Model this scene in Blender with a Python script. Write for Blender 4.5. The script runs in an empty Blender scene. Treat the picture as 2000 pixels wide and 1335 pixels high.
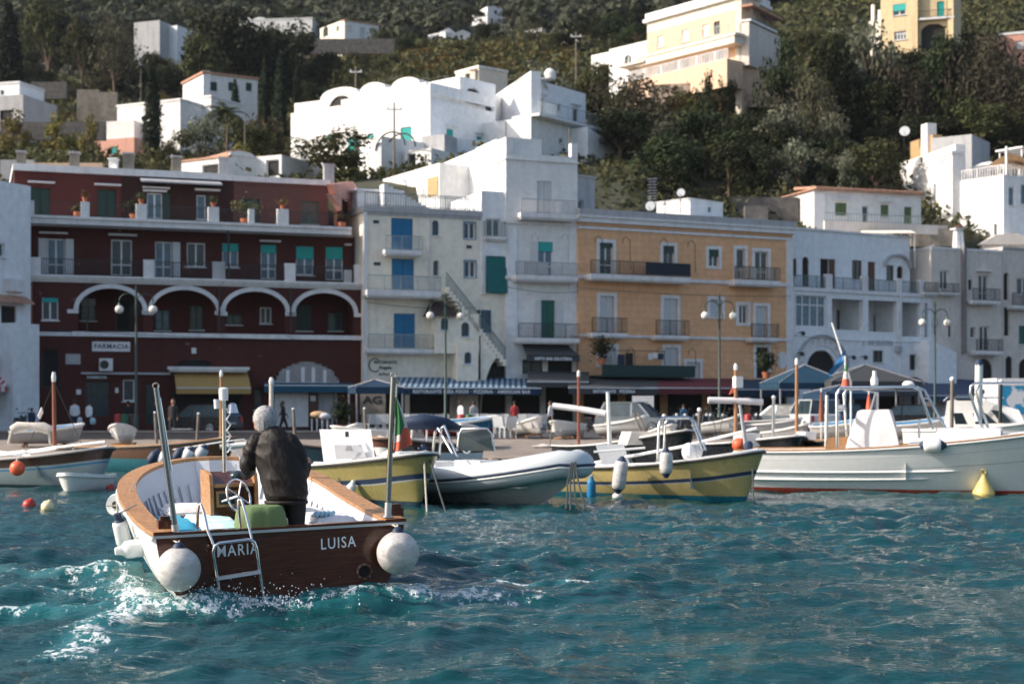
import bpy,math,random
import numpy as np
from mathutils import Matrix,Vector
R = math.radians
random.seed(7)
scene = bpy.context.scene
COL = scene.collection
# ---------------------------------------------------------------- camera
CAMZ,FPX,HOR = 2.1,3000.0,790.0
cam_d = bpy.data.cameras.new('camera')
cam = bpy.data.objects.new('camera',cam_d)
COL.objects.link(cam)
cam.location = (0,0,CAMZ)
cam.rotation_euler = (R(90),0,0)
cam_d.sensor_width = 36
cam_d.lens = FPX / 2000 * 36
cam_d.shift_y = (HOR - 667.5) / 2000
cam_d.clip_start = 0.2
cam_d.clip_end = 3000
cam_d.dof.use_dof = True
cam_d.dof.focus_distance = 16.6
cam_d.dof.aperture_fstop = 2.0
scene.camera = cam
# ---------------------------------------------------------------- light
SUN = Vector((-.83,-.12,.54)).normalized()
world = bpy.data.worlds.new('World')
scene.world = world
world.use_nodes = True
wn = world.node_tree
sky = wn.nodes.new('ShaderNodeTexSky')
sky.sky_type = 'NISHITA'
sky.sun_disc = False
sky.sun_elevation = math.asin(SUN.z)
sky.sun_rotation = math.atan2(SUN.x,SUN.y) % (2 * math.pi)
sky.dust_density = 3.0
sky.air_density = 1.0
wn.links.new(sky.outputs[0],wn.nodes['Background'].inputs[0])
wn.nodes['Background'].inputs[1].default_value = 0.14
sun_d = bpy.data.lights.new('sun','SUN')
sun_d.energy = 3.7
sun_d.angle = R(0.5)
sun_d.color = (1.0,0.90,0.79)
sun = bpy.data.objects.new('sun',sun_d)
sun.rotation_euler = (-SUN).to_track_quat('-Z','Y').to_euler()
sun.location = (-40,0,60)
COL.objects.link(sun)
scene.view_settings.view_transform = 'Standard'
scene.view_settings.look = 'None'
scene.view_settings.gamma = 1
scene.view_settings.exposure = 0.58
scene.cycles.max_bounces = 6
scene.cycles.transparent_max_bounces = 8
scene.cycles.caustics_reflective = False
scene.cycles.caustics_refractive = False
scene.cycles.sample_clamp_indirect = 3.0
scene.render.engine = 'CYCLES'
def P(px,py,d):
 """point seen at pixel (px, py) of the photograph at depth d"""
 return Vector(((px - 1000) / FPX * d,d,CAMZ - (py - HOR) / FPX * d))
# ---------------------------------------------------------------- materials
MATS = {}
def mat(key,c=None,rough=.6,metal=0.,var=.10,scale=2.5,bump=0.,bscale=30.,kind=None,c2=None,par=None,spec=.5):
 if key in MATS:
  return MATS[key]
 m = bpy.data.materials.new(key)
 MATS[key] = m
 m.use_nodes = True
 nt = m.node_tree
 N,Lk = nt.nodes,nt.links
 b = N['Principled BSDF']
 b.inputs['Roughness'].default_value = rough
 b.inputs['Metallic'].default_value = metal
 b.inputs['Specular IOR Level'].default_value = spec
 c = tuple(c) + (1,)
 b.inputs['Base Color'].default_value = c
 tc = N.new('ShaderNodeTexCoord')
 def noise(sc,det=5.,rgh=.6,vec=None,dist=0.):
  n = N.new('ShaderNodeTexNoise')
  n.inputs['Scale'].default_value = sc
  n.inputs['Detail'].default_value = det
  n.inputs['Roughness'].default_value = rgh
  n.inputs['Distortion'].default_value = dist
  Lk.new(vec or tc.outputs['Object'],n.inputs['Vector'])
  return n.outputs['Fac']
 def ramp(f,a,b2,ca=0.,cb=1.):
  r = N.new('ShaderNodeMapRange')
  r.inputs[1].default_value = a
  r.inputs[2].default_value = b2
  r.inputs[3].default_value = ca
  r.inputs[4].default_value = cb
  Lk.new(f,r.inputs[0])
  return r.outputs[0]
 def mix(f,a,b2,mode='MIX'):
  x = N.new('ShaderNodeMix')
  x.data_type = 'RGBA'
  x.blend_type = mode
  for s,v in ((0,f),(6,a),(7,b2)):
   if isinstance(v,(tuple,list)):
    x.inputs[s].default_value = tuple(v)[:3] + (1,)
   elif isinstance(v,(int,float)):
    x.inputs[s].default_value = v
   else:
    Lk.new(v,x.inputs[s])
  return x.outputs[2]
 def mapping(sx,sy,sz,rz=0):
  mp = N.new('ShaderNodeMapping')
  mp.inputs['Scale'].default_value = (sx,sy,sz)
  mp.inputs['Rotation'].default_value = (0,0,rz)
  Lk.new(tc.outputs['Object'],mp.inputs[0])
  return mp.outputs[0]
 def sep():
  s = N.new('ShaderNodeSeparateXYZ')
  Lk.new(tc.outputs['Object'],s.inputs[0])
  return s.outputs
 dark = tuple(x * (1 - var) for x in c[:3])
 lite = tuple(min(1,x * (1 + var)) for x in c[:3])
 col = mix(ramp(noise(scale),.3,.7),dark,lite)
 if kind == 'stucco':
  st = ramp(noise(1.,6.,.7,mapping(1.8,1.8,.22)),.50,.76,0.,(par or .45) * 1.25)
  col = mix(st,col,tuple(x * .55 + .02 for x in c[:3]))
  pt = ramp(noise(.6,6.,.75),.60,.66,0.,.35)
  col = mix(pt,col,tuple(min(1,x * 1.12 + .015) for x in c[:3]))
  bump = bump or .25
 elif kind == 'peel':
  st = ramp(noise(1.,6.,.7,mapping(1.5,1.5,.2)),.5,.75,0.,.55)
  col = mix(st,col,tuple(x * .5 for x in c[:3]))
  z = sep()[2]
  up = ramp(noise(1.1,7.,.75),.655,.67,0.,.8)
  col = mix(up,col,c2 or (.45,.36,.34))
  bump = bump or .25
 elif kind == 'brick':
  bt = N.new('ShaderNodeTexBrick')
  sx,sy = par or (1.2,.45)
  mp = N.new('ShaderNodeCombineXYZ')
  s = sep()
  ad = N.new('ShaderNodeMath')
  ad.operation = 'ADD'
  Lk.new(s[0],ad.inputs[0])
  Lk.new(s[1],ad.inputs[1])
  Lk.new(ad.outputs[0],mp.inputs[0])
  Lk.new(s[2],mp.inputs[1])
  Lk.new(mp.outputs[0],bt.inputs['Vector'])
  bt.inputs['Scale'].default_value = 1
  bt.inputs['Brick Width'].default_value = sx
  bt.inputs['Row Height'].default_value = sy
  bt.inputs['Mortar Size'].default_value = .012
  bt.inputs['Color1'].default_value = (1,1,1,1)
  bt.inputs['Color2'].default_value = (.93,.93,.93,1)
  bt.inputs['Mortar'].default_value = (.72,.7,.68,1)
  st = ramp(noise(1.,6.,.7,mapping(1.5,1.5,.25)),.52,.78,0.,.3)
  col = mix(st,col,tuple(x * .6 for x in c[:3]))
  col = mix(1.,col,bt.outputs['Color'],'MULTIPLY')
  bump = .2
 elif kind == 'wood':
  g = ramp(noise(6.,6.,.65,mapping(9,.9,9),.6),.3,.7)
  col = mix(g,tuple(x * .62 for x in c[:3]),c2 or lite)
 elif kind == 'woodx':
  g = ramp(noise(5.,6.,.65,mapping(.7,3,9),.5),.3,.7)
  col = mix(g,tuple(x * .5 for x in c[:3]),c2 or lite)
 elif kind == 'zband':      # paint below a height is another colour
  z = sep()[2]
  f = ramp(z,par - .004,par + .004)
  col = mix(f,c2,col)
  gr = ramp(noise(2.,6.,.7,mapping(.6,.6,4)),.5,.8,0.,.2)
  col = mix(gr,col,tuple(x * .6 + .03 for x in c[:3]))
 elif kind == 'stripes':
  w = N.new('ShaderNodeTexWave')
  w.wave_profile = 'SIN'
  w.inputs['Scale'].default_value = par
  Lk.new(mapping(1,0,0),w.inputs['Vector'])
  col = mix(ramp(w.outputs['Fac'],.48,.52),col,c2)
 elif kind == 'leaf':
  oi = N.new('ShaderNodeObjectInfo')
  h = N.new('ShaderNodeHueSaturation')
  Lk.new(ramp(oi.outputs['Random'],0,1,.47,.53),h.inputs['Hue'])
  Lk.new(ramp(oi.outputs['Random'],0,1,.65,1.45),h.inputs['Value'])
  col2 = mix(ramp(noise(.9,3.),.35,.65),tuple(x * .6 for x in c[:3]),c2 or tuple(x * 1.5 for x in c[:3]))
  Lk.new(col2,h.inputs['Color'])
  col = h.outputs[0]
 elif kind == 'ground':
  col = mix(ramp(noise(.08,8.,.7),.40,.6),col,c2)
  col = mix(ramp(noise(.9,8.,.75),.45,.6,0.,.5),col,tuple(x * .4 for x in c[:3]))
  bump = bump or .6
 elif kind == 'scuff':
  f1 = ramp(noise(5.,7.,.75,mapping(1,1,2.2)),.42,.62,0.,.7)
  col = mix(f1,col,(.30,.28,.27))
  f2 = ramp(noise(26.,5.,.7,mapping(1,1,3)),.56,.70,0.,.5)
  col = mix(f2,col,(.22,.20,.19))
 elif kind == 'spots':
  v = ramp(noise(par or 4.,3.,.5),.52,.56)
  col = mix(v,col,c2)
 Lk.new(col,b.inputs['Base Color'])
 if kind == 'leaf':
  b.inputs['Specular IOR Level'].default_value = .25
  tr = N.new('ShaderNodeBsdfTranslucent')
  Lk.new(col,tr.inputs[0])
  ms = N.new('ShaderNodeMixShader')
  ms.inputs[0].default_value = .25
  Lk.new(b.outputs[0],ms.inputs[1])
  Lk.new(tr.outputs[0],ms.inputs[2])
  Lk.new(ms.outputs[0],N['Material Output'].inputs[0])
 if bump:
  bp = N.new('ShaderNodeBump')
  bp.inputs['Strength'].default_value = bump
  bp.inputs['Distance'].default_value = .02
  Lk.new(noise(bscale,4.),bp.inputs['Height'])
  Lk.new(bp.outputs[0],b.inputs['Normal'])
 elif rough < .45 and metal < .5:
  rr = ramp(noise(7.,4.),.3,.7,rough * .7,min(1,rough * 1.5 + .05))
  Lk.new(rr,b.inputs['Roughness'])
 return m
def std():
 mat('white',(.78,.77,.75),.7,kind='stucco',par=.3)
 mat('whiteblue',(.80,.82,.84),.75,kind='stucco',par=.35)
 mat('trim',(.74,.73,.73),.6,kind='stucco',par=.55)
 mat('trimgrey',(.42,.42,.43),.8,kind='stucco',par=.7)
 mat('red',(.072,.0145,.0105),.85,kind='peel')
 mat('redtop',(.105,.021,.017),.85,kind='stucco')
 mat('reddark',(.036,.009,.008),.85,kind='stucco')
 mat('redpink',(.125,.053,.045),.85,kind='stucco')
 mat('ruin',(.62,.33,.27),.9,kind='peel',c2=(.75,.66,.6))
 mat('cream',(.86,.79,.66),.75,kind='stucco',par=.3)
 mat('ochre',(.80,.45,.24),.8,kind='brick',par=(1.3,.42))
 mat('beige',(.66,.60,.54),.8,kind='stucco')
 mat('sand',(.72,.66,.56),.75,kind='stucco',par=.3)
 mat('peach',(.70,.49,.34),.8,kind='stucco',par=.3)
 mat('pink',(.62,.32,.24),.8,kind='stucco')
 mat('stone',(.24,.21,.17),.95,var=.35,scale=1.5,bump=.7,bscale=4)
 mat('tuff',(.50,.33,.17),.95,kind='brick',par=(.5,.25))
 mat('glass',(.03,.05,.062),.12,var=.3)
 mat('glassblue',(.09,.16,.22),.15,var=.3)
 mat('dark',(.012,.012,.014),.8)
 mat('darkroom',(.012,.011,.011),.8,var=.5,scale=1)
 mat('pwhite',(.72,.73,.74),.45)
 mat('pshut',(.60,.62,.64),.55,var=.05)
 mat('blue',(.008,.17,.36),.5)
 mat('green',(.012,.045,.038),.5)
 mat('greenmid',(.02,.13,.10),.6)
 mat('olive',(.10,.15,.06),.6)
 mat('teal',(.02,.37,.35),.7,var=.05)
 mat('tealdark',(.0,.12,.12),.7)
 mat('brown',(.11,.045,.03),.5)
 mat('iron',(.035,.04,.04),.5,.4)
 mat('railgrey',(.30,.35,.34),.5,.3)
 mat('railteal',(.10,.17,.18),.5,.2)
 mat('tile',(.46,.25,.17),.85,var=.3,scale=4)
 mat('pot',(.45,.15,.07),.8)
 mat('plant',(.05,.11,.03),.7,var=.4)
 mat('navy',(.012,.03,.07),.6)
 mat('letter',(.02,.035,.05),.6,var=0)
 mat('letterw',(.80,.83,.85),.5,var=0)
 mat('steel',(.62,.64,.66),.18,1.)
 mat('alu',(.55,.56,.58),.35,.9)
 mat('polished',(.24,.27,.31),.12,1.)
 mat('stonedark',(.13,.12,.11),.95,var=.4,scale=1.5,bump=.7,bscale=4)
 mat('chrome',(.75,.75,.76),.08,1.)
 mat('rope',(.45,.42,.36),.9)
 mat('ropedark',(.05,.06,.06),.9)
 mat('gel',(.78,.78,.77),.25,var=.04)
 mat('gelgrey',(.55,.55,.56),.35,var=.05)
 mat('teak',(.42,.20,.08),.38,kind='wood',c2=(.54,.29,.13),var=.2)
 mat('mast',(.42,.21,.10),.45,kind='wood')
 mat('mastred',(.28,.085,.045),.45,kind='wood')
 mat('maho',(.085,.024,.012),.10,kind='woodx',c2=(.115,.034,.017))
 mat('canvas',(.62,.56,.50),.9,var=.12,bump=.4,bscale=9)
 mat('tarp',(.66,.64,.66),.85,var=.08,bump=.35,bscale=6)
 mat('rubber',(.02,.02,.022),.5)
 mat('orange',(.80,.13,.05),.4)
 mat('redpaint',(.40,.03,.03),.4)
 mat('redbuoy',(.42,.03,.02),.4)
 mat('cellblue',(.02,.10,.20),.4)
 mat('fender',(.64,.63,.61),.4,kind='scuff',bump=.02)
 mat('yellowbuoy',(.72,.55,.18),.45)
 mat('creambuoy',(.78,.68,.40),.45)
 mat('skin',(.42,.22,.15),.5)
 mat('skinpale',(.50,.27,.19),.45,var=.06)  # even, slightly paler skin tone for the man at the helm
 mat('hair',(.30,.30,.31),.8,var=.3,scale=30)
 mat('hairdark',(.02,.015,.012),.6)
 mat('bark',(.12,.085,.06),.95,var=.4)
 mat('barkgrey',(.2,.17,.14),.95,var=.4)
 mat('asphalt',(.05,.05,.053),.9,var=.25,bump=.3)
 mat('sandbeach',(.31,.255,.21),.95,kind='ground',c2=(.24,.20,.17),bscale=3)
std()
# ---------------------------------------------------------------- mesh builder
class MB:
 def __init__(s):
  s.v,s.f,s.mi,s.m = [],[],[],0
 def add(s,vs,fs):
  o = len(s.v)
  s.v += [tuple(v) for v in vs]
  for f in fs:
   s.f.append([i + o for i in f])
   s.mi.append(s.m)
  return s
 def quad(s,a,b,c,d):
  return s.add([a,b,c,d],[(0,1,2,3)])
 def box(s,x0,x1,y0,y1,z0,z1,tf=None):
  v = [(x,y,z) for z in (z0,z1) for y in (y0,y1) for x in (x0,x1)]
  if tf:
   v = [tf @ Vector(q) for q in v]
  return s.add(v,[(0,2,3,1),(4,5,7,6),(0,1,5,4),(2,6,7,3),(0,4,6,2),(1,3,7,5)])
 def tube(s,pts,r,n=8,cap=True,r2=None):
  pts = [Vector(p) for p in pts]
  k = len(pts)
  rs = r if isinstance(r,(list,tuple)) else [r] * k
  rings = []
  t0 = (pts[1] - pts[0]).normalized()
  up = Vector((0,0,1)) if abs(t0.z) < .9 else Vector((1,0,0))
  a = t0.cross(up).normalized()
  for i,p in enumerate(pts):
   t = (pts[min(i + 1,k - 1)] - pts[max(i - 1,0)])
   t = t.normalized() if t.length > 1e-9 else t0
   a = (a - t * a.dot(t))
   a = a.normalized() if a.length > 1e-6 else t.orthogonal().normalized()
   b = t.cross(a)
   q = rs[i]
   qa,qb = (q if isinstance(q,(list,tuple)) else (q,q))
   rings.append([p + a * (qa * math.cos(2 * math.pi * j / n)) + b * (qb * math.sin(2 * math.pi * j / n)) for j in range(n)])
  vs = [v for r_ in rings for v in r_]
  fs = [(i * n + j,i * n + (j + 1) % n,(i + 1) * n + (j + 1) % n,(i + 1) * n + j) for i in range(k - 1) for j in range(n)]
  if cap:
   fs += [tuple(range(n - 1,-1,-1)),tuple((k - 1) * n + j for j in range(n))]
  return s.add(vs,fs)
 def lathe(s,prof,c=(0,0,0),n=16,axis=None,cap=True):
  """prof: list of (r, h) along axis (default +z)"""
  ax = Vector(axis or (0,0,1)).normalized()
  a = ax.orthogonal().normalized()
  b = ax.cross(a)
  c = Vector(c)
  vs = []
  for r,h in prof:
   for j in range(n):
    t = 2 * math.pi * j / n
    vs.append(c + ax * h + (a * math.cos(t) + b * math.sin(t)) * r)
  k = len(prof)
  fs = [(i * n + j,i * n + (j + 1) % n,(i + 1) * n + (j + 1) % n,(i + 1) * n + j) for i in range(k - 1) for j in range(n)]
  if cap:
   fs += [tuple(range(n - 1,-1,-1)),tuple((k - 1) * n + j for j in range(n))]
  return s.add(vs,fs)
 def ball(s,c,r,n=16,m=10,sc=(1,1,1)):
  c = Vector(c)
  vs = []
  for i in range(m + 1):
   ph = math.pi * i / m
   for j in range(n):
    t = 2 * math.pi * j / n
    vs.append(c + Vector((r * sc[0] * math.sin(ph) * math.cos(t),r * sc[1] * math.sin(ph) * math.sin(t),-r * sc[2] * math.cos(ph))))
  fs = [(i * n + j,i * n + (j + 1) % n,(i + 1) * n + (j + 1) % n,(i + 1) * n + j) for i in range(m) for j in range(n)]
  return s.add(vs,fs)
 def prism(s,poly,off,tf=None):
  """poly: list of 3d points, extruded by vector off"""
  k = len(poly)
  off = Vector(off)
  vs = [Vector(p) for p in poly] + [Vector(p) + off for p in poly]
  if tf:
   vs = [tf @ v for v in vs]
  fs = [tuple(range(k)),tuple(range(2 * k - 1,k - 1,-1))] + [(i,i + k,(i + 1) % k + k,(i + 1) % k) for i in range(k)]
  return s.add(vs,fs)
 def build(s,name,mats,parent=None,tf=None,smooth=None,loc=None):
  me = bpy.data.meshes.new(name)
  vs = s.v
  if tf:
   org = Vector(root_of(parent).location) if parent else Vector((0,0,0))
   vs = [tf(Vector(v)) - org for v in vs]
  me.from_pydata([tuple(v) for v in vs],[],s.f)
  if not isinstance(mats,(list,tuple)):
   mats = [mats]
  for m in mats:
   me.materials.append(MATS[m] if isinstance(m,str) else m)
  if len(mats) > 1:
   me.polygons.foreach_set('material_index',s.mi)
  if smooth:
   me.polygons.foreach_set('use_smooth',[True] * len(me.polygons))
   me.set_sharp_from_angle(angle=R(smooth))
  me.update()
  o = bpy.data.objects.new(name,me)
  COL.objects.link(o)
  if parent:
   o.parent = parent
  if loc:
   o.location = loc
  return o
def root_of(o):
 while o.parent:
  o = o.parent
 return o
def tag(o,label,cat,group=None,kind=None):
 if label:
  o['label'] = label
 if cat:
  o['category'] = cat
 if group:
  o['group'] = group
 if kind:
  o['kind'] = kind
 return o
def thing(name,label,cat,loc=(0,0,0),rz=0,group=None):
 o = bpy.data.objects.new(name,None)
 o.empty_display_size = .3
 COL.objects.link(o)
 o.location = loc
 o.rotation_euler = (0,0,rz)
 return tag(o,label,cat,group)
def kids(o):
 return [c for c in bpy.data.objects if c.parent == o]
KIDS = {}
def dup(o,loc,rz=None,label=None,group=None,sc=None,parent=None):
 if o.name not in KIDS:
  KIDS[o.name] = kids(o)
 c = o.copy()
 COL.objects.link(c)
 c.parent = parent
 if parent is None:
  c.location = loc
  if rz is not None:
   c.rotation_euler = (0,0,rz)
  if sc:
   c.scale = (sc,sc,sc) if not isinstance(sc,(tuple,list)) else sc
  if label:
   c['label'] = label
  if group:
   c['group'] = group
 for k in KIDS[o.name]:
  dup(k,None,parent=c)
 return c
def lettering(parent,s,size,tf,mat_='letter',name='lettering',bold=0.,ext=.006,sx=1.,align='CENTER',space=1.):
 cu = bpy.data.curves.new('t','FONT')
 cu.body = s
 cu.size = size
 cu.extrude = ext
 cu.offset = bold
 cu.align_x = align
 cu.align_y = 'CENTER'
 cu.space_character = space
 cu.resolution_u = 3
 t = bpy.data.objects.new('t',cu)
 COL.objects.link(t)
 bpy.context.view_layer.update()
 me = bpy.data.meshes.new_from_object(t.evaluated_get(bpy.context.evaluated_depsgraph_get()))
 org = Vector(root_of(parent).location) if root_of(parent).get('worldtf') else Vector((0,0,0))
 for v in me.vertices:
  v.co = tf(Vector((v.co.x * sx,v.co.y,v.co.z))) - org
 bpy.data.objects.remove(t)
 bpy.data.curves.remove(cu)
 me.name = name
 me.materials.clear()
 me.materials.append(MATS[mat_])
 o = bpy.data.objects.new(name,me)
 COL.objects.link(o)
 o.parent = parent
 return o
def np_mesh(name,v,q,m,parent=None,smooth=False):
 """v (n,3) array, q (k,4) array of quads"""
 me = bpy.data.meshes.new(name)
 me.vertices.add(len(v))
 me.vertices.foreach_set('co',np.asarray(v,np.float32).ravel())
 k = q.shape[1]
 me.loops.add(len(q) * k)
 me.loops.foreach_set('vertex_index',np.asarray(q,np.int32).ravel())
 me.polygons.add(len(q))
 me.polygons.foreach_set('loop_start',np.arange(0,len(q) * k,k,dtype=np.int32))
 if smooth:
  me.polygons.foreach_set('use_smooth',np.ones(len(q),bool))
 me.update(calc_edges=True)
 for x in (m if isinstance(m,(list,tuple)) else [m]):
  me.materials.append(MATS[x] if isinstance(x,str) else x)
 o = bpy.data.objects.new(name,me)
 COL.objects.link(o)
 o.parent = parent
 return o
# ---------------------------------------------------------------- water
BX,BY,BH = -2.385,16.174,.36          # stern of the wooden motor boat and its heading
def wave_z(X,Y):
 rs = np.random.RandomState(4)
 z = np.zeros_like(X)
 dx = np.zeros_like(X)
 for i in range(90):
  lam = .20 * (2.9 / .20) ** (rs.rand() ** .85)
  k = 2 * math.pi / lam
  th = rs.randn() * .40 + math.pi / 2 + .25
  if rs.rand() < .15:
   th += 1.4
  st = .047 if lam < .45 else (.034 if lam < 1.1 else .021)
  A = st / k * (1.0 + .5 * rs.rand())
  ph = rs.rand() * 6.28
  q = X * (math.cos(th) * k) + Y * (math.sin(th) * k) + ph
  z += A * (np.sin(q) + .18 * np.sin(2 * q + 1.57))
 # patches of livelier and calmer water
 env = .8 + .35 * np.sin(X * .33 + 1.1 * np.sin(Y * .21)) * np.sin(Y * .27 + X * .12) + .12 * np.sin(X * 1.1 + Y * .7)
 z = z * env * 1.12
 # calmer in the harbour
 z *= np.clip(1.25 - (Y - 14) / 55,.5,1.15)
 return z
def vnoise(X,Y,s,seed=0):
 """smooth value noise"""
 rs = np.random.RandomState(seed)
 T = rs.rand(257,257)
 x,y = X * s + 1000.3,Y * s + 1000.7
 xi,yi = np.floor(x).astype(int),np.floor(y).astype(int)
 fx,fy = x - xi,y - yi
 fx,fy = fx * fx * (3 - 2 * fx),fy * fy * (3 - 2 * fy)
 a = T[xi % 256,yi % 256]
 b = T[(xi + 1) % 256,yi % 256]
 c = T[xi % 256,(yi + 1) % 256]
 d = T[(xi + 1) % 256,(yi + 1) % 256]
 return (a * (1 - fx) + b * fx) * (1 - fy) + (c * (1 - fx) + d * fx) * fy
def fbm(X,Y,s,seed=0,n=5):
 t,a,w = 0,1.,0
 for i in range(n):
  t = t + a * vnoise(X,Y,s * 2 ** i,seed + i)
  w += a
  a *= .55
 return t / w
def boat_frame(X,Y):
 dx,dy = X - BX,Y - BY
 c,s_ = math.cos(BH),math.sin(BH)
 return dx * c + dy * s_,-dx * s_ + dy * c      # local x (right), y (forward)
def g(x,m,s_):
 return np.exp(-((x - m) / s_) ** 2)
def wake(X,Y):
 """foam amount and lift of the water round the moving boat"""
 lx,ly = boat_frame(X,Y)
 ns = fbm(X,Y,1.6,11)
 nf = fbm(X,Y,6.5,23,6)
 # along the port side and spreading away behind
 dist = -lx - (1.28 + .10 * ly * 0 + .34 * np.clip(.6 - ly,0,9))
 side = g(dist,.10,.30) * (ly > -2.6) * (ly < 4.2) * np.clip(1.2 - np.abs(ly - .6) * .24,0,1)
 stern = g(ly,-.22,.24) * (np.abs(lx) < 1.55) * .95
 curl = g(lx + 1.0,0,.8) * g(ly,-.42,.26) * .95
 star = g(lx - 1.9,0,.7) * g(ly,-.2,.4) * .8
 out1 = g(X + 5.6 - .22 * (Y - 16.8),0,1.7) * g(Y,17.1,.30)
 out2 = g(X + 5.0,0,1.8) * g(Y,15.55 + .12 * (X + 5),.22)
 out3 = g(X + 5.3,0,1.4) * g(Y,19.0,.4) * .7
 out4 = g(X + 5.9,0,1.0) * g(Y,14.6,.25) * .6
 cap1 = g(X + .05,0,.33) * g(Y,18.0,.09) * 1.25
 cap2 = g(X - .82,0,.27) * g(Y,18.1,.08) * 1.25
 cap3 = g(X + .32,0,.5) * g(Y,17.3,.12) * .3
 f = np.maximum.reduce([side,stern,curl,star,out1 * .8,out2 * .8,out3,out4,cap1,cap2,cap3])
 nh = fbm(X,Y,15.,41,5)
 rid = 1 - np.abs(nf - .5) * 5
 foam = np.clip((f * .95 + (ns - .5) * 1.3 + (nh - .5) * 2.2 + rid * .22 - .66) * 1.6,0,1) * (f > .06)
 inside = (np.abs(lx) < 1.2) & (ly > .15) & (ly < 4.6)
 lift = .09 * side + .10 * stern + .13 * curl + .09 * star + .10 * out1 + .07 * out2 + .05 * out3 + .05 * cap1 + .05 * cap2
 lift = (lift * (.35 + .5 * nf)) + foam * .022 * (nf - .3)
 teal = np.clip(f * 1.2,0,1)
 return np.where(inside,0,foam),lift,teal
def build_water():
 rows = [9.6]
 while rows[-1] < 64:
  rows.append(rows[-1] * 1.0030)
 Yr = np.array(rows)
 n = 900
 t = np.linspace(-1,1,n)
 X = t[None,:] * (.40 * Yr[:,None] + 1.0)
 Y = np.repeat(Yr[:,None],n,1)
 Z = wave_z(X,Y)
 foam,lift,teal = wake(X,Y)
 Z = Z + lift
 lx,ly = boat_frame(X,Y)
 inb = (np.abs(lx) < 1.05) & (ly > .1) & (ly < 4.5)
 Z = np.where(inb,np.minimum(Z,.03),Z)
 v = np.stack([X,Y,Z],-1).reshape(-1,3)
 m,k = X.shape
 idx = np.arange(m * k).reshape(m,k)
 q = np.stack([idx[:-1,:-1],idx[:-1,1:],idx[1:,1:],idx[1:,:-1]],-1).reshape(-1,4)
 # outer calmer skirts so the sea goes on beside and behind the camera
 o = np_mesh('water',v,q,water_mat(),smooth=True)
 a = o.data.attributes.new('foam','FLOAT','POINT')
 a.data.foreach_set('value',foam.reshape(-1).astype(np.float32))
 a = o.data.attributes.new('aer','FLOAT','POINT')
 a.data.foreach_set('value',teal.reshape(-1).astype(np.float32))
 tag(o,None,None,kind='structure')
 sk = MB()
 W = 220
 y0,y1 = 9.6,Yr[-1]
 e0,e1 = .40 * y0 + 1,.40 * y1 + 1
 sk.add([(-W,-60,0),(W,-60,0),(W,y0,0),(e0,y0,0),(-e0,y0,0),(-W,y0,0)],[(0,1,2,3,4,5)])
 sk.add([(-W,y0,0),(-e0,y0,0),(-e1,y1,0),(-W,y1,0)],[(0,1,2,3)])
 sk.add([(e0,y0,0),(W,y0,0),(W,y1,0),(e1,y1,0)],[(0,1,2,3)])
 so = sk.build('outer_water',[water_mat()])
 tag(so,None,None,kind='structure')
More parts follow.
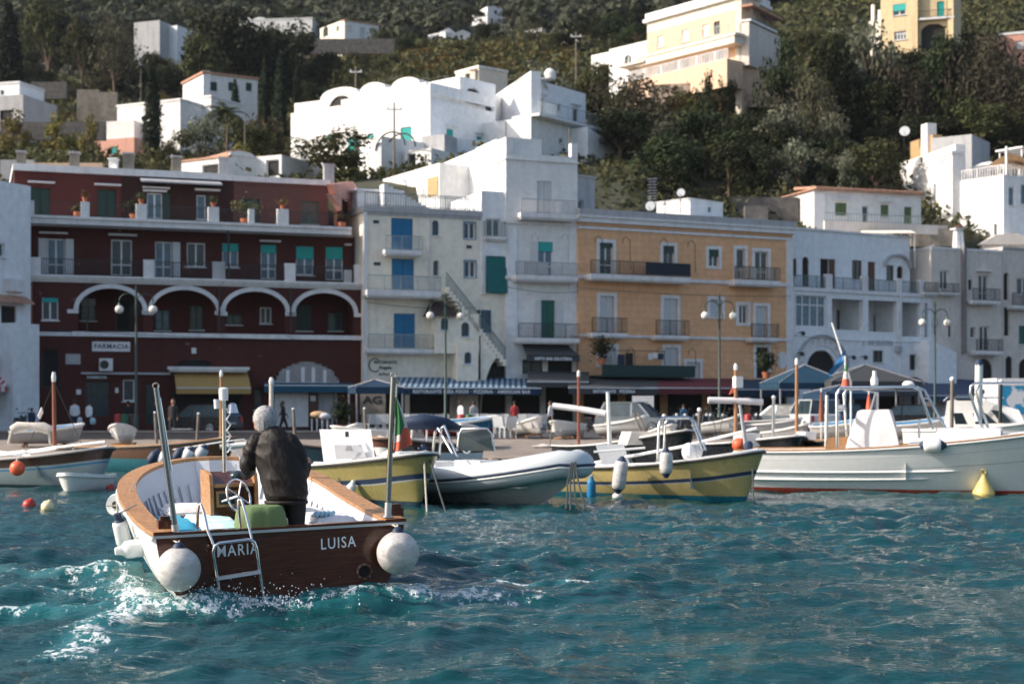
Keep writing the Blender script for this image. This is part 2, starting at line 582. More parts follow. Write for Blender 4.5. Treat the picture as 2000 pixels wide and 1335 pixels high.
def water_mat():
 if 'waterm' in MATS:
  return MATS['waterm']
 m = bpy.data.materials.new('waterm')
 MATS['waterm'] = m
 m.use_nodes = True
 nt = m.node_tree
 N,L = nt.nodes,nt.links
 b = N['Principled BSDF']
 b.inputs['Roughness'].default_value = .018
 b.inputs['IOR'].default_value = 1.34
 b.inputs['Specular IOR Level'].default_value = 1.0
 fa = N.new('ShaderNodeAttribute')
 fa.attribute_name = 'foam'
 ta = N.new('ShaderNodeAttribute')
 ta.attribute_name = 'aer'
 tc = N.new('ShaderNodeTexCoord')
 n1 = N.new('ShaderNodeTexNoise')
 n1.inputs['Scale'].default_value = .22
 n1.inputs['Detail'].default_value = 4
 L.new(tc.outputs['Object'],n1.inputs['Vector'])
 mx = N.new('ShaderNodeMix')
 mx.data_type = 'RGBA'
 L.new(n1.outputs['Fac'],mx.inputs[0])
 mx.inputs[6].default_value = (.001,.025,.030,1)
 mx.inputs[7].default_value = (.0025,.072,.077,1)
 m2 = N.new('ShaderNodeMix')
 m2.data_type = 'RGBA'
 L.new(ta.outputs['Fac'],m2.inputs[0])
 L.new(mx.outputs[2],m2.inputs[6])
 m2.inputs[7].default_value = (.016,.145,.155,1)
 vo = N.new('ShaderNodeTexVoronoi')
 vo.feature = 'DISTANCE_TO_EDGE'
 vo.inputs['Scale'].default_value = 13
 nz = N.new('ShaderNodeTexNoise')
 nz.inputs['Scale'].default_value = 7
 nz.inputs['Detail'].default_value = 5
 L.new(tc.outputs['Object'],nz.inputs['Vector'])
 va = N.new('ShaderNodeVectorMath')
 va.operation = 'ADD'
 vs_ = N.new('ShaderNodeVectorMath')
 vs_.operation = 'SCALE'
 vs_.inputs['Scale'].default_value = .35
 L.new(nz.outputs['Color'],vs_.inputs[0])
 L.new(tc.outputs['Object'],va.inputs[0])
 L.new(vs_.outputs[0],va.inputs[1])
 L.new(va.outputs[0],vo.inputs['Vector'])
 ed = N.new('ShaderNodeMapRange')
 L.new(vo.outputs['Distance'],ed.inputs[0])
 ed.inputs[1].default_value = .0
 ed.inputs[2].default_value = .42
 ed.inputs[3].default_value = .45
 ed.inputs[4].default_value = -.75
 ad = N.new('ShaderNodeMath')
 ad.operation = 'ADD'
 L.new(fa.outputs['Fac'],ad.inputs[0])
 L.new(ed.outputs[0],ad.inputs[1])
 fr = N.new('ShaderNodeMapRange')
 L.new(ad.outputs[0],fr.inputs[0])
 fr.inputs[1].default_value = .42
 fr.inputs[2].default_value = .95
 m3 = N.new('ShaderNodeMix')
 m3.data_type = 'RGBA'
 L.new(fr.outputs[0],m3.inputs[0])
 L.new(m2.outputs[2],m3.inputs[6])
 m3.inputs[7].default_value = (.60,.66,.67,1)
 L.new(m3.outputs[2],b.inputs['Base Color'])
 mr = N.new('ShaderNodeMapRange')
 L.new(fr.outputs[0],mr.inputs[0])
 mr.inputs[3].default_value = .018
 mr.inputs[4].default_value = .55
 L.new(mr.outputs[0],b.inputs['Roughness'])
 mp = N.new('ShaderNodeMapping')
 mp.inputs['Scale'].default_value = (.75,2.1,1)
 L.new(tc.outputs['Object'],mp.inputs[0])
 n2 = N.new('ShaderNodeTexNoise')
 n2.inputs['Scale'].default_value = 8
 n2.inputs['Detail'].default_value = 3.5
 n2.inputs['Roughness'].default_value = .5
 n2.inputs['Distortion'].default_value = .8
 L.new(mp.outputs[0],n2.inputs['Vector'])
 bp = N.new('ShaderNodeBump')
 bp.inputs['Strength'].default_value = .62
 bp.inputs['Distance'].default_value = .03
 L.new(n2.outputs['Fac'],bp.inputs['Height'])
 L.new(bp.outputs[0],b.inputs['Normal'])
 return m
build_water()
def build_spray():
 rs = random.Random(3)
 mb = MB()
 c,s_ = math.cos(BH),math.sin(BH)
 def w(lx,ly,z):
  return (BX + lx * c - ly * s_,BY + lx * s_ + ly * c,z)
 for i in range(620):
  u = rs.random()
  if u < .50:      # under the left end of the transom
   lx,ly,z = rs.gauss(-.75,.33),rs.gauss(-.34,.16),abs(rs.gauss(.03,.11))
  elif u < .70:    # round the ladder foot
   lx,ly,z = rs.gauss(.05,.3),rs.gauss(-.3,.14),abs(rs.gauss(.04,.10))
  elif u < .9:     # port side
   lx,ly,z = rs.gauss(-1.45,.22),rs.uniform(-.6,1.8),abs(rs.gauss(.05,.06))
  else:
   lx,ly,z = rs.gauss(1.3,.3),rs.gauss(-.25,.12),abs(rs.gauss(.04,.05))
  if abs(lx) < 1.25 and ly > -.07:
   ly = -.07 - rs.random() * .3
  r = rs.uniform(.003,.0085) * (1.5 if z < .08 else 1)
  p = w(lx,ly,z + .03)
  mb.ball(p,r,5,4,(1,1,rs.uniform(.8,1.6)))
 o = mb.build('spray',[foam_mat()],smooth=80)
 tag(o,None,None,kind='stuff')
def foam_mat():
 m = mat('foamm',(.82,.84,.85),.25,var=.02)
 return m
build_spray()
# ---------------------------------------------------------------- beach, road, hill
WL = 53.0
def beach_z(X,Y):
 w = WL + 1.6 * np.sin(X * .11 + .6) + .5 * np.sin(X * .5)
 t = np.clip((Y - w) / (68.5 - w),-.6,1)
 z = np.where(t < 0,t * .9,.56 * t ** .75 if False else .56 * np.sign(t) * np.abs(t) ** .75)
 return z + (fbm(X,Y,.35,5) - .5) * .16 * np.clip(1.05 - t,.15,1) + (fbm(X,Y,1.7,9) - .5) * .05
def grid(name,x0,x1,y0,y1,nx,ny,zf,m,smooth=True):
 X,Y = np.meshgrid(np.linspace(x0,x1,nx),np.linspace(y0,y1,ny))
 Z = zf(X,Y)
 v = np.stack([X,Y,Z],-1).reshape(-1,3)
 idx = np.arange(nx * ny).reshape(ny,nx)
 q = np.stack([idx[:-1,:-1],idx[:-1,1:],idx[1:,1:],idx[1:,:-1]],-1).reshape(-1,4)
 return np_mesh(name,v,q,m,smooth=smooth)
tag(grid('beach',-60,60,49,69.5,360,120,beach_z,'sandbeach'),None,None,kind='structure')
mb = MB()
mb.box(-70,70,69,130,.1,.6)
tag(mb.build('road','asphalt'),None,None,kind='structure')
mb = MB()      # low quay kerb along the left half
mb.box(-70,-6.5,68.3,68.95,.0,.86)
mb.box(-70,-6.5,68.24,69.0,.86,.93)
tag(mb.build('quay_kerb',mat('kerb',(.10,.10,.11),.9,bump=.4,bscale=3)),None,None,kind='structure')
rk = MB()      # the darker stony edge of the beach at the water
rr = random.Random(12)
for i in range(420):
 x = rr.uniform(-24,26)
 y = WL + 1.6 * math.sin(x * .11 + .6) + .5 * math.sin(x * .5) + rr.gauss(.6,.8)
 s_ = rr.uniform(.05,.26)
 rk.ball((x,y,float(beach_z(np.array(x),np.array(y))) + .0),s_,6,4,(rr.uniform(.8,1.6),rr.uniform(.8,1.5),rr.uniform(.3,.7)))
tag(rk.build('shore_stones',mat('shore',(.16,.12,.09),.95,var=.5,bump=.5)),None,None,kind='stuff')
# hill: for each direction the profile is a list of (distance, photo height of the bare ground)
PROF = {
 -700: [(104,370),(135,340),(190,310),(220,250),(250,210),(280,160),(330,70),(400,-10),(700,-400)],
 0: [(104,370),(135,340),(190,310),(220,250),(250,210),(280,165),(330,80),(400,-10),(700,-400)],
 500: [(104,370),(135,345),(190,305),(240,215),(290,130),(320,90),(400,0),(700,-350)],
 900: [(104,360),(118,330),(140,290),(170,215),(200,165),(250,125),(300,95),(380,50),(430,5),(700,-300)],
 1200: [(106,450),(116,370),(132,310),(150,235),(170,165),(220,115),(300,70),(420,-10),(700,-300)],
 1400: [(108,470),(116,440),(128,400),(142,290),(149,175),(158,150),(200,95),(300,30),(400,-90),(700,-400)],
 1750: [(117,500),(121,455),(130,410),(150,265),(175,130),(200,90),(260,10),(400,-150),(700,-500)],
 2000: [(120,500),(123,475),(128,420),(150,250),(180,130),(220,50),(400,-150),(700,-500)],
 2700: [(120,500),(123,475),(128,420),(150,250),(180,130),(220,50),(400,-150),(700,-500)],
}
PK = sorted(PROF)
def hill_z(X,Y,noise=True):
 X,Y = np.asarray(X,float),np.asarray(Y,float)
 px = 1000 + FPX * X / np.maximum(Y,1)
 zs = []
 for k in PK:
  d = np.array([PROF[k][0][0] - 4] + [q[0] for q in PROF[k]])
  z = np.array([.5] + [CAMZ - (q[1] - HOR) / FPX * q[0] for q in PROF[k]])
  zs.append(np.interp(Y,d,z))
 zs = np.stack(zs)
 pxc = np.clip(px,PK[0],PK[-1] - .01)
 i = np.clip(np.searchsorted(PK,pxc,side='right') - 1,0,len(PK) - 2)
 pk = np.array(PK,float)
 t = (pxc - pk[i]) / (pk[i + 1] - pk[i])
 t = t * t * (3 - 2 * t)
 za = np.take_along_axis(zs,i[None],0)[0]
 zb = np.take_along_axis(zs,(i + 1)[None],0)[0]
 z = za * (1 - t) + zb * t
 fd = np.interp(px,[-700,60,711,990,1130,1548,1812,1957,2120],[66,87,94.5,98,98.3,105.6,112.8,116,120])
 z = np.where(Y < fd + 6.5,np.minimum(z,.4),z)
 if noise:
  amp = np.clip((Y - 110) / 100,0,1) * 3.0
  z = z + (fbm(X,Y,.035,31) - .5) * amp * 2 + (fbm(X,Y,.25,37) - .5) * .6
 return z
def hz(x,y):
 return float(hill_z(np.array([x]),np.array([y]))[0])
def build_hill():
 a = np.linspace(-.62,.62,420)
 d = 96 * (720 / 96) ** np.linspace(0,1,300)
 A,D = np.meshgrid(a,d)
 X,Y = A * D,D
 Z = hill_z(X,Y)
 v = np.stack([X,Y,Z],-1).reshape(-1,3)
 idx = np.arange(X.size).reshape(X.shape)
 q = np.stack([idx[:-1,:-1],idx[:-1,1:],idx[1:,1:],idx[1:,:-1]],-1).reshape(-1,4)
 mat('hillground',(.085,.075,.045),.95,kind='ground',c2=(.035,.045,.022),bscale=1.2)
 tag(np_mesh('hillside',v,q,'hillground',smooth=True),None,None,kind='structure')
build_hill()
def cards(C,S,seed,up=.35,nrm=None):
 """one small leaf-clump quad at each centre C (n,3), size S (n,)"""
 rs = np.random.RandomState(seed)
 n = len(C)
 N = rs.randn(n,3) if nrm is None else nrm + rs.randn(n,3) * .55
 N[:,2] += up
 N /= np.linalg.norm(N,axis=1)[:,None] + 1e-9
 U = np.cross(N,rs.randn(n,3))
 U /= np.linalg.norm(U,axis=1)[:,None] + 1e-9
 V = np.cross(N,U)
 S = S[:,None]
 asp = rs.uniform(.45,1.,(n,1))
 k = rs.uniform(-.35,.35,(n,1))
 p = [C - U * S - V * S * asp * .3,C - U * S * k - V * S * asp,C + U * S + V * S * asp * .2,C + U * S * .3 + V * S * asp]
 v = np.stack(p,1).reshape(-1,3)
 q = np.arange(4 * n).reshape(n,4)
 return v,q
def build_ground_cover():
 rs = np.random.RandomState(5)
 # low scrub over the whole hill
 n = 90000
 d = 108 * (330 / 108) ** (rs.rand(n) ** .8)
 a = rs.uniform(-.38,.38,n)
 X,Y = a * d,d
 px = 1000 + FPX * a
 Z = hill_z(X,Y)
 ok = fbm(X,Y,.06,3) + rs.rand(n) * .25 + np.where(px > 1150,.15,-.02) > .50
 ok &= Z > 8
 X,Y,Z,d = X[ok],Y[ok],Z[ok],d[ok]
 bump_ = fbm(X,Y,.22,77) ** 2 * 4.2
 C = np.stack([X,Y,Z + bump_ * rs.rand(len(X)) + .1],-1)
 v,q = cards(C,.0023 * d * rs.uniform(.6,1.3,len(X)),6,up=.6)
 mat('scrub',(.045,.060,.028),.9,kind='leaf',c2=(.11,.10,.045))
 tag(np_mesh('undergrowth',v,q,'scrub'),None,None,kind='stuff')
 # autumn coloured vines and grass on the garden terraces
 C,S = [],[]
 for (x0,x1,y0,y1,n2) in [(0,215,235,285,3400),(760,1130,118,150,5000),(540,620,215,240,400),(640,760,82,110,1500),(1300,1560,180,225,5200),(600,1130,92,118,4200)]:
  for i in range(n2):
   px = rs.uniform(x0,x1)
   py = rs.uniform(y0,y1)
   dd = find_d(px,py)
   if dd:
    C.append((px,py,dd))
 out = []
 for (px,py,dd) in C:
  x = (px - 1000) / FPX * dd
  out.append((x,dd,0))
 out = np.array(out)
 out[:,2] = hill_z(out[:,0],out[:,1]) + rs.rand(len(out)) * 1.1
 v,q = cards(out,.0016 * out[:,1] * rs.uniform(.6,1.2,len(out)),8,up=.8)
 mat('autumn',(.20,.11,.035),.9,kind='leaf',c2=(.16,.17,.05))
 tag(np_mesh('terrace_vines',v,q,'autumn'),None,None,kind='stuff')
_dd = np.linspace(104,640,1400)
def find_d(px,py,col={}):
 k = int(px // 12)
 if k not in col:
  a = ((k + .5) * 12 - 1000) / FPX
  z = hill_z(a * _dd,_dd)
  yy = HOR - (z - CAMZ) * FPX / _dd
  col[k] = np.minimum.accumulate(yy)
 yy = col[k]
 i = int(np.searchsorted(-yy,-py))
 return float(_dd[i]) if i < len(_dd) - 1 and i >= 0 else None
build_ground_cover()
# ---------------------------------------------------------------- trees
def crown_cards(blobs,per,size,seed,flat=.9):
 rs = np.random.RandomState(seed)
 C,Nn = [],[]
 for (c,r) in blobs:
  n = int(per * (np.mean(r) if hasattr(r,'__len__') else r) ** 1.6)
  u = rs.randn(n,3)
  u /= np.linalg.norm(u,axis=1)[:,None]
  rad = rs.uniform(.45,1.08,(n,1)) ** .6
  wob = 1 + .22 * np.sin(u[:,:1] * 5 + c[0] * 3) * np.cos(u[:,1:2] * 4 + c[1])
  C.append(np.array(c) + u * rad * np.array(r) * wob)
  Nn.append(u)
 C,Nn = np.concatenate(C),np.concatenate(Nn)
 return cards(C,size * rs.uniform(.55,1.35,len(C)),seed + 1,up=.4,nrm=Nn * .8)
def tree(kind,seed,name,label,group=None,H=6.,W=4.5,leaf='leafdark',bark='bark',per=150,size=.16,nb=16):
 rs = random.Random(seed)
 t = thing(name,label,'tree',group=group)
 tr = MB()
 blobs = []
 if kind == 'round':
  h0 = H * .28
  tr.tube([(0,0,-.6),(.05,.02,h0 * .6),(rs.uniform(-.2,.2),rs.uniform(-.2,.2),h0 * 1.3)],[.24,.19,.15],7)
  for i in range(nb):
   th,rr_ = rs.uniform(0,6.28),math.sqrt(rs.random()) * W * .40
   z = h0 + (H - h0) * rs.uniform(.12,.86)
   k = 1 - max(0,(z - H * .65) / (H * .6))
   c = (math.cos(th) * rr_ * k,math.sin(th) * rr_ * k,z)
   r = rs.uniform(.13,.24) * W
   blobs.append((c,(r,r,r * rs.uniform(.6,.9))))
   if i < 8:
    m_ = (c[0] * .45,c[1] * .45,h0 + (c[2] - h0) * .5)
    tr.tube([(0,0,h0 * .8),m_,c],[.10,.07,.03],5)
 elif kind == 'cypress':
  tr.tube([(0,0,-.6),(0,0,H * .5),(0,0,H * .95)],[.2,.12,.02],6)
  n = 13
  for i in range(n):
   f = (i + .5) / n
   w = W * .5 * (math.sin(min(1,f * 2.2 + .25) * math.pi / 2)) * (1 - f) ** .55 + .12
   blobs.append(((rs.uniform(-.1,.1),rs.uniform(-.1,.1),H * (.05 + f * .92)),(w,w,H / n * .85)))
 elif kind == 'pine':
  tr.tube([(0,0,-.6),(.2,0,H * .4),(.1,.2,H * .8)],[.25,.2,.12],7)
  for i in range(nb):
   th,rr_ = rs.uniform(0,6.28),math.sqrt(rs.random()) * W * .5
   c = (math.cos(th) * rr_,math.sin(th) * rr_,H * rs.uniform(.72,.92) - rr_ * .2)
   r = rs.uniform(.14,.2) * W
   blobs.append((c,(r,r,r * .5)))
   if i < 7:
    tr.tube([(.1,.1,H * .55),(c[0] * .5,c[1] * .5,H * .68),c],[.1,.07,.03],5)
 tr.build('trunk',bark,t,smooth=60)
 v,q = crown_cards(blobs,per,size,seed)
 np_mesh('crown',v,q,leaf,parent=t)
 return t
def palm(loc,label,s=1.):
 t = thing('palm_tree',label,'palm tree',loc)
 tr = MB()
 tr.tube([(0,0,-.5),(.1,0,1.6),(0,0,3.4)],[.3,.24,.26],9)
 tr.build('trunk','bark',t,smooth=60)
 rs = random.Random(5)
 for i in range(26):
  mb = MB()
  th = i * 2.4
  el = rs.uniform(.1,1.25)
  L = rs.uniform(2.2,3.)
  pts = []
  x,z,a = 0.,3.4,el
  for k in range(9):
   pts.append(Vector((x * math.cos(th),x * math.sin(th),z)))
   x += math.cos(a) * L / 8
   z += math.sin(a) * L / 8
   a -= .24
  side = Vector((-math.sin(th),math.cos(th),0))
  for k in range(1,9):
   for m_ in range(3):
    p = pts[k - 1].lerp(pts[k],m_ / 3)
    ll = .55 * math.sin(math.pi * (k + m_ / 3) / 9.6) + .12
    d_ = (pts[k] - pts[k - 1]).normalized() * .06
    for s_ in (-1,1):
     tip = p + side * s_ * ll + (pts[k] - pts[k - 1]).normalized() * ll * .5 - Vector((0,0,.15))
     mb.add([p - d_,p + d_,tip],[(0,1,2)])
  mb.tube(pts,.025,4)
  mb.build('frond','leafpalm',t)
 t.scale = (s,s,s)
 return t
mat('leafdark',(.020,.030,.013),.85,kind='leaf',c2=(.045,.056,.022))
mat('leafmid',(.038,.050,.020),.85,kind='leaf',c2=(.10,.105,.04))
mat('leafolive',(.10,.115,.075),.85,kind='leaf',c2=(.20,.205,.14))
mat('leafbrown',(.062,.060,.036),.85,kind='leaf',c2=(.12,.11,.066))
mat('leafcyp',(.014,.024,.014),.9,kind='leaf',c2=(.03,.042,.022))
mat('leafpalm',(.05,.075,.03),.6,kind='leaf',c2=(.12,.14,.06))
mat('leafgold',(.22,.14,.04),.85,kind='leaf',c2=(.16,.15,.05))
mat('leafbush',(.07,.08,.035),.85,kind='leaf',c2=(.17,.15,.07))
PT = {}
HID = []
def proto(key,*a,**k):
 t = tree(*a,**k)
 PT[key] = t
 t.location = (0,-90,-50)
 return t
proto('d1','round',1,'evergreen_tree','x',H=6.5,W=6,leaf='leafdark')
proto('d2','round',2,'evergreen_tree','x',H=5.5,W=6.5,leaf='leafdark',nb=20)
proto('m1','round',3,'broadleaf_tree','x',H=6,W=5.5,leaf='leafmid')
proto('m2','round',4,'broadleaf_tree','x',H=5,W=6,leaf='leafmid',nb=12)
proto('o1','round',5,'olive_tree','x',H=4.6,W=4.4,leaf='leafolive',nb=12,per=130)
proto('b1','round',6,'bare_brown_tree','x',H=6,W=6.5,leaf='leafbrown',per=120,size=.13,nb=18)
proto('s1','round',7,'hillside_bush','x',H=2.6,W=4,leaf='leafbush',nb=12,per=170,size=.13)
proto('s2','round',8,'hillside_bush','x',H=2.4,W=4,leaf='leafdark',nb=12,per=170,size=.13)
proto('g1','round',9,'golden_tree','x',H=4,W=4,leaf='leafgold',nb=12)
proto('c1','cypress',10,'cypress_tree','x',H=12,W=3.2,leaf='leafcyp',per=420,size=.17)
proto('p1','pine',11,'umbrella_pine','x',H=8,W=8,leaf='leafdark',per=150)
USED = {}
TN = {'d': 'evergreen tree','m': 'leafy tree','o': 'olive tree','b': 'brown tree','s': 'bush','g': 'golden tree','c': 'cypress','p': 'umbrella pine'}
def plant(key,px,py,d=None,s=1.,label=None,group=None,rz=None):
 """py is where the photo shows the foot; without d the foot goes on the ground there"""
 if d is None:
  d = find_d(px,py)
  if d is None:
   return None
 x = (px - 1000) / FPX * d
 z = hz(x,d)
 rz = random.uniform(0,6.28) if rz is None else rz
 t = PT[key]
 if key not in USED:
  USED[key] = 1
  t.location = (x,d,z)
  t.rotation_euler = (0,0,rz)
  t.scale = (s,s,s) if not isinstance(s,tuple) else s
  t['label'] = label
  if group:
   t['group'] = group
  elif 'group' in t:
   del t['group']
  return t
 c = dup(t,(x,d,z),rz,label,group,s)
 if not group and 'group' in c:
  del c['group']
 return c
# ---------------------------------------------------------------- facades
class Fac:
 """A wall plane between two points; u runs along it, y into the building, z up."""
 def __init__(s,root,pxa,da,pxb,db):
  s.root = root
  s.A = Vector(((pxa - 1000) / FPX * da,da))
  s.B = Vector(((pxb - 1000) / FPX * db,db))
  s.U = (s.B - s.A)
  s.L = s.U.length
  s.U.normalize()
  s.N = Vector((-s.U.y,s.U.x))        # into the building
  s.tf = lambda v: Vector((s.A.x + s.U.x * v.x + s.N.x * v.y,s.A.y + s.U.y * v.x + s.N.y * v.y,v.z))
 def at(s,px,py,v=0.):
  a = (px - 1000) / FPX
  O = s.A + s.N * v
  # O + u*U = t*(a,1)
  det = -s.U.x + a * s.U.y
  u = (O.x - a * O.y) / det
  t = O.y + u * s.U.y
  return u,CAMZ - (py - HOR) / FPX * t
 def rect(s,x0,y0,x1,y1,v=0.):
  u0,_ = s.at(x0,0,v)
  u1,_ = s.at(x1,0,v)
  xm = (x0 + x1) / 2
  return u0,u1,s.at(xm,y1,v)[1],s.at(xm,y0,v)[1]
 def z(s,px,py,v=0.):
  return s.at(px,py,v)[1]
 def b(s,mb,name,m,parent=None,smooth=None):
  return mb.build(name,m,parent or s.root,tf=s.tf,smooth=smooth)
 def boxp(s,name,m,x0,y0,x1,y1,v0,v1,parent=None,vref=None):
  """box given by its front face in the photograph"""
  u0,u1,z0,z1 = s.rect(x0,y0,x1,y1,v0 if vref is None else vref)
  return s.b(MB().box(u0,u1,v0,v1,z0,z1),name,m,parent)
def broot(name,label,cat,pxa,da,z=.6,group=None):
 t = thing(name,label,cat,((pxa - 1000) / FPX * da,da,z),0,group)
 t['worldtf'] = 1
 return t
def arc_pts(a,b,zs,h,n=14):
 return [((a + b) / 2 - (b - a) / 2 * math.cos(math.pi * i / n),zs + h * math.sin(math.pi * i / n)) for i in range(n + 1)]
def wall(mb,u0,u1,z0,z1,v,holes=(),th=.25):
 """wall slab with real openings; holes: (ua, ub, za, zb, arch_height)"""
 hs = [h for h in holes if h[1] > u0 and h[0] < u1 and h[3] > z0 and h[2] < z1]
 hs = [(max(h[0],u0 + .01),min(h[1],u1 - .01),max(h[2],z0 + .005),min(h[3],z1 - .01),h[4]) for h in hs]
 us = sorted({u0,u1} | {h[0] for h in hs} | {h[1] for h in hs})
 zs = sorted({z0,z1} | {h[2] for h in hs} | {h[3] for h in hs})
 for i in range(len(us) - 1):
  for j in range(len(zs) - 1):
   cu,cz = (us[i] + us[i + 1]) / 2,(zs[j] + zs[j + 1]) / 2
   if any(h[0] < cu < h[1] and h[2] < cz < h[3] for h in hs):
    continue
   mb.quad((us[i],v,zs[j]),(us[i + 1],v,zs[j]),(us[i + 1],v,zs[j + 1]),(us[i],v,zs[j + 1]))
 w = v + th
 for a,b,c,d in ((u0,v,u0,w),(u1,v,u1,w)):
  mb.quad((a,b,z0),(c,d,z0),(c,d,z1),(a,b,z1))
 mb.quad((u0,v,z1),(u1,v,z1),(u1,w,z1),(u0,w,z1))
 mb.quad((u0,v,z0),(u1,v,z0),(u1,w,z0),(u0,w,z0))
 for a,b,c,d,ah in hs:
  zs_ = d - ah
  mb.quad((a,v,c),(a,w,c),(a,w,zs_),(a,v,zs_))
  mb.quad((b,v,c),(b,w,c),(b,w,zs_),(b,v,zs_))
  mb.quad((a,v,c),(b,v,c),(b,w,c),(a,w,c))
  if ah <= 0:
   mb.quad((a,v,d),(b,v,d),(b,w,d),(a,w,d))
  else:
   p = arc_pts(a,b,zs_,ah)
   for (p0,q0),(p1,q1) in zip(p,p[1:]):
    mb.quad((p0,v,q0),(p1,v,q1),(p1,v,d),(p0,v,d))
    mb.quad((p0,v,q0),(p1,v,q1),(p1,w,q1),(p0,w,q0))
 return mb
def window(F,r,v,kind='g',col='pwhite',arch=0.,name=None,hood=None,sill=True,surround=None,colS=None,frac=.4,glass='glass',sides=None):
 """a recessed window or french door: frame > panes or dark sheets, shutters, sill"""
 u0,u1,z0,z1 = r
 w,h = u1 - u0,z1 - z0
 y = v + .13
 door = h > 1.9
 nm = name or ('glass_door' if door and kind in 'g gs roll'.split() else 'window')
 fr = MB()
 t = min(.075,w * .12)
 if kind in ('shut','door'):
  wd = F.b(MB().box(u0 - .0,u1,y + .05,y + .10,z0,z1),nm,'dark')
  sm = MB()
  n = 1 if w < .75 else 2
  for i in range(n):
   a,b = u0 + .015 + i * w / n,u0 - .015 + (i + 1) * w / n
   sm = MB()
   sm.box(a,b,y - .03,y + .045,z0 + .02,z1 - .02)
   ins = .07
   k = max(3,int((h - .3) / .16))
   for j in range(k):
    za = z0 + .12 + (h - .24) * j / k
    sm.add([(a + ins,y - .035,za),(b - ins,y - .035,za),(b - ins,y - .062,za + (h - .24) / k * .8),(a + ins,y - .062,za + (h - .24) / k * .8)],[(0,1,2,3)])
   F.b(sm,'shutter' if kind == 'shut' else 'door_leaf',col,wd)
 else:
  n = {'g1': 1,'g': 2,'gs': 2,'roll': 2,'dark': 0,'g4': 4}.get(kind,2)
  n = 1 if (w < .6 and n == 2) else n
  zt = z1 - (h * frac if kind == 'roll' else 0)
  fr.box(u0,u0 + t,y - .02,y + .06,z0,z1)
  fr.box(u1 - t,u1,y - .02,y + .06,z0,z1)
  fr.box(u0 + t,u1 - t,y - .02,y + .06,z1 - t,z1)
  fr.box(u0 + t,u1 - t,y - .02,y + .06,z0,z0 + t)
  for i in range(1,n):
   c = u0 + w * i / n
   fr.box(c - t * .6,c + t * .6,y - .015,y + .055,z0 + t,z1 - t)
  if kind == 'g4':
   fr.box(u0 + t,u1 - t,y - .01,y + .05,z0 + h * .70 - t * .6,z0 + h * .70 + t * .6)
  elif door and n:
   fr.box(u0 + t,u1 - t,y - .01,y + .05,z0 + h * .30 - t * .5,z0 + h * .30 + t * .5)
  wd = F.b(fr,nm,col)
  gm = 'darkroom' if kind == 'dark' else glass  # dark openings get a near-black sheet painted as the unlit room behind
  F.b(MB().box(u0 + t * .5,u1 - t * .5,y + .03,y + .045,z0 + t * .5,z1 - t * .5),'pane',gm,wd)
  if kind == 'roll':
   F.b(MB().box(u0 + .02,u1 - .02,y - .09,y - .06,zt,z1 - .01),'roller_blind',colS or 'teal',wd)
  if kind == 'gs':
   for sd in (sides or 'lr'):
    sm = MB()
    sw = w * .48
    a,b = (u0 - sw,u0 - .02) if sd == 'l' else (u1 + .02,u1 + sw)
    sm.box(a,b,v - .08,v - .035,z0,z1)
    k = max(3,int(h / .2))
    for j in range(k):
     za = z0 + .1 + (h - .2) * j / k
     sm.add([(a + .05,v - .084,za),(b - .05,v - .084,za),(b - .05,v - .11,za + (h - .2) / k * .8),(a + .05,v - .11,za + (h - .2) / k * .8)],[(0,1,2,3)])
    F.b(sm,'shutter',colS or col,wd)
 if surround:
  s_,m_ = surround
  sb = MB()
  sb.box(u0 - s_,u0,v - .04,v + .02,z0 - (0 if door else s_ * .6),z1 + s_)
  sb.box(u1,u1 + s_,v - .04,v + .02,z0 - (0 if door else s_ * .6),z1 + s_)
  sb.box(u0,u1,v - .038,v + .02,z1,z1 + s_)
  if not door:
   sb.box(u0,u1,v - .038,v + .02,z0 - s_ * .6,z0)
  F.b(sb,'surround',m_,wd)
 if hood:
  F.b(MB().box(u0 - .25,u1 + .25,v - .28,v - .002,z1 + hood,z1 + hood + .09),'hood','trim',wd)
 if sill and not door and kind != 'dark' and not surround:
  F.b(MB().box(u0 - .08,u1 + .08,v - .10,v - .002,z0 - .07,z0 - .005),'sill','trim',wd)
 if arch > 0:
  pass
 return wd
def rails(F,parent,u0,u1,v,z0,z1,m='railgrey',step=.13,r=.014,ends=None,name='railing'):
 mb = MB()
 mb.box(u0,u1,v - .025,v + .025,z1 - .045,z1)
 mb.box(u0,u1,v - .02,v + .02,z0 + .06,z0 + .09)
 n = max(2,int((u1 - u0) / step))
 for i in range(n + 1):
  u = u0 + (u1 - u0) * i / n
  k = r * (1.8 if i % 8 == 0 else 1)
  mb.box(u - k,u + k,v - k,v + k,z0,z1 - .04)
 if ends:
  for u in (u0,u1):
   mb.box(u - .02,u + .02,v,ends,z1 - .045,z1)
   n = max(2,int((ends - v) / step))
   for i in range(1,n):
    y = v + (ends - v) * i / n
    mb.box(u - r,u + r,y - r,y + r,z0,z1 - .04)
 return F.b(mb,name,m,parent)
def balcony(F,x0,x1,yt,yb,yr,dep=.9,v=0.,m='trim',rm='railgrey',infill=None,**k):
 """slab between rows yt (top) and yb (bottom) with the rail top at row yr, measured on its front"""
 vf = v - dep
 u0,u1,zb,zt = F.rect(x0,yt,x1,yb,vf)
 zr = F.z((x0 + x1) / 2,yr,vf)
 mb = MB().box(u0,u1,vf,v - .003,zb,zt)
 mb.box(u0 + .08,u1 - .08,vf + .12,v - .003,zb - .10,zb + .002)
 s = F.b(mb,'balcony',m)
 rails(F,s,u0 + .03,u1 - .03,vf + .05,zt,zr,rm,ends=v,**k)
 if infill:
  F.b(MB().box(u0 + .06,u1 - .06,vf + .085,vf + .10,zt + .06,zr - .06),'screen',infill,s)
 return s
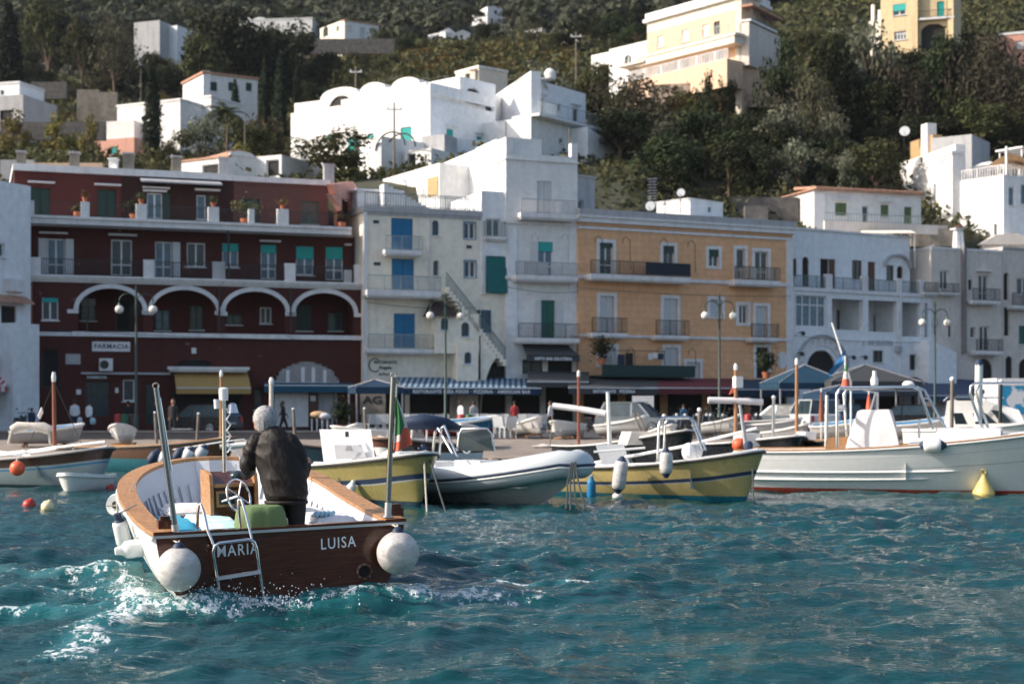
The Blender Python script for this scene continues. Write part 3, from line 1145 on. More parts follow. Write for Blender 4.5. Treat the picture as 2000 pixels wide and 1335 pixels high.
def openings(F,ws,v=0.):
 out = []
 for w_ in ws:
  r = F.rect(*w_[0],v)
  out.append((r[0],r[1],r[2],r[3],w_[2].get('arch',0) * (r[1] - r[0]) / 2))
 return out
def fill(F,ws,v=0.):
 for (rc,kind,k) in ws:
  r = F.rect(*rc,v)
  kk = dict(k)
  window(F,r,v,kind,**kk)
def mass(F,u0,u1,v0,v1,z0,z1,m,name='building_mass',parapet=.0):
 mb = MB().box(u0,u1,v0,v1,z0,z1)
 return F.b(mb,name,m)
# ================================================================= dark red building
T = broot('red_building','long dark red building with white ledges and arcade, pharmacy at its left end','building',66,88)
F = Fac(T,64,88,711,94.5)
L = F.L
zg = .6
zl4a,zl4b = F.z(400,660),F.z(400,651)      # ledge over the shops
zl3b,zl3a = F.z(400,558),F.z(400,545)
zl2b,zl2a = F.z(400,448,-.2),F.z(400,433,-.2)
# ground floor
G = [
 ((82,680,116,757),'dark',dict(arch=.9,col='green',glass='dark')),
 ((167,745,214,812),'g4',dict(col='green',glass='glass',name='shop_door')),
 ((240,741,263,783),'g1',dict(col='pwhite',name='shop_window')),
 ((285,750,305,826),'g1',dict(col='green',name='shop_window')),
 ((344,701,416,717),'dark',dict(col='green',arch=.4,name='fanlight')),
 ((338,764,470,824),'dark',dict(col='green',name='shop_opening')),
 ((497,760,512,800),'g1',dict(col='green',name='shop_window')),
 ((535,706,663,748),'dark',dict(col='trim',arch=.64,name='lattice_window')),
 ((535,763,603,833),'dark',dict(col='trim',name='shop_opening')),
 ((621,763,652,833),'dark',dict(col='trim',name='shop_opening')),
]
mb = wall(MB(),0,L,zg,zl4a,0,openings(F,G),.3)
F.b(mb,'ground_floor_wall','red')
fill(F,G)
mass(F,.02,L - .02,.3,11,zg,zl3b - .01 if False else zl4a - .02,'reddark')
# arcade floor
ar = []
for x0,x1,ys,yt in ((153,279,605,563),(298,423,607,566),(440,558,608,569),(577,691,610,572)):
 u0,u1 = F.at(x0,0)[0],F.at(x1,0)[0]
 z1,zs = F.z((x0 + x1) / 2,yt),F.z((x0 + x1) / 2,ys)
 ar.append((u0,u1,zl4b + .0,z1,z1 - zs))
W1 = [((82,581,114,625),'roll',dict(frac=.2))]
mb = wall(MB(),0,L,zl4b,zl3b,0,openings(F,W1) + ar,.45)
F.b(mb,'arcade_wall','red')
fill(F,W1)
tr = MB()
for a,b,c,d,h in ar:
 p = arc_pts(a - .0,b + .0,d - h,h,22)
 q = arc_pts(a - .27,b + .27,d - h,h + .27,22)
 for i in range(22):
  tr.prism([(p[i][0],-.07,p[i][1]),(p[i + 1][0],-.07,p[i + 1][1]),(q[i + 1][0],-.07,q[i + 1][1]),(q[i][0],-.07,q[i][1])],(0,.10,0))
 for u,sgn in ((a,-1),(b,1)):
  tr.box(min(u,u + sgn * .62),max(u,u + sgn * .62),-.12,.05,d - h - .24,d - h - .01)
F.b(tr,'arch_band','trim')
mb = MB().box(.05,L - .05,2.6,11,zl4a,zl3b,None)
mb.box(.05,L - .05,.45,2.6,zl4a - .15,zl4a + .02)
mb.box(.05,.45,.45,2.6,zl4a,zl3b)
mb.box(L - .45,L - .05,.45,2.6,zl4a,zl3b)
F.b(mb,'arcade_back_wall','redtop')
WA = [
 ((158,583,187,626),'roll',dict(frac=.3,colS='trimgrey',col='green')),
 ((226,582,256,645),'dark',dict(col='green',name='doorway')),
 ((303,605,332,645),'g',dict(col='green',glass='glassblue')),
 ((371,597,397,644),'g',dict(col='green')),
 ((441,614,472,634),'g',dict(col='green')),
 ((508,600,530,632),'g',dict(col='pwhite')),
 ((577,595,609,646),'shut',dict(col='green')),
 ((641,612,668,646),'g',dict(col='greenmid'))]
for rc,kd,kk in WA:
 r = F.rect(*rc,2.45)
 window(F,r,2.40,kd,**kk)
# ledges
mb = MB()
mb.box(F.at(140,0)[0],L + .05,-.22,.03,zl4a,zl4b)
mb.box(-.05,F.at(140,0)[0],-.06,.03,zl4a,zl4b - .04)
F.b(mb,'ledge','trim')
mb = MB()
for i,(o,za,zb) in enumerate(((.35,zl3a - .12,zl3a),(.25,zl3a - .26,zl3a - .12),(.12,zl3b,zl3a - .26))):
 mb.box(-.25 - o * .5,L + .1,-o,1.5,za,zb)
F.b(mb,'terrace_ledge','trim')
# second floor, set back behind the terrace
v2 = 1.3
W2 = [
 ((92,466,127,538),'gs',dict(colS='pshut',sides='lr',glass='glassblue')),
 ((217,468,258,538),'g',dict(glass='glass',name='glass_door')),
 ((303,472,336,542),'gs',dict(colS='pshut',sides='r',glass='glassblue')),
 ((365,474,401,521),'g',dict()),
 ((434,475,466,522),'roll',dict(frac=.34,glass='glassblue')),
 ((509,478,540,545),'roll',dict(frac=.24,glass='glassblue')),
 ((578,481,613,537),'roll',dict(frac=.44,glass='glassblue')),
 ((636,482,670,547),'roll',dict(frac=.37,glass='glassblue'))]
uL = F.at(54,0,v2)[0]
uR = F.at(692,0,v2)[0]
F.b(wall(MB(),uL,uR,zl3a,zl2b,v2,openings(F,W2,v2),.3),'second_floor_wall','red')
fill(F,W2,v2)
mass(F,uL + .02,uR - .02,v2 + .3,11,zl3a,zl2b,'reddark')
hd = MB()
for x0,x1,y in ((76,132,455),(211,267,459),(506,547,471),(672,684,478)):
 u0,u1,z0,z1 = F.rect(x0,y - 1,x1,y + 2,v2)
 hd.box(u0,u1,v2 - .4,v2 - .003,z0,z1)
F.b(hd,'door_hood','trim')
for x0,y0,x1,y1,mm in ((60,502,80,534,'trim'),(280,507,302,541,'trim'),(415,511,440,544,'trimgrey'),(556,514,577,548,'trim'),(672,527,687,549,'trimgrey'),(692,517,713,551,'trim')):
 u0,u1,z0,z1 = F.rect(x0,y0,x1,y1,-.2)
 F.b(MB().box(u0,u1,-.22,.02,zl3a,z1),'terrace_post',mm)
zr = F.z(250,510,-.1)
for x0,x1 in ((80,280),(302,415),(440,556),(577,692)):
 rails(F,T,F.at(x0,0,-.1)[0] + .02,F.at(x1,0,-.1)[0] - .02,-.1,zl3a,zl3a + .95,'iron')
# upper terrace ledge and third floor
mb = MB()
uA,uB = F.at(50,0,-.2)[0],F.at(686,0,-.2)[0]
for o,za,zb in ((.30,zl2a - .15,zl2a),(.18,zl2b,zl2a - .15)):
 mb.box(uA + .1 - o * .4,uB,-.1 - o,4,za,zb)
F.b(mb,'upper_terrace_ledge','trim')
v3 = 3.0
zr0 = F.z(340,352,v3)
W3 = [
 ((60,367,98,421),'shut',dict(col='green')),
 ((190,370,227,425),'shut',dict(col='green')),
 ((287,377,317,427),'gs',dict(col='pwhite',colS='green',sides='r',glass='glassblue')),
 ((384,381,402,429),'gs',dict(col='pwhite',colS='green',sides='r',glass='glassblue')),
 ((474,388,507,434),'g',dict(col='green')),
 ((588,393,622,438),'g',dict(col='greenmid'))]
op = openings(F,W3,v3)
ua,ub,uc,ud = F.at(28,0,v3)[0],F.at(236,0,v3)[0],F.at(456,0,v3)[0],F.at(641,0,v3)[0]
zt1,zt2 = F.z(236,343,v3),F.z(540,358,v3)
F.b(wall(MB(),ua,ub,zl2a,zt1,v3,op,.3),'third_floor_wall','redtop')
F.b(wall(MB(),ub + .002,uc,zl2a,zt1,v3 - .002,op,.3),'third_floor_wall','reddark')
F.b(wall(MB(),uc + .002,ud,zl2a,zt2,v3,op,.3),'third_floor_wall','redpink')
fill(F,W3,v3)
mass(F,ua + .02,ud - .02,v3 + .3,11,zl2a,zt2 - .05,'reddark')
zp1,zp2 = F.z(236,329,v3 - .2),F.z(540,347,v3 - .2)
mb = MB().box(ua - .1,uc + .0,v3 - .25,11,zt1 + .002,zp1)
mb.box(uc + .002,ud + .1,v3 - .25,11,zt2 + .002,zp2)
F.b(mb,'roof','trim')
hd = MB()
for x0,x1,y in ((54,107,356),(184,236,361),(278,331,367),(380,429,371),(279,325,373)):
 u0,u1,z0,z1 = F.rect(x0,y - 1,x1,y + 2,v3)
 hd.box(u0,u1,v3 - .35,v3 - .004,z0,z1)
F.b(hd,'door_hood','trim')
u0,u1,z0,z1 = F.rect(273,350,429,357,v3)
F.b(MB().add([(u0,v3 - .01,z1),(u1,v3 - .01,z1),(u1,v3 - 1.1,z0 - .1),(u0,v3 - 1.1,z0 - .1),(u0,v3 - .01,z1 - .06),(u1,v3 - .01,z1 - .06),(u1,v3 - 1.1,z0 - .2),(u0,v3 - 1.1,z0 - .2)],[(0,1,2,3),(4,5,6,7),(2,3,7,6),(0,3,7,4),(1,2,6,5)]),'folded_awning','trimgrey')
for i,(x0,y0,x1,y1) in enumerate(((50,391,67,420),(158,394,175,425),(266,398,287,428),(407,404,428,433),(486,408,497,436),(542,408,564,438))):
 u0,u1,z0,z1 = F.rect(x0,y0,x1,y1,-.3)
 ps = F.b(MB().box(u0,u1,-.30,.05,zl2a,z1),'terrace_post','white')
 if i in (1,2,3,5):
  pt = F.tf(Vector(((u0 + u1) / 2,-.12,z1 + .002)))
  labels = {1: 'small terracotta pot with a spiky plant on the white post left on the top terrace',2: 'terracotta pot on the white post beside the blue glass door',3: 'red terracotta pot on the white post right of the folded awning',5: 'terracotta pot with yellow green plant on the right white post of the top terrace'}
  t = thing('flower_pot',labels[i],'flower pot',pt,0,None)
  MB().lathe([(.10,0),(.15,.22),(.17,.22),(.17,.27),(.13,.27)],n=12).build('pot','pot',t,smooth=40)
  rs = np.random.RandomState(i)
  C = rs.randn(60,3) * np.array([.16,.16,.14]) + np.array([0,0,.45])
  v,q = cards(C,np.full(60,.07),i)
  np_mesh('leaves',v,q,'leafgold' if i in (1,5) else 'leafmid',parent=t)
for x0,x1 in ((67,158),(175,266),(287,407),(428,486),(497,542),(564,680)):
 rails(F,T,F.at(x0,0,-.1)[0] + .02,F.at(x1,0,-.1)[0] - .02,-.1,zl2a,zl2a + .85,'iron',r=.009)
# plants crowding the top terrace
for nm,lb,x,y,s_,lf in (('potted_shrub','large bushy potted plant with pale dead leaves on the top red terrace',478,432,.75,'leafbush'),('potted_shrub','dark leafy climber beside the awning on the top terrace',262,420,.5,'leafdark'),('potted_shrub','small yellow green shrub at the right end of the top terrace',668,432,.38,'leafgold'),('potted_shrub','low shrub beside the second white post of the top terrace',152,424,.22,'leafbush')):
 u = F.at(x,0,.8)[0]
 t = thing(nm,lb,'plant',F.tf(Vector((u,.8,zl2a + .002))))
 MB().lathe([(.2,0),(.27,.4),(.24,.4)],n=12).build('pot','pot',t,smooth=40)
 rs = np.random.RandomState(int(x))
 C = rs.randn(240,3) * np.array([1,.5,.6]) * s_ * .6 + np.array([0,0,.4 + s_])
 v,q = cards(C,np.full(240,.09),int(x))
 np_mesh('leaves',v,q,lf,parent=t)
# pharmacy sign, plates, air conditioner, lattice, shutters
u0,u1,z0,z1 = F.rect(180,667,254,686)
sg = F.b(MB().box(u0,u1,-.08,-.004,z0,z1),'sign_board','trim')
lettering(sg,'FARMACIA',.37,lambda p: F.tf(Vector(((u0 + u1) / 2 + p.x,-.085 - p.z,(z0 + z1) / 2 + p.y))),'letter',bold=.008,space=1.12)
r4 = F.rect(168,733,210,740)
s2 = F.b(MB().box(r4[0],r4[1],-.06,-.004,r4[2],r4[3]),'sign_board','green')
lettering(s2,'FARMACIA',.2,lambda p: F.tf(Vector(((r4[0] + r4[1]) / 2 + p.x,-.062 - p.z,(r4[2] + r4[3]) / 2 + p.y))),'letterw',bold=.006,space=1.2)
for rc,m_ in (((128,691,157,711),'trimgrey'),((149,760,158,770),'trim'),((225,757,231,767),'pwhite'),((374,679,383,690),'trim')):
 a = F.rect(*rc)
 F.b(MB().box(a[0],a[1],-.06,-.004,a[2],a[3]),'wall_plate',m_)
a = F.rect(193,700,219,724)
ac = F.b(MB().box(a[0],a[1],-.45,-.004,a[2],a[3]),'air_conditioner','trim')
F.b(MB().lathe([(.25,0),(.25,.02)],((a[0] + a[1]) / 2 - .1,-.45,(a[2] + a[3]) / 2),20,(0,-1,0)),'fan_grille','iron',ac)
a = F.rect(158,727,332,731)
F.b(MB().box(a[0],a[1],-.25,-.004,a[2],a[3]),'shop_ledge','trimgrey')
a = F.rect(328,716,487,726,-.6)
F.b(MB().box(a[0],a[1],-.7,-.004,a[2] + .12,a[3]).box(a[0] + .12,a[1] - .12,-.6,-.004,a[2],a[2] + .12),'shop_canopy','trim')
# lattice fanlight
a = F.rect(535,706,663,748)
cx,rx,rz_ = (a[0] + a[1]) / 2,(a[1] - a[0]) / 2,(a[3] - a[2])
lt = MB()
n = 26
for i in range(n):
 for j in range(9):
  u = a[0] + (a[1] - a[0]) * (i + .5) / n
  z = a[2] + rz_ * (j + .5) / 9
  q = ((u - cx) / rx) ** 2 + ((z - a[2]) / rz_) ** 2
  if q < .93:
   s_ = .5 * (a[1] - a[0]) / n
   for sg_ in (-1,1):
    lt.prism([(u - s_,.02,z - sg_ * s_ - .018),(u + s_,.02,z + sg_ * s_ - .018),(u + s_,.02,z + sg_ * s_ + .018),(u - s_,.02,z - sg_ * s_ + .018)],(0,.03,0))
for x in (-.58,-.12,.2,.55):
 lt.box(cx + x * rx - .1,cx + x * rx + .1,.0,.06,a[2],a[2] + rz_ * (1 - x * x) ** .5 * .75)
F.b(lt,'lattice','trim')
for rc,m_ in (((536,764,602,833),'trim'),((622,764,651,833),'trimgrey')):
 a = F.rect(*rc,.1)
 sh = MB()
 k = 22
 for j in range(k):
  za,zb = a[2] + (a[3] - a[2]) * j / k,a[2] + (a[3] - a[2]) * (j + 1) / k
  sh.box(a[0],a[1],.05 + .015 * (j % 2),.12,za,zb)
 F.b(sh,'roller_shutter',m_)
a = F.rect(604,763,619,833)
F.b(MB().box(a[0],a[1],-.03,-.002,a[2],a[3]),'shop_pillar','brown')
a = F.rect(606,772,616,783)
F.b(MB().box(a[0],a[1],-.06,-.031,a[2],a[3]),'wall_plate','pwhite')
a = F.rect(652,763,658,840)
F.b(MB().box(a[0],a[1],-.1,-.002,.6,a[3]),'downpipe','trimgrey')
pp = MB()
for x in (104 + 66,445,566,427):
 u = F.at(x,0)[0]
 pp.box(u - .05,u + .05,-.32 if x > 200 else -.05,-.22 if x > 200 else .0,zl4b if x != 445 else zl3a,zl3b if x != 445 else zl2b)
F.b(pp,'downpipe','iron')
hb = MB()      # hanging ivy tufts on the ledge
# awnings on the red building
def awning(F,x0,x1,yt,yb,dep,drop,m,name,label,vm=None,text=None,tsize=.3,fr='pwhite',v=0.,cat='awning',x0b=None,x1b=None,tb=.01):
 """sloping awning: back edge on the wall at row yt, front edge at row yb"""
 t = broot(name,label,cat,(x0 + x1) / 2,F.tf(Vector((F.at((x0 + x1) / 2,0,v)[0],v,0))).y,.6)
 G_ = Fac.__new__(Fac)
 G_.__dict__.update(F.__dict__)
 G_.root = t
 ua,ub = F.at(x0,0,v)[0],F.at(x1,0,v)[0]
 uc,ud = F.at(x0b or x0,0,v - dep)[0],F.at(x1b or x1,0,v - dep)[0]
 za = F.z((x0 + x1) / 2,yt,v)
 zb = F.z((x0 + x1) / 2,yb,v - dep)
 G_.b(MB().add([(ua,v - .01,za),(ub,v - .01,za),(ud,v - dep,zb),(uc,v - dep,zb),(ua,v - .01,za - .03),(ub,v - .01,za - .03),(ud,v - dep,zb - .03),(uc,v - dep,zb - .03)],
     [(3,2,1,0),(4,5,6,7),(2,3,7,6),(0,4,7,3),(1,2,6,5)]),'canvas',m)
 G_.b(MB().box(uc,ud,v - dep - .05,v - dep - .002,zb - .04,zb + .02),'front_bar',fr)
 if drop:
  vl = MB()
  n = max(4,int((ud - uc) / .5))
  for i in range(n):
   a_,b_ = uc + (ud - uc) * i / n,uc + (ud - uc) * (i + 1) / n
   y = v - dep - .03 - .02 * (i % 2)
   vl.add([(a_,y,zb - .045),(b_,y + .01,zb - .045),(b_,y + .01,zb - drop),(a_,y,zb - drop),(a_,y + .012,zb - .045),(b_,y + .022,zb - .045),(b_,y + .022,zb - drop),(a_,y + .012,zb - drop)],[(0,1,2,3),(4,5,6,7),(3,2,6,7)])
  vo = G_.b(vl,'valance',vm or m)
  if text:
   lettering(vo,text,tsize,lambda p: F.tf(Vector(((uc + ud) / 2 + p.x,v - dep - .062 - p.z,zb - .03 - drop / 2 + p.y))),'letterw',bold=tb,space=1.15)
 arm = MB()
 for u,w_ in ((uc + .3,ua + .3),(ud - .3,ub - .3)):
  arm.tube([(w_,v,za - .7),(u,v - dep + .05,zb - .05)],.025,5)
 G_.b(arm,'arm',fr)
 return t,G_,(ua,ub,uc,ud,za,zb)
mat('awyellow',(.42,.27,.09),.8,var=.06,bump=.2,bscale=4)
mat('awteal',(.008,.085,.14),.8,var=.1)
mat('awblue',(.006,.035,.08),.8,var=.15)
mat('awgrey',(.055,.058,.062),.8,var=.1)
mat('awred',(.13,.02,.03),.8,var=.1)
mat('awstripe',(.012,.07,.15),.8,kind='stripes',c2=(.28,.36,.42),par=.92,var=.02)
awning(F,340,484,727,757,1.6,.35,'awyellow','yellow_awning','plain mustard yellow awning over the shop in the red building',x0b=344,x1b=490)
awning(F,516,690,747,752,.8,.42,'awteal','teal_awning','narrow teal awning below the white lattice window of the red building')
# ================================================================= off-frame wing and white building at the left edge
T = broot('white_building','bluish white building cut by the left edge of the photo beside the red one','building',20,86)
F = Fac(T,-700,66,60,87.2)
F.L = F.L
zt = F.z(40,360)
Wn = [((-20,473,9,501),'g',{}),((2,597,32,632),'dark',dict(col='brown')),((-30,700,13,812),'dark',dict(col='green',name='shop_door'))]
F.b(wall(MB(),0,F.L,.6,zt,0,openings(F,Wn),.3),'wall','whiteblue')
fill(F,Wn)
mass(F,.02,F.L - .02,.3,11,.6,zt - .02,'whiteblue')
a = F.rect(10,545,40,570)
F.b(MB().box(a[0],a[1],-.4,-.003,a[2],a[3]),'air_conditioner','trim')
a = F.rect(-20,576,50,590)
F.b(MB().add([(a[0],-.01,a[3]),(a[1],-.01,a[3]),(a[1],-.7,a[2]),(a[0],-.7,a[2]),(a[0],-.01,a[3] - .1),(a[1],-.01,a[3] - .1),(a[1],-.7,a[2] - .08),(a[0],-.7,a[2] - .08)],[(0,1,2,3),(7,6,5,4),(2,3,7,6),(0,3,7,4),(1,2,6,5)]),'tiled_hood','tile')
a = F.rect(14,632,66,820,-.6)
F.b(MB().box(a[0],a[1],-1.0,-.003,.6,a[3]),'porch_wall','whiteblue')
mat('awrw',(.45,.06,.07),.8,kind='stripes',c2=(.7,.66,.64),par=1.3)
awning(F,-60,14,733,752,.8,.35,'awrw','striped_awning','small red and white striped awning at the left edge of the photo')
# ================================================================= cream building with blue shutters
T = broot('cream_building','cream building with bright blue shutters and an outside stair','building',850,95)
F = Fac(T,713,93.6,990,97.1)
L = F.L
zt = F.z(820,418)
uM = F.at(939,0)[0]
BL = dict(col='blue')
C1 = [
 ((764,426,807,488),'shut',BL),((765,505,809,566),'shut',BL),((769,612,811,680),'shut',BL),
 ((844,430,857,460),'g1',dict(arch=1.,col='blue')),((846,508,858,539),'g1',dict(arch=1.,col='pwhite')),
 ((906,434,928,467),'g',dict(surround=(.05,'blue'))),((907,509,929,542),'g',dict(surround=(.05,'blue'))),
 ((932,605,960,650),'g',dict(col='blue')),
 ((722,768,792,834),'dark',dict(col='iron',name='shop_opening')),((800,768,880,834),'dark',dict(col='iron',name='shop_opening')),((893,768,984,834),'dark',dict(col='iron',name='shop_opening')),
]
F.b(wall(MB(),0,uM,.6,zt,0,openings(F,C1),.28),'wall','cream')
z575 = F.z(965,575)
F.b(wall(MB(),uM + .002,L,.6,z575,-.0,openings(F,C1),.28),'wall','cream')
fill(F,C1)
mass(F,.02,L - .02,.28,10,.6,z575 - .02,'cream')
mass(F,.02,uM - .02,.28,10,z575,zt - .02,'cream')
a = F.rect(700,402,938,418)
F.b(MB().box(-.15,uM + .05,-.14,10,zt + .002,zt + .36).box(-.1,uM,-.08,.0,zt - .18,zt + .001),'parapet','trimgrey')
rails(F,T,.0,uM - .1,-.05,zt + .36,zt + 1.2,'railteal',step=.16)
tn = MB().box(uM * .02,uM * .4,2.2,6,zt + .36,zt + 1.55)
tn.box(uM * .0,uM * .42,2.0,6.2,zt + 1.55,zt + 1.68)
F.b(tn,'roof_cabin','whiteblue')
st = MB()
n = 10
for i in range(n):
 st.box(uM * .2 + i * .3,uM * .2 + (i + 1) * .3,1.0,1.9,zt + .36,zt + 1.9 - i * .15)
F.b(st,'roof_stair','trim')
rails(F,T,uM * .5,uM - .2,1.5,zt + .36,zt + 1.3,'railteal',step=.16)
# narrow bluish bay on the right
zt2 = F.z(963,374)
C2 = [((949,427,977,463),'g',{}),((949,500,989,573),'dark',dict(col='green'))]
F.b(wall(MB(),uM + .003,L,z575,zt2,-.12,openings(F,C2,-.12),.3),'bay_wall','whiteblue')
fill(F,C2,-.12)
mass(F,uM + .03,L - .02,.2,9,z575,zt2 - .02,'whiteblue',name='bay_mass')
balcony(F,947,989,462,467,432,.35,-.12)
a = F.rect(949,502,989,572,-.2)
F.b(MB().add([(a[0],-.20,a[3]),(a[1],-.2,a[3]),(a[1],-.38,a[2]),(a[0],-.38,a[2])],[(0,1,2,3)]),'green_shade','tealdark')
balcony(F,752,827,488,496,460,.85)
balcony(F,717,862,567,578,538,1.1)
balcony(F,719,852,681,688,652,.8)
# projecting block, stair and arch
vb = -1.1
a = F.rect(850,616,915,688,vb)
C3 = [((861,621,876,644),'g1',dict(col='blue',arch=1.)),((901,629,917,657),'g1',dict(col='blue',arch=1.))]
zc = F.z(895,612,vb)
F.b(wall(MB(),F.at(851,0,vb)[0],F.at(936,0,vb)[0],F.z(890,690,vb),zc,vb,openings(F,C3,vb),.2),'stair_block_wall','cream')
fill(F,C3,vb)
F.b(MB().box(F.at(851,0,vb)[0] + .01,F.at(936,0,vb)[0] - .01,vb + .2,-.003,F.z(890,690,vb),zc - .01),'stair_block','cream')
C4 = [((907,687,921,710),'g1',dict(col='blue',arch=1.))]
F.b(wall(MB(),F.at(893,0,vb - .3)[0],F.at(934,0,vb - .3)[0],.6,F.z(915,675,vb - .3),vb - .3,openings(F,C4,vb - .3),.2),'stair_block_wall','cream')
fill(F,C4,vb - .3)
F.b(MB().box(F.at(893,0,vb - .3)[0] + .01,F.at(934,0,vb - .3)[0] - .01,vb - .1,-.003,.6,F.z(915,675,vb - .3) - .01),'stair_block','cream')
# tiled hood
hx0,hx1 = F.at(838,0,-1.3)[0],F.at(897,0,-1.3)[0]
zh0,zh1 = F.z(868,617,-1.3),F.z(868,585,-1.3)
F.b(MB().add([(hx0,-1.5,zh0),(hx1,-1.5,zh0),(hx1 - .7,-.2,zh1),(hx0 + .5,-.2,zh1),(hx0,-.1,zh0),(hx1,-.1,zh0)],[(0,1,2,3),(0,3,4),(1,5,2),(0,4,5,1)]),'tiled_hood',mat('hood',(.05,.03,.028),.9))
# the stair runs down to the right: wall below it with an arch
ux0,ux1 = F.at(872,0,vb)[0],F.at(988,0,vb)[0]
zs0,zs1 = F.z(872,560,vb),F.z(988,708,vb)
n = 20
sw = MB()
for i in range(n):
 ua_,ub_ = ux0 + (ux1 - ux0) * i / n,ux0 + (ux1 - ux0) * (i + 1) / n
 z_ = zs0 + (zs1 - zs0) * (i + .0) / n
 sw.box(ua_,ub_ + .03,vb,-.002,z_ - .42,z_)
F.b(sw,'outside_stair','cream')
rl = MB()
rl.tube([(ux0,vb + .04,zs0 + .9),(ux1,vb + .04,zs1 + .9)],.028,5)
rl.tube([(ux0,vb + .04,zs0 + .12),(ux1,vb + .04,zs1 + .12)],.02,5)
for i in range(0,61):
 u_ = ux0 + (ux1 - ux0) * i / 60
 z_ = zs0 + (zs1 - zs0) * i / 60
 rl.box(u_ - .011,u_ + .011,vb + .03,vb + .05,z_,z_ + .9)
F.b(rl,'stair_railing','railteal')
ua_,ub_ = F.at(936,0,vb)[0],F.at(990,0,vb)[0]
az = F.z(960,690,vb)
p = arc_pts(ua_ + .1,ub_ + 1.4,.9,az - .9,20)
sp = MB()
for (p0,q0),(p1,q1) in zip(p,p[1:]):
 if p1 <= ub_:
  zt_ = lambda u_: zs0 + (zs1 - zs0) * (u_ - ux0) / (ux1 - ux0) - .3
  sp.quad((p0,vb + .02,q0),(p1,vb + .02,q1),(p1,vb + .02,max(zt_(p1),q1 + .02)),(p0,vb + .02,max(zt_(p0),q0 + .02)))
  sp.quad((p0,vb + .02,q0),(p1,vb + .02,q1),(p1,0,q1),(p0,0,q0))
F.b(sp,'stair_arch','cream')
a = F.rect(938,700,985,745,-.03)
F.b(MB().box(a[0],a[1],-.06,-.003,.62,a[3]),'passage_dark','darkroom')  # thin near-black sheet painted as the shade inside the arch
a = F.rect(708,424,716,745)
F.b(MB().box(-.12,.1,-.13,-.003,.6,zt - .05),'pilaster','trim')
for x,y0,y1 in ((837,425,545),(839,545,600)):
 u_ = F.at(x,0)[0]
 F.b(MB().box(u_ - .04,u_ + .04,-.1,-.003,F.z(x,y1),F.z(x,y0)),'downpipe','trim')
for rc in ((729,430,740,436),(730,512,743,518),(911,479,921,485)):
 a = F.rect(*rc)
 F.b(MB().box(a[0],a[1],-.03,-.003,a[2],a[3]),'wall_tile','navy')
a = F.rect(740,700,766,732)
mb = MB()
mb.tube([(a[0] - .25 + .38 * math.cos(t_),-.03,(a[2] + a[3]) / 2 + .1 + .40 * math.sin(t_)) for t_ in np.linspace(.9,5.4,16)],.035,5)
cg = F.b(mb,'painted_sign','letter')
for s_,dz,sz in (('RISTORANTE',.22,.25),('Angelo',-.1,.30),('al Porto',-.5,.25)):
 lettering(cg,s_,sz,lambda p,dz=dz: F.tf(Vector((a[0] + .42 + p.x,-.02 - p.z,(a[2] + a[3]) / 2 + .05 + dz + p.y))),'letter',bold=.008,ext=.004)
# ruined pink gable between the red and the cream building
T = broot('ruined_gable','sunlit peeling pink gable wall between the red and the cream building','wall',690,95,8)
G2 = Fac(T,648,92.6,702,98.5)
z0 = G2.z(690,440)
z1 = G2.z(680,353)
G2.b(MB().prism([(0,0,z1 - .7),(G2.L * .75,0,z1 + .1),(G2.L,0,z1 - .2),(G2.L,0,z0 - 2.5),(G2.L * .75,0,z0 - 1.0),(G2.L * .72,0,z1 - 1.1),(G2.L * .18,0,z1 - 1.4)],(0,.35,0)),'wall','ruin')
G2.b(MB().prism([(-.2,0,z1 - 1.3),(G2.L * .35,0,z1 - 1.15),(G2.L * .35,0,z0 + .6)],(0,.3,0)),'broken_wall','ruin')
G2.b(MB().box(G2.L * .35,G2.L * .74,.3,.5,z0 - .3,z1 - 1.2),'back_wall','redtop')
# ================================================================= tall white tower house
T = broot('tower_house','tall narrow off-white house with three balconies beside the ochre building','building',1060,96.5)
F = Fac(T,988,96.8,1128,98.6)
L = F.L
zt = F.z(1060,316)
TW = [
 ((1049,354,1078,418),'shut',dict(col='pshut')),
 ((1050,472,1080,540),'roll',dict(frac=.28,glass='glassblue')),
 ((1056,586,1084,663),'door',dict(col='greenmid',name='balcony_door')),
 ((1020,702,1060,730),'g',dict(col='iron',name='shop_window')),((1070,702,1118,730),'dark',dict(col='iron')),
 ((1000,745,1055,834),'dark',dict(col='iron',name='shop_opening')),((1066,745,1120,834),'dark',dict(col='iron',name='shop_opening')),
]
op = openings(F,TW)
F.b(wall(MB(),0,L,.6,zt,0,op,.28),'wall','white')
fill(F,TW)
mass(F,.02,L - .02,.28,11.5,.6,zt - .02,'white')
for x0,x1 in ((1037,1049),(1046,1056),(1085,1097)):
 y0,y1 = (472,538) if x0 == 1037 else (587,661)
 a = F.rect(x0,y0,x1,y1)
 F.b(MB().box(a[0],a[1],-.08,-.03,a[2],a[3]),'shutter','pshut')
# roof parapet with corner piers
zp = F.z(1060,303)
mb = MB().box(-.08,L + .08,-.1,11,zt + .002,zt + .10)
mb.box(0,L,-.02,.25,zt + .102,zp)
mb.box(0,.25,.25,11,zt + .102,zp + .6)
mb.box(L - .25,L,.25,6,zt + .102,zp)
mb.box(0,.5,-.04,.4,zp,F.z(995,268))
mb.box(L - .45,L,-.04,.4,zp,F.z(1118,280))
F.b(mb,'parapet','white')
F.b(MB().box(.9,3.0,4,8,zt + .1,zt + 2.0).box(2.6,4.0,5,8.5,zt + .1,zt + 1.6),'roof_cabin','whiteblue')
balcony(F,1017,1126,417,426,389,.85,rm='trimgrey')
balcony(F,1008,1129,538,547,511,.9,infill=None)
balcony(F,1013,1132,660,668,631,.9,rm='iron')
a = F.rect(1022,512,1070,536,-.85)
F.b(MB().box(a[0],a[1],-.90,-.89,a[2],a[3]),'balcony_screen','trimgrey')
a = F.rect(1010,434,1128,440)
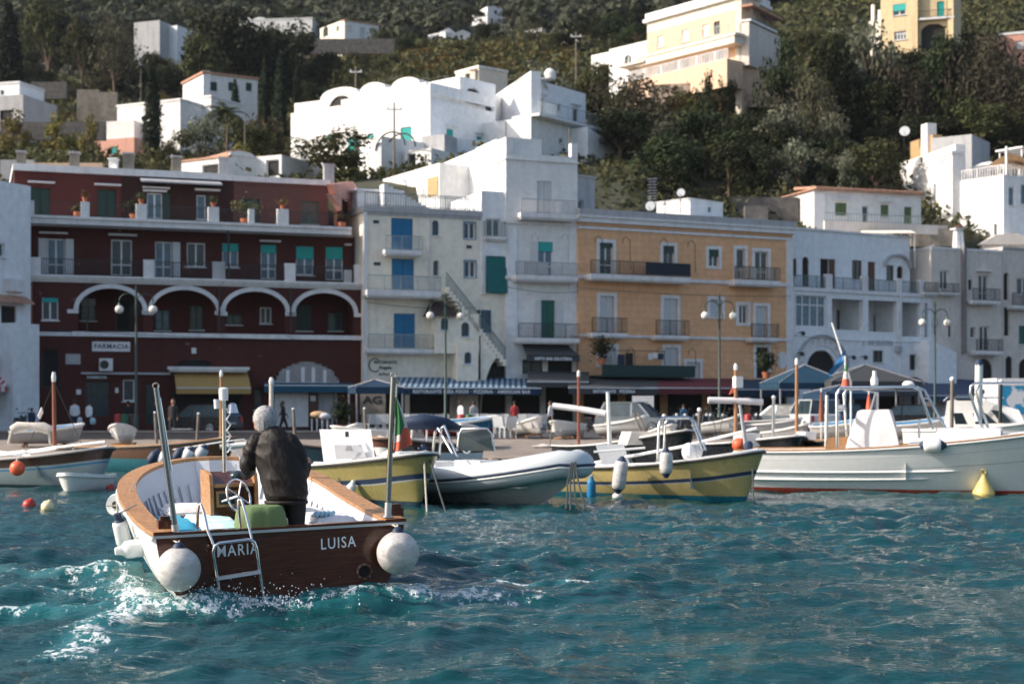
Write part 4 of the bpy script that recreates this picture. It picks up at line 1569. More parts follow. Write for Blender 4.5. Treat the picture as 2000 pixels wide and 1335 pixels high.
mb = MB().box(-.05,L + .05,-.12,-.003,a[2],a[3])
for y in (545,):
 a = F.rect(1010,y - 4,1128,y + 2)
 mb.box(-.05,L + .05,-.09,-.004,a[2],a[3])
F.b(mb,'string_course','trim')
for x0,x1 in ((992,1009),(1112,1128)):
 for y0,y1 in ((443,540),(549,655)):
  a = F.rect(x0,y0,x1,y1)
  F.b(MB().box(a[0],a[1],-.07,-.003,a[2],a[3]),'pilaster','whiteblue')
hk = MB()
for x in (1039,1098):
 u_,z_ = F.at(x,460)
 hk.tube([(u_ - .22,-.5,z_ - .35),(u_ - .2,-.5,z_ - .05),(u_,-.5,z_ + .08),(u_ + .2,-.5,z_ - .1),(u_ + .22,-.5,z_ - 1.9)],.025,5)
F.b(hk,'awning_hook','trimgrey')
awning(F,1020,1108,672,694,1.1,.35,'awgrey','grey_awning','small dark grey awning with white lettering on the tower house',text='RISTO BAR GELATERIA',tsize=.22,x0b=1028,x1b=1132,fr='iron')
# lit side wing reaching back from the tower
WG = Fac(T,862,107.5,987.4,97.1)
zb = WG.z(930,385)
mb = MB()
Lw = WG.L
zl,zr_ = WG.z(862,320),WG.z(986,268)
mb.prism([(0,0,8),(Lw,0,8),(Lw,0,zr_),(Lw * .03,0,zl + .0),(0,0,zl)],(0,2.5,0))
WG.b(mb,'side_wing','white')
W2_ = Fac(T,748,108,858,101.5)
zl,zr_ = W2_.z(748,350),W2_.z(858,318)
W2_.b(MB().prism([(0,0,8),(W2_.L,0,8),(W2_.L,0,zr_),(0,0,zl)],(0,4,0)),'side_wing','white')
a = W2_.rect(836,346,856,382)
W2_.b(MB().box(a[0],a[1],-.06,-.003,a[2],a[3]),'bare_stone_patch','tuff')
# patch wall behind on the right
T = broot('weathered_house','small weathered white house peeping out right of the tower house','house',1143,103,9)
F2 = Fac(T,1120,101,1162,102.5)
zt_ = F2.z(1143,347)
PW = [((1127,390,1140,412),'g1',dict(col='pwhite'))]
F2.b(wall(MB(),0,F2.L,9,zt_,0,openings(F2,PW),.2),'wall','trimgrey')
fill(F2,PW)
mass(F2,.02,F2.L - .02,.2,4,9,zt_ - .01,'trimgrey')
F2.b(MB().box(-.05,F2.L + .05,-.08,4.1,zt_ + .002,zt_ + .14),'roof','trimgrey')
# ================================================================= ochre building
T = broot('ochre_building','orange-ochre building with white window surrounds and long balcony','building',1340,102)
F = Fac(T,1130,98.3,1548,105.6)
L = F.L
zc0 = F.z(1340,455)       # underside of the cornice band
S_ = dict(surround=(.22,'trim'))
def S(**k):
 d = dict(surround=(.22,'trim'))
 d.update(k)
 return d
OC = [
 ((1171,474,1197,536),'roll',S(frac=.14,colS='green')),
 ((1295,480,1317,541),'roll',S(frac=.22,colS='green')),
 ((1384,487,1404,521),'roll',S(frac=.4,colS='green')),
 ((1438,486,1455,544),'g1',S()),
 ((1474,491,1500,548),'g',S()),
 ((1172,578,1199,652),'shut',S(col='pshut')),
 ((1296,583,1323,657),'shut',S(col='pshut')),
 ((1387,585,1410,618),'shut',S(col='pshut')),
 ((1443,596,1460,632),'g',S()),
 ((1476,598,1499,659),'shut',S(col='pshut')),
 ((1171,677,1202,712),'shut',S(col='pshut')),
 ((1298,679,1324,716),'shut',S(col='pshut')),
 ((1341,707,1367,742),'shut',S(col='pshut')),
 ((1477,678,1500,738),'dark',S(col='dark')),
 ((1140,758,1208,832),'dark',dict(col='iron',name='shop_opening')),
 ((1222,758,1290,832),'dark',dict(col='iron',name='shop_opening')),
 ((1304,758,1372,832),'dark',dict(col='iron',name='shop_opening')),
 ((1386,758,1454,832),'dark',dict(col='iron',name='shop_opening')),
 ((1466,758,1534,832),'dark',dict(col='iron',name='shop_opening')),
]
zct = F.z(1340,441)
F.b(wall(MB(),0,L - .55,.6,zct - .35,0,openings(F,OC),.28),'wall','ochre')
fill(F,OC)
mass(F,.02,L - .02,.28,9.5,.6,zct - .36,'ochre')
zc = [F.z(1130,y) for y in (446,441,433,420,407)]
mb = MB().box(-.02,L + .05,-.10,.5,zc[0],zc[1])
mb.box(-.05,L + .12,-.22,.6,zc[2],zc[3] - .12)
mb.box(-.08,L + .2,-.34,.6,zc[3] - .12,zc[3])
F.b(mb,'cornice','trim')
F.b(MB().box(0,L,.0,.5,zc[1] + .002,zc[2] - .002).box(0,L,.0,.5,zct - .36,zc[0] - .002),'frieze','ochre')
F.b(MB().box(-.06,L + .15,-.28,9.6,zc[3] + .002,zc[4]),'parapet','trimgrey')
F.b(MB().box(L - .55,L,-.06,.3,.6,zc[0] - .003),'corner_pilaster','trim')
for x0,x1,y in ((1131,1440,541),(1440,1550,554),(1131,1550,655)):
 zz = F.z(1131,539.5) if y < 600 else F.z(1131,655)
F.b(MB().box(-.02,L + .02,-.09,-.004,F.z(1131,543),F.z(1131,536)).box(-.02,L + .02,-.09,-.004,F.z(1131,657),F.z(1131,652)),'string_course','trim')
balcony(F,1154,1350,538,547,511,.95,rm='iron')
balcony(F,1436,1525,547,556,521,.95,rm='iron')
balcony(F,1157,1226,650,657,620,.8,rm='iron')
balcony(F,1282,1348,655,661,625,.8,rm='iron')
balcony(F,1468,1523,659,665,632,.8,rm='iron')
a = F.rect(1262,513,1349,537,-.9)
F.b(MB().box(a[0],a[1],-.88,-.865,a[2],a[3]),'balcony_screen','navy')
ys = MB()
a = F.rect(1437,522,1524,546,-.9)
n = 18
for i in range(n):
 u_ = a[0] + (a[1] - a[0]) * i / n
 ys.box(u_,u_ + (a[1] - a[0]) / n * .4,-.885,-.865,a[2],a[3])
F.b(ys,'cane_screen','sand')
hk = MB()
for x,y in ((1163,465),(1217,467),(1290,470),(1344,474),(1160,680),(1226,682),(1284,682),(1345,684)):
 u_,z_ = F.at(x,y)
 hk.tube([(u_ - .3,-.45,z_ - .35),(u_ - .27,-.45,z_ - .05),(u_,-.45,z_ + .12),(u_ + .25,-.45,z_ - .12),(u_ + .28,-.45,z_ - (2. if y < 500 else 1.2))],.022,5)
F.b(hk,'awning_hook','iron')
u_,z_ = F.at(1527,703)
ov = F.b(MB().lathe([(.40,0),(.40,.05)],(0,0,0),28,(0,-1,0)),'oval_sign','trim')
for v_ in ov.data.vertices:
 q = v_.co + Vector(T.location)
ov.data.clear_geometry()
vs = [F.tf(Vector((u_ + .40 * math.cos(t_),-.06 * k,z_ + .58 * math.sin(t_)))) - Vector(T.location) for k in (0,1) for t_ in np.linspace(0,2 * math.pi,28,endpoint=False)]
ov.data.from_pydata([tuple(v_) for v_ in vs],[],[tuple(range(27,-1,-1)),tuple(range(28,56))] + [(i,(i + 1) % 28,(i + 1) % 28 + 28,i + 28) for i in range(28)])
a = F.rect(1176,713,1358,733,-1.6)
gf = MB()
n = 60
for i in range(n):
 ua_ = a[0] + (a[1] - a[0]) * i / n
 gf.box(ua_,ua_ + (a[1] - a[0]) / n * .9,-1.62,-1.58 + .02 * (i % 2),a[2],a[3])
gf.box(a[0],a[1],-1.58,-.003,a[2] - .1,a[2])
F.b(gf,'terrace_fence',mat('fencegreen',(.012,.045,.042),.7))
a = F.rect(1500,672,1503,678)
for x,y,lb in ((1203,480,0),(1356,602,1)):
 pass
# laundry
T2 = broot('laundry_line','clothes hanging on a line on the terrace of the ochre building','laundry',1215,99)
G3 = Fac(T2,1130,98.3,1548,105.6)
for i,(rc,m_) in enumerate((((1194,685,1204,712),'trimgrey'),((1207,692,1220,714),'navy'),((1222,689,1236,714),'dark'),((1266,690,1274,702),'pwhite'),((1275,689,1284,699),'whiteblue'),((1285,690,1296,702),'navy'))):
 a = G3.rect(*rc,-.6)
 mb = MB()
 n = 6
 for j in range(n):
  ua_,ub_ = a[0] + (a[1] - a[0]) * j / n,a[0] + (a[1] - a[0]) * (j + 1) / n
  y0_,y1_ = -.6 + .04 * math.sin(j * 2.),-.6 + .04 * math.sin((j + 1) * 2.)
  mb.add([(ua_,y0_,a[2]),(ub_,y1_,a[2]),(ub_,y1_,a[3]),(ua_,y0_,a[3]),(ua_,y0_ + .02,a[2]),(ub_,y1_ + .02,a[2]),(ub_,y1_ + .02,a[3]),(ua_,y0_ + .02,a[3])],[(0,1,2,3),(7,6,5,4),(0,4,5,1),(3,2,6,7)])
 G3.b(mb,'garment',m_)
u0_,z0_ = G3.at(1190,684,-.6)
u1_,z1_ = G3.at(1300,688,-.6)
G3.b(MB().tube([(u0_,-.6,z0_),(u1_,-.6,z0_)],.02,5).tube([(u0_,-.6,z0_),(u0_,-.02,z0_)],.02,5).tube([(u1_,-.6,z0_),(u1_,-.02,z0_)],.02,5),'line','iron')
# white hut on the roof
T = broot('roof_hut','white box hut on the flat roof of the ochre building','hut',1368,108,13)
F3 = Fac(T,1348,104.5,1412,107)
zt_ = F3.z(1380,393)
HW = [((1383,404,1390,415),'dark',dict(col='trim'))]
F3.b(wall(MB(),0,F3.L,13,zt_,0,openings(F3,HW),.2),'wall','whiteblue')
fill(F3,HW)
F3.b(MB().box(.01,F3.L - .01,.2,3,13,zt_ - .01).box(-.05,F3.L + .05,-.06,3.1,zt_,zt_ + .08),'roof','white')
# ================================================================= white loggia building
T = broot('loggia_building','white building with open loggias and a round lettered arch, bar and gelateria','building',1660,109)
F = Fac(T,1548,105.8,1812,112.8)
L = F.L
uE = F.at(1777,0,1.4)[0]
zt = F.z(1548,447,1.4)
zf1,zf0 = F.z(1680,567),F.z(1680,574)
v = 1.4
LU = [
 ((1548,505,1556,539),'g1',dict(col='brown')),((1567,501,1580,560),'dark',dict(col='brown',arch=1.,name='arched_door')),
 ((1602,505,1619,563),'dark',dict(col='brown')),((1619,506,1632,563),'door',dict(col='brown')),
 ((1664,508,1684,546),'g',dict(col='brown')),((1695,511,1710,568),'door',dict(col='brown')),
 ((1731,518,1746,548),'g1',dict(col='brown')),((1752,519,1764,571),'dark',dict(col='brown',arch=1.,name='arched_door'))]
F.b(wall(MB(),0,uE,zf1,zt,v,openings(F,LU,v),.25),'upper_wall','whiteblue')
fill(F,LU,v)
mass(F,.02,uE - .02,v + .25,8,zf1,zt - .02,'whiteblue')
F.b(MB().box(-.03,uE + .05,v - .1,8.1,zt + .002,zt + .14),'roof_edge','trim')
a = F.rect(1727,500,1774,522,v)
p = arc_pts(a[0],a[1],a[2],a[3] - a[2],16)
q = arc_pts(a[0] - .15,a[1] + .15,a[2],a[3] - a[2] + .15,16)
mb = MB()
for i in range(16):
 mb.prism([(p[i][0],v - .25,p[i][1]),(p[i + 1][0],v - .25,p[i + 1][1]),(q[i + 1][0],v - .25,q[i + 1][1]),(q[i][0],v - .25,q[i][1])],(0,.24,0))
F.b(mb,'arched_hood','trimgrey')
F.b(MB().box(-.02,L + .9,-.12,v + .2,zf0,zf1),'terrace_slab','trim')
for x0,x1 in ((1612,1624),(1683,1694),(1750,1760),(1795,1806)):
 u0,u1 = F.at(x0,0)[0],F.at(x1,0)[0]
 F.b(MB().box(u0,u1,-.1,.2,zf1,zf1 + 1.02),'terrace_post','trim')
for x0,x1 in ((1550,1612),(1624,1683),(1694,1750),(1760,1795)):
 r_ = rails(F,T,F.at(x0,0)[0] + .03,F.at(x1,0)[0] - .03,0,zf1,zf1 + .85,'railteal')
# middle floor with loggias
zm0,zm1 = F.z(1680,655),F.z(1680,648)
LM = []
for x0,y0,x1,y1 in ((1625,584,1686,644),(1696,587,1752,648),(1762,590,1798,657),(1806,592,1812,658)):
 r = F.rect(x0,y0,x1,y1)
 LM.append((r[0],r[1],r[2],r[3],0))
GW = [((1554,577,1613,638),'g4',dict(glass='glassblue',name='gallery_window',surround=(.1,'trim')))]
zlow = F.z(1680,662)
F.b(wall(MB(),0,L + .9,zlow,zf0 - .002,0,openings(F,GW) + LM,.4),'loggia_wall','whiteblue')
fill(F,GW)
mb = MB().box(.02,L + .88,2.4,8,zlow,zf0 - .01)
us = [0.02] + [F.at(x,0)[0] for x in (1620,1691,1757,1802)]
for u_ in us:
 mb.box(u_ - .1 if u_ > 1 else u_,u_ + .1,.4,2.4,zlow,zf0 - .01)
mb.box(.02,L + .88,.4,2.4,zlow - .3,zlow)
F.b(mb,'loggia_back_wall','white')
for rc,kd,kk in (((1771,596,1783,655),'dark',dict(col='brown')),((1706,612,1722,650),'g1',{}),((1636,604,1642,648),'g1',dict(col='trimgrey'))):
 window(F,F.rect(*rc,2.25),2.2,kd,**kk)
for u_ in us[1:]:
 pass
ps = MB()
for x in (1757,1802):
 u_ = F.at(x,0)[0]
 ps.box(u_ - .06,u_ + .06,-.14,-.003,.6,zf0 - .003)
F.b(ps,'downpipe','trim')
# ground floor
LG = [((1640,748,1700,830),'dark',dict(col='iron',name='shop_opening')),((1712,748,1762,830),'dark',dict(col='iron',name='shop_opening')),((1780,748,1806,830),'dark',dict(col='iron',name='shop_opening')),((1575,683,1633,745),'dark',dict(col='trim',arch=1.,name='arched_opening')),((1705,684,1725,707),'g',dict(col='iron')),((1776,692,1789,722),'g',dict(col='green',surround=(.1,'trim')))]
F.b(wall(MB(),0,L + .9,.6,zlow - .002,-.05,openings(F,LG,-.05),.3),'ground_wall','whiteblue')
fill(F,LG,-.05)
mass(F,.02,L + .88,.25,8,.6,zlow - .02,'whiteblue')
a = F.rect(1575,683,1633,745,-.05)
w_ = (a[1] - a[0]) / 2
zs_ = a[3] - w_
p = arc_pts(a[0] - .32,a[1] + .32,zs_,w_ + .32,26)
q = arc_pts(a[0] - .98,a[1] + .98,zs_,w_ + .95,26)
q2 = arc_pts(a[0] - 1.12,a[1] + 1.12,zs_,w_ + 1.08,26)
mb,m2 = MB(),MB()
for i in range(26):
 mb.prism([(p[i][0],-.12,p[i][1]),(p[i + 1][0],-.12,p[i + 1][1]),(q[i + 1][0],-.12,q[i + 1][1]),(q[i][0],-.12,q[i][1])],(0,.06,0))
 m2.prism([(q[i][0],-.24,q[i][1]),(q[i + 1][0],-.24,q[i + 1][1]),(q2[i + 1][0],-.24,q2[i + 1][1]),(q2[i][0],-.24,q2[i][1])],(0,.18,0))
ab = F.b(mb,'arch_sign','trim')
F.b(m2,'arch_band','trimgrey')
txt = 'LA PICCOLA'
cu_ = (a[0] + a[1]) / 2
rr_ = w_ + .62
for i,ch in enumerate(txt):
 th = math.pi - math.pi * (i + .9) / (len(txt) + .8)
 lettering(ab,ch,.40,lambda p,th=th: F.tf(Vector((cu_ + rr_ * math.cos(th) + p.x * math.sin(th) + p.y * math.cos(th),-.128 - p.z,zs_ + rr_ * math.sin(th) - p.x * math.cos(th) + p.y * math.sin(th)))),'trimgrey',bold=.004)
a = F.rect(1694,663,1746,677,-.05)
lettering(T,'BAR GELATERIA',.52,lambda p: F.tf(Vector(((a[0] + a[1]) / 2 + p.x,-.06 - p.z,(a[2] + a[3]) / 2 + p.y))),'trimgrey',bold=.01,sx=.62,space=1.1)
a = F.rect(1683,665,1690,675,-.05)
lettering(T,'S.',.45,lambda p: F.tf(Vector(((a[0] + a[1]) / 2 + p.x,-.06 - p.z,(a[2] + a[3]) / 2 + p.y))),'trimgrey',bold=.006,sx=.7)
a = F.rect(1748,676,1757,688,-.05)
F.b(MB().box(a[0],a[1],-.3,-.055,a[2],a[3]),'ventilation_box','trimgrey')
hk = MB()
for x,y in ((1558,650),(1657,697),(1680,697),(1556,690)):
 u_,z_ = F.at(x,y)
 hk.tube([(u_,-.05,z_),(u_,-.5,z_ + .1)],.03,5)
 hk.ball((u_,-.55,z_ - .05),.16,8,6)
F.b(hk,'wall_lamp','iron')
a = F.rect(1812,650,1870,740,-1.2)
F.b(MB().prism([(a[0],-1.3,.6),(a[1] - .2,-1.3,.6),(a[1] - .2,-1.3,F.z(1868,688,-1.2)),(a[0],-1.3,F.z(1815,664,-1.2))],(0,1.6,0)),'ramp_wall','whiteblue')
# ================================================================= beige building
T = broot('beige_building','greyish beige building with a tall drainpipe right of the loggias','building',1880,115)
F = Fac(T,1819,113.0,1957,116.0)
L = F.L
zt = F.z(1890,490)
BW = [
 ((1836,528,1852,565),'g',dict(col='pwhite')),((1891,546,1898,566),'g1',dict(col='green',sill=False)),
 ((1911,537,1930,587),'g',dict(col='pwhite',hood=.25)),
 ((1852,626,1857,658),'g1',dict(col='brown')),((1895,638,1905,660),'g1',{}),
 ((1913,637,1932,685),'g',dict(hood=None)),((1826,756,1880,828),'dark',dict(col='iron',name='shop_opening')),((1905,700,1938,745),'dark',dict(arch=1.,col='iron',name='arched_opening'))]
F.b(wall(MB(),0,L,.6,zt,0,openings(F,BW),.25),'wall','beige')
fill(F,BW)
mass(F,.02,L - .02,.25,8,.6,zt - .02,'beige')
F.b(MB().box(-.03,L + .05,-.05,8,zt + .002,zt + .18),'roof_edge','trim')
SD = Fac(T,1777,118.5,1817.5,113.4)
zs = SD.z(1800,484)
SD.b(MB().box(0,SD.L,0,.3,SD.z(1800,560),zs),'lit_side_wall','beige')
balcony(F,1806,1836,571,574,551,.6,rm='iron')
balcony(F,1840,1875,571,574,553,.6,rm='iron')
balcony(F,1901,1955,587,592,563,.8,rm='iron')
balcony(F,1908,1960,685,691,662,.8,rm='iron')
u0,z0 = F.at(1880,690)
F.b(MB().box(u0 - .13,u0 + .13,-.3,-.003,z0,zt + .3),'drainpipe',mat('pipe',(.20,.19,.19),.7))
F.b(MB().tube([(u0,.6,zt),(u0,.6,zt + 1.6)],[.35,.25],8).box(u0 - .4,u0 + .4,.3,.9,zt + 1.6,zt + 1.72),'chimney','white')
T = broot('grey_beige_house','beige house with tall arched niches cut by the right edge of the photo','building',1985,117)
F = Fac(T,1957.6,116.2,2120,120)
zt = F.z(1985,487)
BW = [((1960,532,1971,587),'dark',dict(arch=1.,col='beige',glass='pink',name='niche')),((1961,597,1973,657),'dark',dict(arch=1.,col='beige',name='niche')),((1986,543,2012,575),'g',{}),((1990,636,2010,672),'shut',dict(col='greenmid')),((1964,695,1977,740),'dark',dict(arch=1.,col='iron',name='arched_opening')),((1990,700,2015,745),'dark',dict(arch=1.,col='iron',name='arched_opening'))]
F.b(wall(MB(),0,F.L,.6,zt,0,openings(F,BW),.25),'wall','beige')
fill(F,BW)
mass(F,.02,F.L - .02,.25,8,.6,zt - .02,'beige')
F.b(MB().box(-.03,F.L + .05,-.1,8,zt + .002,zt + .15),'roof_edge','trimgrey')
balcony(F,1978,2030,597,602,572,.7,rm='iron')
# ================================================================= houses on the hill behind
def block(T,x0,d0,x1,d1,ytop,ybase,dep,m,wins=(),roof=None,par=.25,over=.08,v=0.,ztop=None):
 """one wall block: front wall from (x0,d0) to (x1,d1) in the photograph, ytop at its middle"""
 F = Fac(T,x0,d0,x1,d1)
 zt = F.z((x0 + x1) / 2,ytop) if ztop is None else ztop
 zb = F.z((x0 + x1) / 2,ybase)
 zb = min([zb] + [hz(*F.tf(Vector((F.L * k,0,0)))[:2]) - 1.2 for k in (0,.5,1)])
 if F.N.x > .85:
  dep = min(dep,.9)
 elif F.N.x < -.79:
  dep = min(dep,.6)
 F.b(wall(MB(),0,F.L,zb,zt,v,openings(F,wins),.2),'wall',m)
 fill(F,wins)
 F.b(MB().box(.01,F.L - .01,.2,dep,zb,zt - .01),'rear_wall',m)
 if roof:
  F.b(MB().box(-over,F.L + over,-over,dep + over,zt + .002,zt + par),'roof',roof)
 F.zt,F.zb = zt,zb
 return F
def dome(F,x0,x1,ys,yt,v0,v1,m='white',name='vault'):
 u0,u1 = F.at(x0,0)[0],F.at(x1,0)[0]
 zs,zt = F.z((x0 + x1) / 2,ys),F.z((x0 + x1) / 2,yt)
 p = arc_pts(u0,u1,zs,zt - zs,14)
 return F.b(MB().prism([(a,v0,b) for a,b in p],(0,v1 - v0,0)),name,m,smooth=50)
def parapet(F,m='white',h=.8,t=.2,dep=6):
 F.b(MB().box(0,F.L,.002,t,F.zt + .002,F.zt + h).box(0,t,t,dep,F.zt + .002,F.zt + h).box(F.L - t,F.L,t,dep,F.zt + .002,F.zt + h),'parapet',m)
# the large white villa with vaults
T = broot('vaulted_villa','large white villa with vaulted rooms and terraces above the row of buildings','villa',840,127,18)
A = block(T,568,136,840,126,205,320,7,'white',[((693,267,718,300),'gs',dict(colS='teal',col='teal',sides='')),((782,248,804,284),'shut',dict(col='teal',sill=False)),((640,262,660,272),'shut',dict(col='teal',sill=False))])
B = block(T,840,126,968,132,206,320,11,'whiteblue',[((872,252,886,273),'shut',dict(col='teal',sill=False,hood=.2)),((931,267,945,281),'shut',dict(col='teal',hood=.2))])
B.b(MB().box(0,B.L,-.02,.25,A.zt,A.zt + .9),'parapet','whiteblue')
A.b(MB().box(A.L * .38,A.L,-.02,.25,A.zt + .002,A.zt + .7),'parapet','white')
A.b(MB().box(A.L * .0,A.L * .37,-.02,.3,A.zt - .02 + .02,A.zt + .25),'parapet','white')
# upper rooms with vaults, set back
U1 = block(T,575,139.5,628,138,199,230,6,'white')
U2 = block(T,626,137.5,700,135,184,235,7,'white',[((640,186,690,232),'dark',dict(arch=.9,col='sand',glass='peach',name='arched_loggia'))])
dome(U2,628,698,184,171,0,7)
U3 = block(T,698,134.5,760,132.5,176,235,7,'white',[((706,198,726,216),'g4',{})])
dome(U3,702,754,178,161,0,7)
U4 = block(T,758,132.3,832,130,166,230,8,'white',[((762,184,812,208),'dark',dict(col='white',glass='tuff',name='loggia'))])
dome(U4,764,820,168,151,0,8)
U5 = block(T,830,131.0,898,129.5,160,230,8,'white',[((846,172,884,200),'dark',dict(arch=.9,col='white',glass='whiteblue',name='arched_loggia'))])
U6 = block(T,898,129.6,968,133,157,230,8,'whiteblue',[((908,172,940,212),'dark',dict(arch=.9,col='whiteblue',glass='whiteblue',name='niche')),((948,192,963,222),'dark',dict(col='whiteblue',glass='whiteblue',name='niche'))])
a = U4.rect(758,181,802,198,-1)
aw = MB().add([(a[0],-.01,a[3] + .3),(a[1],-.01,a[3] - .3),(a[1],-1.4,a[2] + .2),(a[0],-1.4,a[2] + .9)],[(0,1,2,3)])
U4.b(aw,'yellow_awning','creambuoy')
# the right wing: a lit block with its left side in shade
R1 = block(T,965,139,1037,128.5,163,300,2.4,'whiteblue')
dome(R1,990,1030,166,157,0,2)
R2 = block(T,1037,128.5,1144,135,168,250,10,'whiteblue',[((1089,203,1096,217),'g1',{}),((1049,190,1063,230),'dark',dict(col='whiteblue',glass='pshut',hood=.2)),((1118,210,1130,240),'dark',dict(col='whiteblue',glass='pshut',hood=.2))])
dome(R2,1040,1072,171,158,0,.6)
R3 = block(T,1037,127.5,1165,135,243,320,8,'white',[((1092,270,1100,280),'g1',{})])
R3.b(MB().box(0,R3.L,-.9,2,R3.zt,R3.zt + .2),'terrace_slab','white')
rails(R3,T,.1,R3.L - .1,-.8,R3.zt + .2,R3.zt + 1.3,'railgrey',step=.3)
W_ = Fac(T,1148,130.5,1208,134)
W_.b(MB().prism([(0,0,W_.z(1150,330)),(W_.L,0,W_.z(1206,330)),(W_.L,0,W_.z(1206,290)),(0,0,W_.z(1150,248))],(0,3,0)),'sloping_wall','whiteblue')
U5.b(MB().lathe([(.5,0),(.5,.5),(.3,.8),(0.05,.9)],(U5.L + 7,3,U5.zt),14),'chimney_dome','white')
# terraces in front of the villa
T = broot('garden_house','white garden house with a curved iron arch in front of the villa','house',745,118,14)
Bk = block(T,703,119,745,117,270,335,6,'white')
B2 = block(T,745,117,790,121,286,335,6,'whiteblue')
mb = MB()
a0,a1 = Bk.at(738,0)[0],Bk.at(795,0)[0]
p = arc_pts(a0,a1,Bk.z(765,290),1.2,12)
mb.tube([(u,-.2,z) for u,z in p],.07,5)
mb.tube([(u,.8,z) for u,z in p],.07,5)
Bk.b(mb,'pergola_arch','iron')
T = broot('terrace_wall','stained white terrace wall with a small porch below the villa','wall',880,119,14)
B3 = block(T,788,118,842,116.5,292,335,5,'white',[((796,300,812,330),'dark',dict(col='trimgrey'))])
B4 = block(T,835,121,1000,124,272,340,5,'whiteblue')
B5 = block(T,822,120,868,119,264,300,2,'trimgrey')
mat('grassy',(.10,.10,.04),.95,kind='leaf',c2=(.16,.15,.06))
GRP = None
# small houses
T = broot('low_white_house','low white house with orange tile edge just behind the red roof','house',450,112,13)
F = block(T,352,114,446,111.5,312,345,6,'white',[((395,320,440,345),'dark',dict(col='white',glass='sand',name='porch'))],roof='tile',par=.15)
F = block(T,446,111.5,500,113,306,345,5,'white')
dome(F,446,498,306,296,-.1,5)
p = dome(F,444,500,307,293,.1,4.9,'tile','roof')
F = block(T,500,113,550,112,304,345,5,'white',[((520,312,545,345),'dark',dict(col='white',glass='sand',name='porch'))])
T = broot('pink_house','house with a white upper floor and a salmon pink lower floor by the cypress','house',300,175,30)
F = block(T,185,172,262,170,271,330,8,'pink',[((216,286,230,301),'shut',dict(col='teal'))])
F = block(T,208,174,262,173,236,272,8,'white')
F = block(T,229,176,352,172,203,262,9,'white',[],roof='trim')
F = block(T,320,178,412,175,195,240,6,'white',[((375,205,385,216),'g1',{})],roof='trim')
T = broot('two_storey_house','white two storey house with red roof line and three dark windows among cypresses','house',440,205,45)
F = block(T,397,204,503,208,150,205,8,'white',[((411,160,424,178),'shut',dict(col='green')),((446,161,459,178),'shut',dict(col='green')),((480,162,492,178),'shut',dict(col='green')),((400,188,430,205),'dark',dict(arch=.9,col='white'))],roof='tile',par=.3,over=.2)
F = block(T,384,212,397,204,150,205,7,'whiteblue',[((388,165,393,180),'shut',dict(col='green'))])
T = broot('grey_cube_house','grey and white cube house half hidden by trees at the upper left','house',300,300,70)
F = block(T,262,300,312,298,42,85,8,'trimgrey')
F = block(T,312,302,346,300,52,90,8,'whiteblue')
T = broot('long_white_house','long low white house with a round vault at its left end, upper left','house',530,320,75)
F = block(T,458,320,610,318,39,62,8,'white',[((560,43,566,50),'g1',{}),((585,43,591,50),'g1',{})],roof='trim')
dome(F,462,490,40,33,-.1,6)
dome(F,495,520,40,34,-.1,6)
T = broot('bungalow','white bungalow with dark square windows standing on the terraced slope','house',680,285,72)
F = block(T,625,290,673,283,47,75,7,'sand',[((631,52,641,72),'dark',dict(arch=.9,col='white')),((657,51,663,60),'g1',{})])
F = block(T,673,283,740,287,46,76,7,'white',[((680,51,688,60),'g',{}),((703,55,713,74),'shut',dict(col='pshut')),((722,55,734,64),'g',{})],roof='tile')
T = broot('white_cottage','small white cottage with gabled front on the upper terraces','house',875,300,75)
F = block(T,835,302,870,299,65,86,6,'white',[((845,70,850,76),'g1',{})])
F = block(T,862,300,918,301,64,82,7,'white',[((872,67,880,72),'g1',{}),((898,68,905,76),'g1',{})])
F.b(MB().prism([(-.3,-.05,F.zt),(F.L * .5,-.05,F.zt),(F.L * .25,-.05,F.zt + .9)],(0,6,0)).prism([(F.L * .5,-.05,F.zt),(F.L + .2,-.05,F.zt),(F.L * .75,-.05,F.zt + .6)],(0,6,0)),'gable_roof','trim')
T = broot('stepped_villa','distant white stepped villa high in the woods','villa',950,370,90)
F = block(T,925,372,952,370,24,46,7,'white',[((935,36,942,44),'dark',dict(arch=.9,col='white'))])
F = block(T,952,370,982,372,15,46,8,'white',[((965,20,972,28),'g1',dict(arch=.8)),((958,36,963,42),'g1',{}),((972,37,978,42),'g1',{})])
dome(F,958,972,16,12,0,6)
T = broot('small_white_hut','tiny white hut among trees right of the brown tree','house',1040,290,72)
F = block(T,1022,291,1058,288,58,78,5,'white',[((1044,63,1049,71),'dark',dict(arch=.9,col='white'))])
T = broot('low_wall_house','low white roof and wall beside the utility pole','house',1120,240,60)
F = block(T,1095,242,1130,240,79,92,4,'whiteblue')
F = block(T,1155,190,1189,188,105,118,3,'white')
T = broot('farm_shed','small cream shed with tiled roof above the big villa','shed',920,165,42)
F = block(T,890,166,935,163,138,160,4,'sand',[((908,143,918,155),'dark',{})],roof='trim')
F = block(T,928,163,950,165,141,160,4,'beige',roof='tile',par=.12)
T = broot('grey_left_house','grey house with white gable at the left edge of the photo','house',15,180,34)
F = block(T,-60,180,45,178,188,235,7,'trimgrey',[((0,215,23,235),'dark',dict(col='green'))])
F = block(T,-60,183,38,181,166,190,5,'whiteblue',[((0,176,8,186),'g1',{})],roof='trim')
